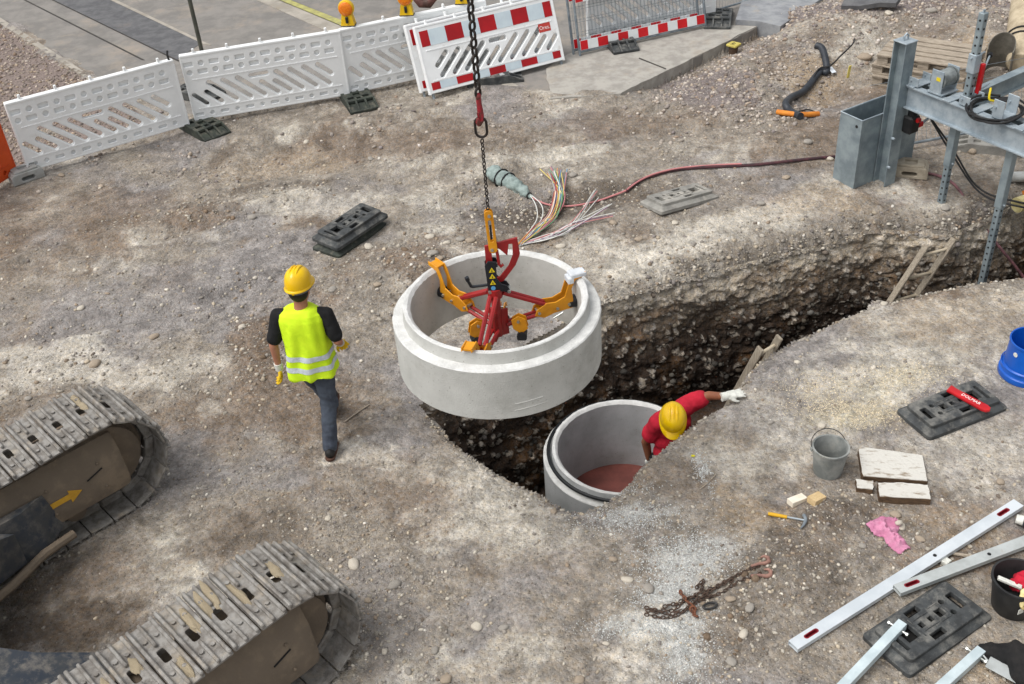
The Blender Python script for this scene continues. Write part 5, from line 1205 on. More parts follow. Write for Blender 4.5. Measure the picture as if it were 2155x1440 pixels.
for H_, K_, A_ in hips:
    M = xf(rel(A_), math.pi); m = MB(); chain_(m, [M @ V((0, -.05, -.035)), M @ V((0, .03, -.03)), M @ V((0, .15, -.055))], [.046, .044, .036]); obj_from(remesh(m, .01, 2), 'shoe', M_SHOE, W2)
M = frame(rel(WL), HT - WL, (-.2, -.3, 1)); g = obj_from(remesh(hand(M @ xf((.01, 0, 0)), .12, .12, 1, 1.15), .006, 1), 'glove', M_CUFF, W2)
MB().cyl((-.04, 0, 0), (.03, 0, 0), .040, .036, 14, M).build('glove_cuff', M_CUFF, g)
M = frame(rel(WR), WR - ER, (0, -1, .2)); g = obj_from(remesh(hand(M @ xf((.01, 0, 0)), .4, .08, -1, 1.15), .006, 1), 'glove', M_CUFF, W2)
# chest print on the red shirt
# ------------------------------------------------------------------ excavator undercarriage
M_SHOE_ST = nmat('track_steel', (152, 149, 144), (118, 113, 107), .65, .25, ns=14, bump=.4, bs=80, dust=.40, dustc=(172, 160, 142), dscale=6)
M_TFRAME = nmat('muddy_frame', (126, 112, 95), (92, 84, 75), .85, ns=5, bump=.4, bs=50, dust=.5, dustc=(146, 128, 106), dscale=5)
M_NAVY = nmat('navy_paint', (46, 53, 63), (64, 66, 68), .5, .0, ns=8, dust=.48, dustc=(126, 120, 112), dscale=10)
M_ARROW = nmat('arrow_yellow', (206, 158, 48), (186, 140, 44), .7, ns=12, dust=.2)
M_MUD = nmat('dried_mud', (192, 178, 150), (170, 154, 128), .95, ns=20, bump=.8, bs=60)
ED = V((.743, .669, 0)).normalized(); EX = frame((0, 0, 0), ED)          # x along the tracks, y across
ez = 0.0
ex = thing('excavator', 'muddy crawler excavator undercarriage, two steel tracks and dark frame in the lower left', 'excavator', EX @ Matrix.Translation((2.38, 0, 0)))
TW = .62; RAD = .40; HT_ = .86; XF = -.46; XB = -4.1                      # relative to the front of the tracks
def track_path(n=600):
    P = []
    cz_ = .03 + RAD
    for i in range(200): t = i / 199; x = XB + (XF - XB) * t; P.append((x, HT_ + .03 - .035 * math.sin(math.pi * ((t * 2.0) % 1.0)) ** 2))
    for i in range(1, 80): a = R(90 - 180 * i / 80); P.append((XF + (RAD + .03) * math.cos(a), .03 + HT_ / 2 + (HT_ / 2) * math.sin(a)))
    for i in range(200): t = i / 199; P.append((XF + (XB - XF) * t, .03 - .0))
    for i in range(1, 80): a = R(-90 - 180 * i / 80); P.append((XB + (RAD + .03) * math.cos(a), .03 + HT_ / 2 + (HT_ / 2) * math.sin(a)))
    return P
def shoe_mesh():
    m = MB(); m.plate([rrect(-.095, -TW / 2, .094, TW / 2, .008, 1), rrect(-.030, -.060, .024, .060, .016, 2)], .016, bevel=.002)
    for x, h in ((-.082, .036), (-.005, .030), (.078, .033)):
        if x == -.005:
            for y0, y1 in ((-TW / 2, -.085), (.085, TW / 2)): m.box((x, (y0 + y1) / 2, .006 + h / 2), (.021, y1 - y0, h), b=.006)
        else: m.box((x, 0, .006 + h / 2), (.024, TW, h), b=.007)
    for x in (-.04, .04):
        for y in (-.165, .165): m.cyl((x, y, .006), (x, y, .022), .015, n=6)
    m.box((0, -.095, -.04), (.18, .035, .07), b=.01); m.box((0, .095, -.04), (.18, .035, .07), b=.01)
    return m.mesh('track_shoe', M_SHOE_ST)
shoe_me = shoe_mesh(); path = track_path(); PL = np.array(path); seg = np.linalg.norm(np.diff(np.vstack([PL, PL[:1]]), axis=0), axis=1); S_ = np.r_[0, np.cumsum(seg)]; PC = np.vstack([PL, PL[:1]]); nsh = int(S_[-1] / .198)
def path_at(s):
    s = s % S_[-1]; i = min(np.searchsorted(S_, s, 'right') - 1, len(PL) - 1); t = (s - S_[i]) / max(seg[i], 1e-9); return PC[i] * (1 - t) + PC[i + 1] * t
mudm = []
for k in range(5):
    bm = bmesh.new(); bmesh.ops.create_icosphere(bm, subdivisions=3, radius=1)
    for v in bm.verts:
        d = 1 + .45 * mnoise.noise(v.co * 1.6 + V((k * 5, 0, 0))) + .2 * mnoise.noise(v.co * 4 + V((k, 3, 0))); v.co.x *= d; v.co.y *= d; v.co.z = max(v.co.z, -.1) * d
    me = bpy.data.meshes.new('mud_cake'); bm.to_mesh(me); bm.free(); me.materials.append(M_MUD); me.shade_smooth(); mudm.append(me)
def make_track(yc, off, near_arrow, muddy):
    tr = thing('track', None, None); tr.parent = ex; tr.location = (0, yc, 0)
    for k in ('label', 'category'):
        if k in tr: del tr[k]
    rr = random.Random(int(yc * 10))
    for i in range(nsh):
        a = path_at(off + i * S_[-1] / nsh); b2 = path_at(off + i * S_[-1] / nsh + .04); b1 = path_at(off + i * S_[-1] / nsh - .04); t = V((b2[0] - b1[0], 0, b2[1] - b1[1])).normalized()
        nrm = V((0, 1, 0)).cross(t) * -1
        nz = V((-t.z, 0, t.x)); M = Matrix(((t.x, 0, nz.x, a[0]), (0, 1, 0, rr.uniform(-.004, .004)), (t.z, 0, nz.z, a[1]), (0, 0, 0, 1)))
        link('track_shoe', shoe_me, tr, M)
        if muddy and nz.z > .8 and a[0] > -2.6 and rr.random() < muddy:
            for q in range(rr.choice((1, 1, 2))):
                link('mud_cake', mudm[rr.randrange(5)], tr, M @ xf((rr.choice((-.043, .038)), rr.uniform(-.20, .20), .004), rr.uniform(-.1, .1)) @ Matrix.Diagonal((rr.uniform(.030, .037), rr.uniform(.07, .17), rr.uniform(.012, .020), 1)))
    # idler, sprocket and rollers
    for x, nm in ((XF, 'idler'), (XB, 'sprocket')):
        MB().cyl((x, -.13, .03 + HT_ / 2), (x, .13, .03 + HT_ / 2), RAD - .10, n=28).cyl((x, -.05, .03 + HT_ / 2), (x, .05, .03 + HT_ / 2), RAD - .055, n=28).build(nm, M_TFRAME, tr)
        for s in (-1, 1): MB().cyl((x, s * .13, .03 + HT_ / 2), (x, s * .19, .03 + HT_ / 2), .10, n=16).box((x - .02, s * .16, .03 + HT_ / 2 - .09), (.16, .05, .20), b=.02).build('axle_block', M_TFRAME, tr)
    for i in range(8): x = XF - .35 - i * .34; MB().cyl((x, -.15, .17), (x, .15, .17), .085, n=16).build('track_roller', M_TFRAME, tr)
    for x in (-1.4, -2.5): MB().cyl((x, -.12, HT_ - .13), (x, .12, HT_ - .13), .07, n=14).build('carrier_roller', M_TFRAME, tr)
    # side frame: bulged sheet-steel cover
    prof = [(-.22, .24), (-.292, .27), (-.298, .36), (-.255, .60), (-.17, .735), (.17, .735), (.255, .60), (.298, .36), (.292, .27), (.22, .24)]
    m = MB(); x0, x1 = XB + .45, XF + .10; n = len(prof); xs = [x0, x0 + .15, x1 - .12, x1 - .03, x1]; sc = [.9, 1, 1, .985, .93]
    vs_ = [(x, y * k, .46 + (z - .46) * k) for x, k in zip(xs, sc) for y, z in prof]
    m.add(vs_, [(i * n + j, i * n + (j + 1) % n, (i + 1) * n + (j + 1) % n, (i + 1) * n + j) for i in range(len(xs) - 1) for j in range(n)] + [tuple(range(n - 1, -1, -1)), tuple((len(xs) - 1) * n + j for j in range(n))])
    cov = m.build('side_frame', M_TFRAME, tr)
    MB().box(((XF + XB) / 2, 0, .26), (XF - XB - .8, .24, .12)).build('roller_frame', M_TFRAME, tr)
    # raised rim and slot in the cover
    P_ = lambda x, t: V((x, -.298 + .043 * t - .004, .36 + .24 * t))       # on the sloping near face
    MB().tube([P_(XF - .22, .55), P_(XF - .08, .72)], .006, 6).build('cover_slot', M_HOLE, cov)
    for i_ in range(5):
        for t_ in (.06, .94): MB().sphere(P_(XF - .10 - i_ * .42, t_), .013, 8, 6).build('cover_bolt', M_TFRAME, cov)
    MB().tube([P_(XF - .98, -.05) + V((0, -.01, 0)), P_(XF - 1.0, .5) + V((0, -.012, 0)), P_(XF - 1.04, 1.0) + V((0, -.01, 0))], .026, 8).build('weld_rib', M_TFRAME, cov)
    if near_arrow:
        fx_ = (P_(0, 1) - P_(0, 0)).normalized(); My = frame(P_(XF - .42, .38), (1, 0, 0), V((0, -fx_.z, fx_.y)))
        MB().plate([[(-.12, -.022), (.04, -.022), (.04, -.055), (.14, 0), (.04, .055), (.04, .022), (-.12, .022)]], .004, My).build('direction_arrow', M_ARROW, cov)
    return tr
T1 = make_track(7.18, .05, True, .35); T2 = make_track(4.64, .11, False, .95)
# X-shaped centre frame
cm = MB(); cxr = -2.62
cm.cyl((cxr, 5.91, .45), (cxr, 5.91, 1.0), .62, n=36); cm.cyl((cxr, 5.91, 1.0), (cxr, 5.91, 1.08), .66, n=36)
for sx in (-1, 1):
    for yy, sy in ((6.95, 1), (4.87, -1)):
        a = V((cxr + sx * .35, 5.91 + sy * .45, 0)); b_ = V((cxr + sx * 1.05, yy, 0)); t = (b_ - a).normalized(); s_ = V((-t.y, t.x, 0))
        vs_ = []
        for p, w, zt, zb in ((a, .30, .92, .45), (a.lerp(b_, .55), .24, .80, .36), (b_, .36, .58, .28)):
            vs_ += [p + s_ * w + V((0, 0, zb)), p - s_ * w + V((0, 0, zb)), p - s_ * w + V((0, 0, zt)), p + s_ * w + V((0, 0, zt))]
        cm.add(vs_, [(i * 4 + j, i * 4 + (j + 1) % 4, i * 4 + 4 + (j + 1) % 4, i * 4 + 4 + j) for i in range(2) for j in range(4)] + [(3, 2, 1, 0), (8, 9, 10, 11)])
cm.build('centre_frame', M_NAVY, ex)
MB().tube([(cxr + 1.67, 6.74, .24), (cxr + 1.42, 6.70, .25), (cxr + 1.1, 6.55, .27), (cxr + .75, 6.40, .33)], .035, 8).build('edge_lip', M_TFRAME, ex)
for sx in (-1, 1):
    for yy, sy in ((6.80, 1), (5.02, -1)): MB().prism([(cxr + sx * 1.05 + u_ * .62, yy + sy * .09) for u_ in (-1, 1)] + [(cxr + sx * 1.05 + .40, yy - sy * .08), (cxr + sx * 1.05 - .40, yy - sy * .08)], .24, .60, top=[(cxr + sx * 1.05 + u_ * .55, yy + sy * .09) for u_ in (-1, 1)] + [(cxr + sx * 1.05 + .34, yy + sy * .02), (cxr + sx * 1.05 - .34, yy + sy * .02)]).build('mounting_flange', M_NAVY if sy > 0 else M_TFRAME, ex)
# ------------------------------------------------------------------ galvanised trench rig
M_GALV = nmat('galvanised_sheet', (152, 164, 168), (124, 136, 142), .5, .35, ns=4, r2=.7, bump=.06, bs=30, dust=.18, dustc=(150, 148, 142), dscale=6)
M_GALV2 = nmat('bright_galvanised', (172, 182, 188), (146, 158, 166), .5, .35, ns=9, r2=.7, bump=.06)
M_DRUM = nmat('winch_steel', (150, 156, 156), (120, 126, 126), .5, .5, ns=12); M_JACK = nmat('jack_red', (190, 26, 30), (172, 20, 26), .4, ns=6); M_OIL = nmat('hydraulic_black', (22, 22, 24), (34, 34, 34), .45, ns=10)
M_HOSE = nmat('black_hose', (26, 26, 28), (40, 40, 40), .5, ns=10, dust=.15)
ra = V((.875, .485, 0)).normalized()
RIG = frame((4.36, 10.83, float(gz(4.36, 10.83))), ra, (0, 0, 1)) ; RIG = RIG @ Matrix.Diagonal((1, -1, 1, 1))      # local x = a, y = b (towards the viewer), z up
RIGO = Matrix.Translation(RIG.translation)
rg = thing('trench_rig', 'galvanised steel trench rig with box, column and double beam spanning the trench at the right', 'steel rig', RIGO)
RL = RIGO.inverted() @ RIG
def rb(m, name, mat, parent=None): return m.build(name, mat, parent or rg)
class RM(MB):
    def add(s, vs_, fs_, M=None, mi=0): return MB.add(s, vs_, fs_, RL @ M if M is not None else RL, mi)
# open sheet-steel box
m = RM(); x0, x1, y0, y1, h, t = -.36, .56, -.43, -.11, .83, .010
m.box((x0 + t / 2, (y0 + y1) / 2, h / 2), (t, y1 - y0, h)); m.box((x1 - t / 2, (y0 + y1) / 2, h / 2), (t, y1 - y0, h)); m.box(((x0 + x1) / 2, y0 + t / 2, h / 2 - .0015), (x1 - x0 - 2 * t - .001, t, h)); m.box(((x0 + x1) / 2, y1 - t / 2, h / 2 - .0015), (x1 - x0 - 2 * t - .001, t, h)); m.box(((x0 + x1) / 2, (y0 + y1) / 2, .012), (x1 - x0 - .03, y1 - y0 - .03, .01))
bx_ = rb(m, 'steel_box', M_GALV)
rim = RM()
for a_, b_ in (((x0, y0), (x1, y0)), ((x0, y1), (x1, y1)), ((x0, y0), (x0, y1)), ((x1, y0), (x1, y1))): rim.cyl((*a_, h + .002), (*b_, h + .002), .008, n=6)
rb(rim, 'box_rim', M_GALV2, bx_)
rb(RM().cyl((x0 - .003, y1 - .07, h - .09), (x0 + .014, y1 - .07, h - .09), .018, n=12), 'lifting_hole', M_OIL, bx_)
# column: wide-flange section
def ibeam(m, p0, p1, w, hgt, tf=.012, tw=.010, up=(0, 0, 1)):
    """I section between two points; flanges w wide, hgt between outer faces"""
    p0 = V(p0); p1 = V(p1); M = frame(p0, p1 - p0, up); L_ = (p1 - p0).length
    for s in (-1, 1): m.box((L_ / 2, 0, s * (hgt / 2 - tf / 2)), (L_, w, tf), M)
    m.box((L_ / 2, 0, 0), (L_, tw, hgt - 2 * tf), M); return m
co_ = rb(ibeam(RM(), (.02, -.015, 0), (.02, -.015, 1.66), .16, .17, up=(0, 1, 0)), 'column', M_GALV)
rb(RM().box((.02, -.015, 1.668), (.18, .18, .014), b=.003), 'cap_plate', M_GALV2, co_)
rb(RM().tube([(-.01, -.015, 1.67), (-.01, -.015, 1.72), (.02, -.015, 1.745), (.05, -.015, 1.72), (.05, -.015, 1.67)], .011, 8), 'lifting_eye', M_GALV2, co_)
for z in (.25, .6): rb(RM().cyl((-.05, .06, z), (-.05, .10, z), .016, n=6), 'bolt', M_GALV2, co_)
# double beam
for a_ in (.075, .255): rb(ibeam(RM(), (a_, .075, 1.065), (a_, 2.75, 1.065), .085, .25), 'beam', M_GALV2 if a_ < .1 else M_GALV)
for b_ in (.12, .60, .95, 1.48, 2.1): rb(RM().box((.165, b_, 1.197), (.28, .10, .012), b=.002), 'tie_plate', M_GALV2)
def bracket(b_, hgt=.10):
    m = RM()
    for a_ in (.06, .27): m.box((a_, b_, 1.205 + hgt / 2), (.010, .13, hgt), b=.003)
    m.box((.165, b_, 1.209), (.215, .13, .010)); o = rb(m, 'bracket', M_GALV2)
    for a_ in (.06, .27):
        rb(RM().cyl((a_ - .02, b_ - .03, 1.205 + hgt * .6), (a_ + .02, b_ - .03, 1.205 + hgt * .6), .012, n=8), 'bolt', M_GALV2, o)
bracket(.14, .09); bracket(.80, .10); bracket(1.20, .19); bracket(1.62, .12)
# legs: square tube with a perforated inner tube
def leg(a_, b_, z0, zm, z1, nm):
    L = rb(RM().box((a_, b_, (zm + z1) / 2), (.085, .085, z1 - zm), b=.006), nm, M_GALV)
    rb(RM().box((a_, b_, (z0 + zm) / 2), (.066, .066, zm - z0), b=.004), 'inner_tube', M_GALV, L)
    z = z0 + .06
    while z < zm - .02: rb(RM().cyl((a_ - .036, b_, z), (a_ + .036, b_, z), .011, n=8).cyl((a_, b_ - .036, z), (a_, b_ + .036, z), .011, n=8), 'pin_hole', M_OIL, L); z += .075
    rb(RM().cyl((a_, b_ - .06, zm + .04), (a_, b_ + .06, zm + .04), .012, n=8), 'pin', M_GALV2, L)
    return L
leg(.20, .655, -.05, .42, .94, 'leg'); leg(.20, 1.36, FLOOR_Z - .05, .22, .94, 'leg'); leg(.20, 2.6, -.1, .42, .94, 'leg')
# perforated upright with its jack
up_ = rb(RM().box((.20, .72, 1.66), (.07, .07, .92), b=.005), 'upright', M_GALV)
z = 1.28
while z < 2.1:
    rb(RM().cyl((.20, .76, z), (.20, .75, z), .012, n=8).cyl((.163, .72, z), (.237, .72, z), .012, n=8), 'pin_hole', M_OIL, up_); z += .085
rb(RM().box((.20, .72, 1.60), (.095, .095, .20), b=.006), 'clamp_sleeve', M_GALV2, up_)
rb(RM().cyl((.12, .72, 1.66), (.34, .72, 1.68), .010, n=8), 'cross_pin', M_GALV2, up_)
rb(RM().tube([(.19, .72, 2.12), (.19, .72, 2.15), (.21, .72, 2.15), (.21, .72, 2.12)], .008, 6), 'top_eye', M_GALV2, up_)
jk = rb(RM().box((.275, .775, 1.43), (.045, .045, .32), b=.006), 'jack', M_JACK)
rb(RM().cyl((.29, .79, 1.55), (.46, .70, 1.60), .009, n=8), 'jack_lever', M_GALV2, jk); rb(RM().cyl((.29, .79, 1.31), (.44, .78, 1.34), .009, n=8), 'jack_pin', M_GALV2, jk)
rb(RM().cyl((.46, .70, 1.60), (.49, .685, 1.61), .026, n=12), 'lever_knob', M_OIL, jk)
# winch
wc_ = rb(RM().box((.07, .42, 1.33), (.012, .15, .26), b=.004).box((.30, .42, 1.33), (.012, .15, .26), b=.004).box((.185, .42, 1.212), (.25, .2, .014)), 'winch_frame', M_GALV2)
dr = rb(RM().cyl((.09, .42, 1.35), (.28, .42, 1.35), .075, n=20), 'winch_drum', M_DRUM, wc_)
rope = RM()
for i in range(10): a_ = .10 + i * .0185; rope.tube([(a_, .42 + .082 * math.cos(t), 1.35 + .082 * math.sin(t)) for t in np.linspace(0, 2 * math.pi, 19)[:-1]], .0095, 6, True)
rb(rope, 'wire_rope', M_DRUM, wc_)
rb(RM().plate([circ(0, 0, .10, 20)], .008, Matrix.Translation((.086, .42, 1.35)) @ Matrix.Rotation(R(90), 4, 'Y')), 'drum_flange', M_DRUM, wc_); rb(RM().plate([circ(0, 0, .10, 20)], .008, Matrix.Translation((.290, .42, 1.35)) @ Matrix.Rotation(R(90), 4, 'Y')), 'drum_flange', M_DRUM, wc_)
rb(RM().box((.0625, .44, 1.37), (.002, .05, .04)), 'type_label', M_WARN, wc_)
# hydraulic motor under the beam
mo = rb(RM().box((.14, .13, .74), (.15, .13, .20), b=.02).cyl((.14, .13, .84), (.14, .13, .92), .05, n=14), 'hydraulic_motor', M_OIL)
rb(RM().box((.16, .20, .80), (.06, .05, .05), b=.01).box((.24, .17, .72), (.07, .05, .06), b=.01), 'fitting', M_JACK, mo); rb(RM().cyl((.27, .18, .73), (.36, .20, .79), .014, n=8), 'fitting', M_GALV2, mo)
# cross beam running on to the right
rb(ibeam(RM(), (.31, .52, 1.02), (2.8, .42, 1.06), .10, .20), 'cross_beam', M_GALV); rb(RM().box((.55, .515, .93), (.40, .012, .26)), 'side_sheet', M_GALV)
rb(RM().box((.66, .523, .97), (.03, .004, .08)), 'type_label', M_LETTER)
leg(2.7, .42, -.1, .4, .92, 'leg')
def hose(name, pts, r, mat, label=None, cat=None, n=8, sub=6, parent=None):
    """smooth tube through points"""
    P = [V(p) for p in pts]; out = []
    for i in range(len(P) - 1):
        p0 = P[max(i - 1, 0)]; p1 = P[i]; p2 = P[i + 1]; p3 = P[min(i + 2, len(P) - 1)]
        for k in range(sub):
            t = k / sub; out.append(.5 * ((2 * p1) + (p2 - p0) * t + (2 * p0 - 5 * p1 + 4 * p2 - p3) * t * t + (3 * p1 - p0 - 3 * p2 + p3) * t ** 3))
    out.append(P[-1]); o = MB().tube(out, r, n).build(name, mat, parent)
    if label: tag(o, label, cat)
    return o
RW_ = lambda a_, b_, z: RIG @ V((a_, b_, z))
# coiled hydraulic hose lying on the beam
cpts = []
for i in range(0, 4 * 24): 
    t = i / 24 * 2 * math.pi; k = .24 + .018 * math.sin(i * .37) + .012 * (i // 24); cpts.append(RW_(.17 + k * .95 * math.cos(t), 1.10 + k * math.sin(t), 1.235 + .010 * (i // 24) + .012 * math.sin(t * 2 + i * .1) - .05 * max(0, -math.cos(t))))
hz = thing('hydraulic_hose', 'coiled black hydraulic hose with yellow strap lying on the rig beam', 'hose', Matrix.Translation(RW_(.17, 1.10, 1.2)))
I_ = hz.matrix_world.inverted(); hose('coil', [I_ @ p for p in cpts[::2]], .0115, M_HOSE, parent=hz, sub=3)
hose('strap', [I_ @ RW_(.33, .88, 1.24), I_ @ RW_(.36, .86, 1.32), I_ @ RW_(.30, .90, 1.34), I_ @ RW_(.27, .93, 1.26), I_ @ RW_(.33, .95, 1.23)], .011, M_WARN, parent=hz)
hose('hydraulic_line', [RW_(.35, .20, .78), RW_(.50, .45, .45), RW_(.62, .75, .08), RW_(.70, 1.1, .03), RW_(1.0, 1.5, .03), RW_(1.7, 1.6, .03)], .011, M_HOSE, 'upper black hydraulic line running from the rig motor along the ground', 'hose')
hose('hydraulic_line', [RW_(.34, .23, .76), RW_(.46, .50, .40), RW_(.56, .85, .06), RW_(.66, 1.25, .03), RW_(1.0, 1.65, .03), RW_(1.7, 1.72, .03)], .011, M_HOSE, 'lower black hydraulic line running from the rig motor along the ground', 'hose')
# wire fence behind the rig
f4 = make_fence('bare mobile fence of steel wire standing behind the rig legs', False, 2.12, .60); f4.matrix_world = between((1912, 318), (2100, 282), .02, lean=20)
# ------------------------------------------------------------------ pallets
M_WOOD = nmat('weathered_wood', (176, 164, 147), (138, 126, 112), .9, ns=10, bump=.4, bs=60, dust=.25, stretch=(1, 9, 9)); M_WOODL = nmat('pale_wood', (216, 190, 146), (200, 172, 126), .8, ns=10, bump=.2, stretch=(1, 8, 8))
def make_pallet(label):
    t = thing('pallet', label, 'pallet', group='stacked wooden pallets')
    for i in range(5): MB().box((0, -.34 + i * .17, .134), (1.2, (.145 if i % 2 == 0 else .10), .022), b=.003).build('deck_board', M_WOOD, t)
    for x in (-.53, 0, .53):
        MB().box((x, 0, .112), (.145, .8, .022), b=.003).build('cross_board', M_WOOD, t)
        for y in (-.33, 0, .33): MB().box((x, y, .0615), (.14, .10, .078), b=.003).build('block', M_WOOD, t)
    for y in (-.33, 0, .33): MB().box((0, y, .011), (1.2, .10, .022), b=.003).build('bottom_board', M_WOOD, t)
    return t
q1 = at(2038, 143, .43); q0_ = at(1927, 125, .43); xd = (q1 - q0_); xd.z = 0; xd.normalize()
pm = frame((q1.x - xd.x * .6 - xd.y * .4, q1.y - xd.y * .6 + xd.x * .4, float(gz(q1.x, q1.y)) + .0), xd)
pa = make_pallet('lower weathered wooden pallet of the stack behind the steel column'); pa.matrix_world = pm
copy_tree(pa, 'middle weathered wooden pallet of the stack behind the steel column', pm @ xf((-.02, .01, .147), R(-1)))
copy_tree(pa, 'top weathered wooden pallet of the stack behind the steel column', pm @ xf((.02, .015, .294), R(1.5)))
# ------------------------------------------------------------------ pipes, hoses and cables beyond the trench
M_BEIGE = nmat('beige_duct', (190, 176, 150), (160, 146, 122), .85, ns=7, bump=.3, dust=.3); M_CORR = nmat('black_conduit', (40, 44, 50), (54, 58, 64), .5, ns=12, dust=.15)
bp = thing('duct_hose', 'wide beige duct hose with strapped end at the upper right corner', 'duct')
p0 = gat(2150, 70, .24); p1 = gat(2138, 165, .20); ax = (p1 - p0).normalized(); p00 = p0 - ax * .9; bp.location = p0; pl_ = []; rl_ = []
for i in range(40): t = i / 39; pl_.append((p00 + (p1 - p00) * t) - p0); rl_.append(.21 + .008 * math.sin(i * 2.2) - (.06 * max(0, t - .85) / .15))
MB().tube(pl_, rl_, 24).build('hose_wall', M_BEIGE, bp)
for t in (.72, .78): c = (p00 + (p1 - p00) * t) - p0; MB().tube([c + V((0, 0, 0)) + (ax.cross(V((0, 0, 1))).normalized() * math.cos(a) + ax.cross(V((0, 0, 1))).cross(ax).normalized() * math.sin(a)) * .218 for a in np.linspace(0, 2 * math.pi, 29)[:-1]], .012, 6, True).build('strap', M_OIL, bp)
hs_ = thing('pipe_shell', 'grey half pipe shell standing behind the red jack', 'pipe shell'); c = gat(2098, 158); hs_.matrix_world = xf((c.x, c.y, c.z + .02), R(-35), R(12))
sh_ = MB(); n = 16; vs_ = []
for z in (0, .42):
    for r_ in (.17, .158):
        for k in range(n + 1): a = R(-20 + 220 * k / n); vs_.append((r_ * math.cos(a), r_ * math.sin(a) * 1.1, z + (.10 * math.sin(a) if z else 0)))
n1 = n + 1
sh_.add(vs_, [(k, k + 1, 2 * n1 + k + 1, 2 * n1 + k) for k in range(n)] + [(n1 + k, 3 * n1 + k, 3 * n1 + k + 1, n1 + k + 1) for k in range(n)] + [(2 * n1 + k, 2 * n1 + k + 1, 3 * n1 + k + 1, 3 * n1 + k) for k in range(n)] + [(0, 2 * n1, 3 * n1, n1), (n, n1 + n, 3 * n1 + n, 2 * n1 + n)])
sh_.build('shell', nmat('grey_pipe', (112, 108, 98), (90, 86, 78), .7, ns=8, dust=.3), hs_)
bpts = [gat(px, py, .045) for px, py in ((1716, 112), (1728, 120), (1737, 138), (1738, 160), (1722, 184), (1692, 200), (1665, 212), (1653, 225), (1662, 241), (1684, 252))]; bpts[0].z += .10; bpts[1].z += .10; bpts[2].z += .05
o = hose('black_conduit', bpts, .048, M_CORR, 'thick black flexible conduit curving across the sandy hollow', 'conduit', 14, 8)
rp_ = []
hose('thin_cable', [gat(px, py, .03 + dz) for px, py, dz in ((1797, 88, .05), (1792, 108, .10), (1768, 132, .10), (1745, 155, .10), (1718, 186, .08), (1700, 200, .02))], .011, M_HOSE, 'thin black cable arching beside the thick black conduit', 'cable')
wt = MB().box((0, 0, .0), (.07, .12, .004)).build('white_tag', nmat('tag_white', (214, 220, 226), None, .6)); wt.matrix_world = xf(gat(1749, 164, .06), R(20), R(20)); tag(wt, 'small white tag lying against the black conduit', 'tag')
yt = MB().box((0, 0, .10), (.035, .012, .22)).build('marker_stake', nmat('stake_yellow', (214, 200, 110), (196, 180, 90), .7)); yt.matrix_world = xf(gat(1782, 178, -.03), R(10), R(8)); tag(yt, 'small yellow marker stake in the sandy hollow', 'stake')
M_PIPEO = nmat('orange_pipe', (216, 136, 48), (198, 118, 40), .6, ns=8, dust=.25)
oc = hose('orange_pipe', [gat(1636, 241, .02), gat(1680, 246, .03), gat(1722, 243, .02)], .035, M_PIPEO, 'orange plastic pipe half buried under the black conduit', 'pipe', 12)
hose('thin_cable', [gat(1680, 238, .02), gat(1700, 237, .04), gat(1724, 242, .02)], .009, M_HOSE, 'short black cable end lying by the orange pipe', 'cable')
yp0 = at(2140, 432, -.02); yp = MB().cyl((0, 0, 0), (.55, .22, .0), .085, n=20).cyl((-.004, -.0016, 0), (.02, .008, 0), .068, n=20).build('yellow_pipe', nmat('pale_yellow_pipe', (216, 204, 150), (200, 186, 130), .6, ns=8, dust=.25)); yp.matrix_world = xf((yp0.x, yp0.y, yp0.z)); tag(yp, 'pale yellow pipe end jutting over the trench at the right edge', 'pipe')
hose('orange_pipe', [gat(2152, 415, .02), gat(2175, 408, .02)], .03, M_PIPEO, 'stub of orange pipe above the yellow pipe end', 'pipe', 12)
gp0 = gat(2120, 383, .06); gp = MB().cyl((0, 0, 0), (.7, .25, 0), .06, n=16).build('grey_pipe', M_BLOCK); gp.matrix_world = xf(gp0, R(-25)); tag(gp, 'dusty grey pipe lying on the ground right of the rig leg', 'pipe')
# bag-wrapped cable end with the coloured cores
M_BAG = nmat('grey_green_bag', (146, 160, 156), (120, 134, 130), .7, ns=12, bump=.5, bs=25)
bagw = thing('wrapped_cable_end', 'grey-green plastic bag tied round a cable end with dark straps', 'wrapped cable'); bA = gat(1040, 378); bB = gat(1118, 420); bagw.location = bA
m = MB(); chain_(m, [(0, 0, .07), (bB - bA) * .3 + V((0, 0, .08)), (bB - bA) * .6 + V((0, 0, .07)), (bB - bA) * .85 + V((0, 0, .05)), (bB - bA) + V((0, 0, .03))], [.09, .105, .085, .06, .025]); m.box((-.02, .02, .085), (.12, .20, .13), frame((0, 0, 0), (bB - bA)), b=.03)
obj_from(wrinkle(remesh(m, .012, 2), .018, 16, 2), 'bag', M_BAG, bagw)
for t in (.22, .40, .95):
    c = (bB - bA) * t + V((0, 0, .075 if t < .9 else .035)); ax = (bB - bA).normalized(); s1 = ax.cross(V((0, 0, 1))).normalized(); s2 = s1.cross(ax); rr_ = .116 - .02 * t if t < .9 else .034
    MB().tube([c + (s1 * math.cos(a) + s2 * math.sin(a)) * rr_ for a in np.linspace(0, 2 * math.pi, 23)[:-1]], .009, 6, True).build('strap', M_OIL, bagw)
def wmat(n, c): return nmat('core_' + n, c, None, .45)
WC = {k: wmat(k, c) for k, c in dict(white=(220, 220, 214), grey=(170, 172, 170), yellow=(218, 198, 110), blue=(96, 150, 184), green=(110, 156, 120), pink=(196, 128, 128), violet=(130, 96, 120), orange=(214, 150, 90), red=(160, 50, 56)).items()}
cw = thing('cable_cores', 'fan of thin coloured cable cores spread on the earth behind the ring', 'cables'); cb = gat(1098, 516); cw.location = cb
rr = random.Random(5); names = list(WC)
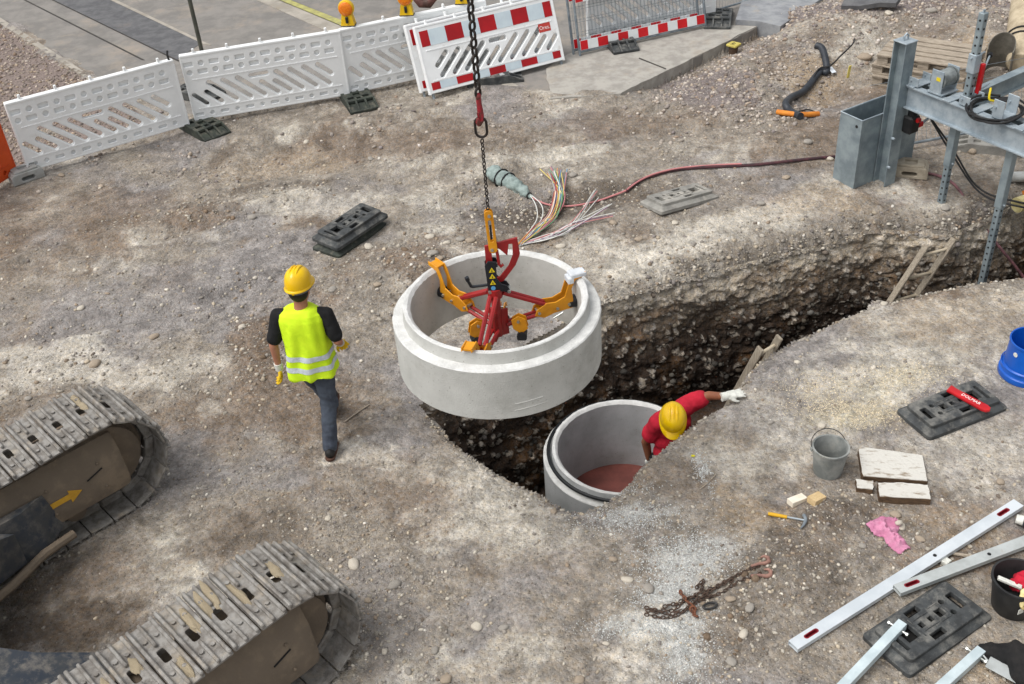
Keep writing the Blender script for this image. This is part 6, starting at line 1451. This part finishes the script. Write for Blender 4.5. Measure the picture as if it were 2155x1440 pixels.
for i in range(19):
    e = (1140 + rr.uniform(12, 55), rr.uniform(364, 378)) if i else (1137, 368); k = rr.uniform(-12, 12)
    pts = [gat(1092 + rr.uniform(-6, 10), 517 + rr.uniform(-4, 3), .012 + .02 * rr.random()), gat(1130 + k * .8, 490 + rr.uniform(-8, 8), .03 + .02 * rr.random()), gat(1166 + k, 455 + rr.uniform(-10, 10), .05), gat(1178 + k * .9, 415, .07), gat(*e, .05 + .06 * rr.random())]
    hose('core', [p - cb for p in pts], .0052, WC['yellow'] if i == 0 else WC[names[(i * 5) % 9]], parent=cw, n=6)
for i in range(13):
    e = (rr.uniform(1250, 1262), rr.uniform(408, 432)) if i < 5 else ((rr.uniform(1270, 1290), rr.uniform(435, 452)) if i < 9 else (rr.uniform(1285, 1304), rr.uniform(456, 466)))
    pts = [gat(1090 + rr.uniform(-4, 8), 518 + rr.uniform(-3, 3), .012), gat(1150 + rr.uniform(-8, 8), 507 + rr.uniform(-7, 4), .03), gat(1200 + rr.uniform(-6, 6), 485 + rr.uniform(-9, 7), .04), gat(*e, .03 + .05 * rr.random())]
    hose('core', [p - cb for p in pts], .0052, WC[('white', 'grey', 'white', 'pink', 'grey', 'violet', 'white')[i % 7]], parent=cw, n=6)
for dx in (0, 12): hose('core', [p - cb for p in (gat(1112, 412, .04), gat(1128 + dx, 440, .05), gat(1130 + dx * .8, 470, .05), gat(1108 + dx * .3, 500, .03), gat(1098, 516, .02))], .0058, WC['white'], parent=cw, n=6)
hose('pink_conduit', [gat(1116, 418, .03), gat(1150, 434, .02), gat(1200, 437, .02), gat(1255, 427, .02), gat(1300, 413, .03), gat(1322, 404, .03)], .011, WC['pink'], 'thin pink conduit running from the bag-wrapped cable end', 'conduit')
hose('cable_duct', [gat(px, py, .025) for px, py in ((1318, 407), (1340, 388), (1372, 374), (1420, 362), (1480, 356), (1550, 353), (1610, 349), (1680, 341), (1752, 334), (1790, 330))], .019, nmat('dark_red_duct', (92, 56, 60), (60, 44, 48), .6, ns=14, dust=.15), 'dark red cable duct running along the ground to the steel box', 'conduit')
hose('white_duct', [gat(px, py, .045) for px, py in ((1320, 406), (1345, 388), (1378, 373), (1430, 361), (1500, 355), (1560, 352))], .010, WC['pink'], 'thin pale duct lying on top of the dark red cable duct', 'conduit')
hose('cable_duct', [gat(1948, 367, .02), gat(1985, 378, .025), gat(2012, 396, .02), at(2038, 430, -.06), at(2070, 476, -.25), at(2105, 522, -.45), at(2150, 578, -.75), at(2190, 640, -1.1)], .016, nmat('wine_duct', (130, 88, 92), (84, 60, 64), .6, ns=14, dust=.2), 'wine red cable duct dropping into the trench past the rig legs', 'conduit')
# ------------------------------------------------------------------ ladders in the trench
M_LADDER = nmat('grey_ladder_wood', (158, 148, 132), (128, 118, 104), .9, ns=9, bump=.35, dust=.2, stretch=(9, 9, 1)); M_RUNG = nmat('rung_wood', (190, 178, 156), (164, 150, 128), .85, ns=9)
def make_ladder(label, tl, tr, bl, br, n):
    base = (bl + br) / 2; t = thing('ladder', label, 'ladder', Matrix.Translation(base), 'wooden ladders in the trench')
    wv = (tr - tl).normalized(); ax = (tl - bl).normalized(); nz = wv.cross(ax)
    for a_, b_ in ((tl, bl), (tr, br)): L_ = (a_ - b_).length; MB().box((L_ / 2, 0, 0), (L_, .028, .075), frame(b_ - base, a_ - b_, nz), b=.006).build('rail', M_LADDER, t)
    for i in range(n):
        k = (i + .55) / n; MB().cyl(bl.lerp(tl, k) - base, br.lerp(tr, k) - base, .017, n=10).build('rung', M_RUNG, t)
tl, tr = at(1950, 517, -.10), at(2008, 502, -.12); dn = (at(1881, 622, -.62) - tl) * 2.8
make_ladder('wooden ladder deeper in the trench leaning on the far face', tl, tr, tl + dn, tr + dn, 6)
tl, tr = at(1601, 733, .10), at(1641, 709, .10); dn = V((-.42, .42, -1.70))
make_ladder('wooden ladder whose top pokes over the near trench edge', tl, tr, tl + dn, tr + dn, 7)
# ------------------------------------------------------------------ tools and odds and ends on the near side
def yaw(a, b): d = b - a; return math.atan2(d.y, d.x)
# grey mortar bucket
M_BUCK = nmat('mortar_bucket', (150, 152, 148), (112, 116, 114), .7, ns=5, bump=.2, dust=.35, dustc=(176, 168, 152), dscale=7); M_SOIL = nmat('bucket_soil', (82, 68, 54), (62, 52, 42), .95, ns=20, bump=.9, bs=40)
gb = thing('bucket', 'grey mortar bucket with wire handle and soil at the bottom', 'bucket', xf(gat(1741, 993), R(10)))
MB().lathe([(.0, .004), (.105, .004), (.112, .012), (.138, .255), (.146, .258), (.146, .272), (.132, .272), (.128, .25), (.103, .02), (0, .02)], 40).build('shell', M_BUCK, gb)
m = MB(); rows = []
for i in range(9):
    for k in range(20): a = 2 * math.pi * k / 20; r_ = .108 * i / 8; rows.append((r_ * math.cos(a), r_ * math.sin(a), .05 + .018 * mnoise.noise(V((r_ * 20 * math.cos(a), r_ * 20 * math.sin(a), 1)))))
m.add(rows, [(i * 20 + k, i * 20 + (k + 1) % 20, (i + 1) * 20 + (k + 1) % 20, (i + 1) * 20 + k) for i in range(8) for k in range(20)]); m.build('soil_fill', M_SOIL, gb)
MB().tube([(.142 * math.cos(t), .04 + .10 * math.sin(t), .262 + .075 * math.sin(t)) for t in np.linspace(0, math.pi, 18)], .0035, 6).build('wire_handle', M_DARKSTEEL, gb)
for s in (-1, 1): MB().box((s * .147, .035, .25), (.012, .035, .035), b=.004).build('handle_lug', M_BUCK, gb)
# blue tub
M_BLUEP = nmat('blue_plastic', (14, 92, 190), (10, 80, 172), .35, ns=4, dust=.16, dustc=(170, 172, 168), dscale=5, spec=.5)
bt = thing('blue_tub', 'bright blue plastic tub with flared foot at the right edge', 'tub', xf(gat(2160, 785)))
MB().lathe([(.236, .0), (.240, .010), (.236, .05), (.226, .060), (.222, .100), (.206, .114), (.200, .22), (.196, .335), (.203, .34), (.203, .356), (.190, .356), (.188, .33), (.19, .2), (.2, .1), (.21, .02), (.0, .02)], 48).build('shell', M_BLUEP, bt)
for z in (.055, .11): MB().tube([(.226 * math.cos(a) + 0, .226 * math.sin(a), z) for a in np.linspace(0, 2 * math.pi, 49)[:-1]], .006, 6, True).build('hoop', M_BLUEP, bt)
MB().plate([circ(0, 0, .022, 9), ], .003, xf((-.185, -.075, .27)) @ Matrix.Rotation(R(-68), 4, 'Z') @ Matrix.Rotation(R(0), 4, 'X') @ frame((0, 0, 0), (1, 0, 0), (0, -1, 0))).build('dried_mortar', M_CUFF, bt)
# red guard of a chain saw on its base plate
M_SCAB = nmat('red_guard', (196, 34, 40), (178, 26, 34), .4, ns=6, dust=.1)
sg = thing('saw_guard', 'red chainsaw guard with white lettering lying on a base plate', 'saw guard'); s0, s1 = at(2003, 816, .14), at(2077, 856, .14); cM = frame(((s0.x + s1.x) / 2, (s0.y + s1.y) / 2, gset((3.657, 6.869)).z + .128), (s1 - s0) * V((1, 1, 0)) if False else V((s1.x - s0.x, s1.y - s0.y, 0))); sg.matrix_world = cM
MB().plate([[(-.20, .045), (-.185, -.04), (-.14, -.036), (.15, -.042), (.185, -.03), (.2, .0), (.185, .03), (.15, .042), (-.13, .036)]], .028, bevel=.007, res=2).build('sheath', M_SCAB, sg)
v_, f_ = text_mesh('DOLMAR', .043); MB().add(v_, f_, Matrix.Translation((.02, 0, .0150)) @ Matrix.Diagonal((1.0, 1.1, 1, 1))).build('lettering', M_LETTER, sg)
MB().box((.03, .030, .0145), (.2, .006, .003)).build('groove', M_RED, sg)
# birch slabs
M_BIRCH = nmat('birch_bark', (202, 199, 191), (140, 126, 108), .85, ns=9, bump=.6, bs=40, stretch=(1, 3, 3), edge=(.54, .68)); M_RAWW = nmat('raw_wood_edge', (104, 82, 60), (74, 58, 44), .9, ns=14, bump=.6, stretch=(1, 6, 6)); M_MARK = nmat('bark_mark', (46, 42, 40), (70, 62, 56), .9)
def slab_piece(outline, z0, z1, root, seed, nm):
    n = len(outline); q = [(V((*outline[i], 0)).lerp(V((*outline[(i + 1) % n], 0)), k / 7)) for i in range(n) for k in range(7)]
    q = [(p.x + .007 * mnoise.noise(p * 30 + V((seed, 0, 0))), p.y + .007 * mnoise.noise(p * 30 + V((0, seed, 0)))) for p in q]
    inn = [(x * .985, y * .97) for x, y in q]
    o = MB().prism(q, z0, z1 - .006).build(nm, M_RAWW, root); MB().prism(inn, z1 - .0058, z1).build('bark_face', M_BIRCH, o); return o
bs_ = thing('birch_slab', 'larger split birch slab with white bark beside the mortar bucket', 'wood slab', xf(gat(1877, 990), R(-11)))
o = slab_piece([(-.25, -.15), (.24, -.17), (.25, .14), (-.20, .20), (-.25, .17)], 0, .06, bs_, 3, 'slab')
for x, y, w_, l_ in ((.0, .05, .004, .05), (-.235, .06, .02, .012), (-.23, .02, .012, .01), (-.05, -.06, .10, .003), (.12, -.02, .08, .003)): MB().box((x, y, .0555), (w_, l_, .002)).build('bark_mark', M_MARK, bs_)
bs2 = thing('birch_slab', 'narrower split birch slab lying below the larger white one', 'wood slab', xf(gat(1893, 1046), R(-11)))
slab_piece([(-.17, -.085), (.21, -.085), (.215, .075), (.0, .085), (-.165, .07)], 0, .075, bs2, 5, 'slab')
bs3 = thing('birch_slab', 'short birch offcut at the left end of the narrow slab', 'wood slab', xf(gat(1818, 1030), R(-16)))
slab_piece([(-.06, -.05), (.06, -.05), (.065, .05), (-.065, .05)], 0, .055, bs3, 7, 'slab')
# wooden wedges
def wedge(label, px, rz, sz, mat):
    p = gat(*px); o = MB().add([(-sz[0] / 2, -sz[1] / 2, 0), (sz[0] / 2, -sz[1] / 2, 0), (sz[0] / 2, sz[1] / 2, 0), (-sz[0] / 2, sz[1] / 2, 0), (-sz[0] / 2, -sz[1] / 2, sz[2]), (sz[0] / 2, -sz[1] / 2, sz[2] * .55), (sz[0] / 2, sz[1] / 2, sz[2] * .55), (-sz[0] / 2, sz[1] / 2, sz[2])], [(3, 2, 1, 0), (4, 5, 6, 7), (0, 1, 5, 4), (1, 2, 6, 5), (2, 3, 7, 6), (3, 0, 4, 7)]).build('wooden_wedge', mat); o.matrix_world = xf(p, rz); tag(o, label, 'wedge', 'wooden wedges')
wedge('pale planed wooden wedge beside the mortar bucket', (1677, 1056), R(28), (.15, .065, .05), nmat('planed_wood', (238, 230, 214), (226, 214, 192), .7, ns=8)); wedge('yellowish wooden wedge right of the pale one', (1718, 1054), R(35), (.13, .08, .06), M_WOODL)
# hammer
hm = thing('hammer', 'mason hammer with yellow grip and steel head', 'hammer'); h0, h1 = gat(1616, 1085, .02), gat(1693, 1099, .02); hm.matrix_world = frame(h0, h1 - h0); L_ = (h1 - h0).length
MB().tube([(0, 0, 0), (.04, 0, 0), (.10, 0, 0), (L_ * .52, 0, 0)], [.013, .015, .013, .014], 10, flat=1).build('grip', nmat('grip_yellow', (224, 176, 40), (206, 158, 30), .5, dust=.1), hm)
MB().tube([(L_ * .5, 0, 0), (L_, 0, 0)], .007, 8).build('shaft', M_GALV2, hm)
MB().tube([(L_ - .012, .055, 0), (L_ + .004, .02, 0), (L_ + .006, -.01, 0), (L_ - .002, -.05, 0), (L_ - .022, -.095, 0)], [.014, .013, .014, .010, .004], 10).build('head', M_STEEL, hm)
# pink rag
M_PINK = nmat('pink_cloth', (206, 142, 170), (184, 116, 146), .9, ns=9, bump=.4, bs=80)
pr = gat(1865, 1112); n1, n2 = 64, 44; vs_ = []; rag = MB()
outl = [(1820, 1104), (1850, 1088), (1880, 1090), (1900, 1105), (1888, 1125), (1905, 1140), (1918, 1158), (1892, 1168), (1865, 1148), (1858, 1132), (1838, 1128)]
OW = [gat(*p) for p in outl]; ca_ = sum((p for p in OW), V((0, 0, 0))) / len(OW); OWp = [(p.x, p.y) for p in OW]
xs = np.linspace(min(p[0] for p in OWp) - .01, max(p[0] for p in OWp) + .01, 60); ys = np.linspace(min(p[1] for p in OWp) - .01, max(p[1] for p in OWp) + .01, 60); AX, AY = np.meshgrid(xs, ys)
ins = inside(AX + .012 * fbm(AX / .05, AY / .05, 3, 3), AY + .012 * fbm(AX / .05, AY / .05, 3, 4), OWp); dd = seg_d(AX, AY, OWp + [OWp[0]])
fold = np.abs(fbm(AX / .11 + .6 * fbm(AX / .2, AY / .2, 2, 8), AY / .05, 3, 17)) ; ZC = gz(AX, AY) + .006 + np.minimum(dd, .03) * .6 + .05 * (1 - np.minimum(1, fold * 3.0)) * np.minimum(1, dd / .04)
I = np.arange(AX.size).reshape(AX.shape); q = ins[:-1, :-1] & ins[1:, 1:] & ins[1:, :-1] & ins[:-1, 1:]
F_ = np.stack([I[:-1, :-1], I[:-1, 1:], I[1:, 1:], I[1:, :-1]], -1)[q]; ro = link('pink_rag', np_mesh('pink_rag', np.stack([AX.ravel(), AY.ravel(), ZC.ravel()], -1), F_, M_PINK)); sm_ = ro.modifiers.new('thick', 'SOLIDIFY'); sm_.thickness = .004; sm_.offset = -1; tag(ro, 'crumpled pink cloth lying on the earth', 'cloth')
ro2 = link('stone', ST[0]); p = gat(1890, 1110); ro2.matrix_world = xf((p.x, p.y, p.z + .05), .4) @ Matrix.Diagonal((.03, .024, .018, 1)); tag(ro2, 'flat pale stone weighing down the pink cloth', 'stone')
# aluminium screed bars
M_ALU = nmat('aluminium', (212, 218, 222), (196, 203, 208), .4, .15, ns=3, r2=.55, dust=.12, dustc=(176, 170, 160)); M_ALUD = nmat('dull_aluminium', (188, 193, 192), (168, 172, 170), .55, .15, ns=4, dust=.25); M_SLOT = nmat('handle_red', (132, 22, 36), (110, 16, 30), .5)
def screed(label, a, b, w_, h_, z0, z1, mat, slots):
    A, B = gat(*a), gat(*b); A.z += z0; B.z += z1; L_ = (B - A).length; t = thing('screed_bar', label, 'straightedge', frame(A, B - A), 'aluminium straightedges')
    hl_ = [slot(x, 0, x + .09, 0, .036) for x in slots(L_)]
    m = MB().plate([rect(0, -w_ / 2, L_, w_ / 2)] + hl_, .004, Matrix.Translation((0, 0, h_))); m.box((L_ / 2, w_ / 2 - .002, h_ / 2), (L_, .003, h_ - .006)); m.box((L_ / 2, -w_ / 2 + .002, h_ / 2), (L_, .003, h_ - .006)); m.box((L_ / 2, 0, .002), (L_, w_, .003)); m.build('profile', mat, t)
    for x in slots(L_): MB().plate([slot(x, 0, x + .09, 0, .036), slot(x + .004, 0, x + .086, 0, .022)], h_ - .004, Matrix.Translation((0, 0, h_ / 2 + .004))).plate([slot(x, 0, x + .09, 0, .034)], .003, Matrix.Translation((0, 0, .006))).build('grip_slot', M_SLOT, t)
    MB().cyl((L_ * .6, .0, h_), (L_ * .6, .0, h_ + .004), .014, n=12).build('vial_cap', M_OIL, t)
screed('long aluminium straightedge with red grip slots lying across the right foreground', (1668, 1367), (2140, 1071), .088, .036, .01, .03, M_ALU, lambda L_: [.12, L_ - .22])
screed('shorter dull aluminium straightedge resting on the long one', (1884, 1257), (2200, 1135), .085, .034, .05, .04, M_ALUD, lambda L_: [.08])
wbk = MB().box((0, 0, .02), (.06, .05, .04), b=.004).build('plaster_block', M_CUFF); wbk.matrix_world = xf(gat(1990, 1187), R(35)); tag(wbk, 'small white block wedged between the two straightedges', 'block')
hose('wooden_stick', [gat(2004, 1168, .015), gat(2048, 1176, .02)], .013, M_WOOD, 'short wooden stick between the two straightedges', 'stick')
# galvanised square tubes
def sqtube(label, a, b, za, zb, w_=.062):
    A, B = gat(*a), gat(*b); A.z += za; B.z += zb; L_ = (B - A).length; t = thing('square_tube', label, 'steel tube', frame(A, B - A), 'galvanised square tubes'); k = w_ / 2; th = .003
    m = MB()
    for s in (-1, 1): m.box((L_ / 2, s * (k - th / 2), 0), (L_, th, w_)); m.box((L_ / 2, 0, s * (k - th / 2)), (L_ - .001, w_ - 2 * th - .0005, th))
    m.build('tube', nmat('tube_zinc', (204, 217, 220), (184, 198, 202), .5, .15, ns=6), t)
    for s in (-1, 1): MB().cyl((.05, s * k, 0), (.05, s * (k + .035), 0), .009, n=8).cyl((.05, s * (k + .03), 0), (.05, s * (k + .045), 0), .014, n=6).build('bolt', M_BOLT, t)
sqtube('galvanised square tube resting on the foreground base plate', (1893, 1340), (1760, 1470), .13, .06); sqtube('galvanised square tube at the bottom edge beside the black bag', (2062, 1378), (1950, 1480), .035, .035)
# black builder's bucket with gloves
bb_ = thing('bucket', 'black rubber bucket holding a cream glove and red cloth', 'bucket', xf(gat(2128, 1278), R(20)))
MB().lathe([(0, .004), (.125, .004), (.135, .02), (.172, .27), (.182, .275), (.182, .295), (.168, .295), (.163, .26), (.124, .02), (0, .02)], 44).build('shell', nmat('black_rubber', (34, 34, 35), (48, 48, 48), .55, ns=7, dust=.22, dustc=(120, 116, 108)), bb_)
MB().box((-.085, -.138, .15), (.045, .004, .045), frame((0, 0, 0), (1, 0, 0)) @ Matrix.Rotation(R(0), 4, 'Z')).build('paper_label', M_CUFF, bb_)
m = MB(); chain_(m, [(.03, .02, .20), (.09, .04, .21)], [.06, .05]); obj_from(wrinkle(remesh(m, .01, 1), .02, 25, 3), 'tmp', M_RSHIRT, None)
rc_ = bpy.context.scene.collection.objects[-1]; rc_.name = 'red_cloth'; rc_.matrix_world = bb_.matrix_world.copy(); tag(rc_, 'crumpled red cloth stuffed in the black bucket', 'cloth')
Mh = bb_.matrix_world @ frame((-.06, -.10, .29), (.25, -.75, -.62), (-.3, -.5, .8)); gv = obj_from(remesh(hand(Mh, .25, .2, 1, 1.25), .006, 1), 'work_glove', nmat('cream_glove', (236, 218, 160), (222, 200, 138), .9, ns=14, bump=.3), None); tag(gv, 'cream work glove hanging over the rim of the black bucket', 'glove')
lv = MB().box((0, 0, 0), (.16, .035, .02), b=.003).build('mortar_board', M_CUFF); lv.matrix_world = bb_.matrix_world @ xf((-.05, .03, .245), R(-48), 0, R(12)); tag(lv, 'white plastic strip sticking out of the black bucket', 'strip')
yb = MB().box((0, 0, 0), (.09, .04, .03), b=.004).build('yellow_box', M_WARN); yb.matrix_world = bb_.matrix_world @ xf((.06, -.08, .20), R(-10)); tag(yb, 'small yellow box at the bottom right inside the black bucket', 'box')
# black bag with a steel trowel, bottom right
bgp = gat(2125, 1400); bg_ = thing('tool_bag', 'crumpled black cloth bag in the bottom right corner', 'bag', xf(bgp))
m = MB(); chain_(m, [(-.12, .10, .03), (-.02, .06, .05), (.08, .0, .07), (.12, -.10, .08)], [.05, .075, .09, .10]); chain_(m, [(.04, -.02, .06), (.0, -.14, .05)], [.08, .06]); m.box((-.12, .09, .012), (.12, .13, .02), xf((0, 0, 0), .0), b=.006)
obj_from(wrinkle(remesh(m, .011, 1), .022, 14, 6), 'cloth', nmat('black_cloth', (22, 22, 23), (36, 34, 33), .9, ns=9, bump=.5, bs=40, dust=.12), bg_)
tw = MB().plate([rrect(-.12, -.05, .12, .05, .006, 2)], .006, bevel=.001).cyl((-.12, -.0, .004), (-.16, .02, .01), .006, n=8).build('float_board', M_ALUD); tw.matrix_world = xf((bgp.x - .06, bgp.y - .07, bgp.z + .035), R(-42), 0, R(4)); tag(tw, 'flat grey metal float lying against the black bag', 'float')
# corrugated hose end at the right edge
ch = thing('corrugated_hose', 'black corrugated hose end with white collar at the right edge', 'hose', xf(gat(2150, 1108, .06), R(-30)))
MB().tube([(i * .008, 0, 0) for i in range(60)], [.045 + .006 * (i % 2) for i in range(60)], 16).build('hose_wall', M_CORR, ch); MB().cyl((-.05, 0, 0), (.02, 0, 0), .034, .04, n=16).build('collar', M_CUFF, ch)
mg = MB().tube([(0, 0, 0), (.10, .02, .02), (.2, .0, 0)], [.05, .07, .05], 14).build('magenta_bundle', nmat('magenta_cloth', (186, 40, 96), (160, 28, 80), .7, ns=9)); mg.matrix_world = xf(gat(2165, 1128, .05), R(20)); tag(mg, 'magenta bundle at the right edge below the corrugated hose', 'bundle')
# rusty lashing chain with hooks
M_RUST = nmat('rusty_chain', (92, 72, 60), (68, 57, 50), .8, .2, ns=40, bump=.3, bs=150, dust=.2, dustc=(150, 134, 116)); M_RUST2 = nmat('orange_rust', (122, 78, 56), (96, 64, 50), .85, .1, ns=30, bump=.3); M_HOOKP = nmat('pinkish_hook', (164, 126, 112), (132, 100, 90), .7, .2, ns=14)
rc = thing('rusty_chain', 'rusty chain lying in a heap with two open hooks at its end', 'chain', xf(gat(1500, 1255))); R0 = rc.matrix_world.inverted()
lk_me = link_mesh(.030, .0046, .030).mesh('chain_link', M_RUST); lk_or = link_mesh(.034, .0066, .034).mesh('chain_link', M_RUST2)
def lay(pts, me, pitch, seed, dz=.006):
    r_ = random.Random(seed); P = [gat(*p) for p in pts]; S = [0]
    for a, b in zip(P[:-1], P[1:]): S.append(S[-1] + (b - a).length)
    s = 0; i = 0
    while s < S[-1]:
        k = max(j for j in range(len(S) - 1) if S[j] <= s); t = (s - S[k]) / (S[k + 1] - S[k]); p = P[k].lerp(P[k + 1], t); d = (P[k + 1] - P[k]).normalized()
        M = frame((p.x + r_.uniform(-.004, .004), p.y + r_.uniform(-.004, .004), float(gz(p.x, p.y)) + dz + r_.uniform(0, .006)), d) @ Matrix.Rotation(R(45 if i % 2 else -45) + r_.uniform(-.3, .3), 4, 'X') @ Matrix.Rotation(R(90), 4, 'Y')
        link('chain_link', me, rc, R0 @ M); s += pitch; i += 1
lay([(1362, 1282), (1395, 1288), (1420, 1285), (1440, 1265), (1470, 1250), (1520, 1230), (1560, 1208), (1598, 1192)], lk_me, .029, 1); lay([(1360, 1296), (1392, 1302), (1425, 1298), (1450, 1280), (1480, 1262), (1520, 1248), (1560, 1224), (1600, 1210)], lk_me, .029, 2)
lay([(1364, 1289), (1410, 1297), (1440, 1290), (1460, 1270), (1500, 1245), (1545, 1222)], lk_me, .029, 3, .018); lay([(1400, 1280), (1430, 1272), (1455, 1262), (1470, 1258)], lk_me, .029, 4, .02); lay([(1466, 1240), (1480, 1225), (1475, 1250), (1500, 1262)], lk_me, .029, 6, .015)
lay([(1432, 1252), (1440, 1265), (1455, 1278), (1462, 1300), (1470, 1303)], lk_or, .034, 5, .02)
rgm = MB().tube([(.05 * math.cos(a), .022 * math.sin(a), 0) for a in np.linspace(0, 2 * math.pi, 29)[:-1]], .0085, 8, True)
rgm.build('master_link', M_DARKSTEEL, rc, R0 @ xf(gat(1494, 1279, .02), R(12), R(10)))
MB().tube([(.02 * math.cos(a), .02 * math.sin(a), 0) for a in np.linspace(0, 2 * math.pi, 21)[:-1]], .0075, 8, True).build('shackle', M_RUST2, rc, R0 @ xf(gat(1458, 1288, .03), 0, R(50)))
def ghook(px, py, rz, fl): 
    pts = [(-.09, 0), (-.03, .0), (.02, -.012), (.05, -.004), (.060, .028), (.044, .052), (.015, .052)]
    MB().tube([(x, y * fl, 0) for x, y in pts], [.010, .012, .015, .017, .016, .012, .006], 10).build('hook', M_HOOKP, rc, R0 @ xf(gat(px, py, .018), rz))
ghook(1604, 1188, R(15), 1); ghook(1606, 1214, R(-2), 1)
# yellow leaf and twig
lf = MB().plate([[(-.02, 0), (-.005, .014), (.018, .006), (.022, -.004), (.004, -.012)]], .002).build('leaf', nmat('leaf_yellow', (216, 206, 40), (196, 190, 36), .6)); lf.matrix_world = xf(gat(1458, 962, .012), .4, .3, .2); tag(lf, 'tiny yellow leaf on the earth beside the pit', 'leaf')
hose('twig', [gat(1472, 1032, .008), gat(1490, 1018, .012), gat(1506, 1000, .008)], .004, M_WOOD, 'thin dry twig near the pit edge', 'twig')
hose('twig', [gat(725, 890, .008), gat(750, 872, .012), gat(778, 853, .008)], .006, M_WOOD, 'dry twig right of the walking worker', 'twig')
# broken asphalt piece at the top right
ap = gat(1822, 18); am = MB().prism([(-.35, -.12), (-.1, -.16), (.2, -.10), (.42, -.14), (.5, .1), (.1, .22), (-.3, .15)], .0, .07).build('asphalt_chunk', M_ASPH2); am.matrix_world = xf((ap.x, ap.y, ap.z + .05), R(-20), R(10), R(-6)); tag(am, 'broken slab of old asphalt on the gravel heap', 'asphalt slab')
bpy.data.scenes.remove(TMP)
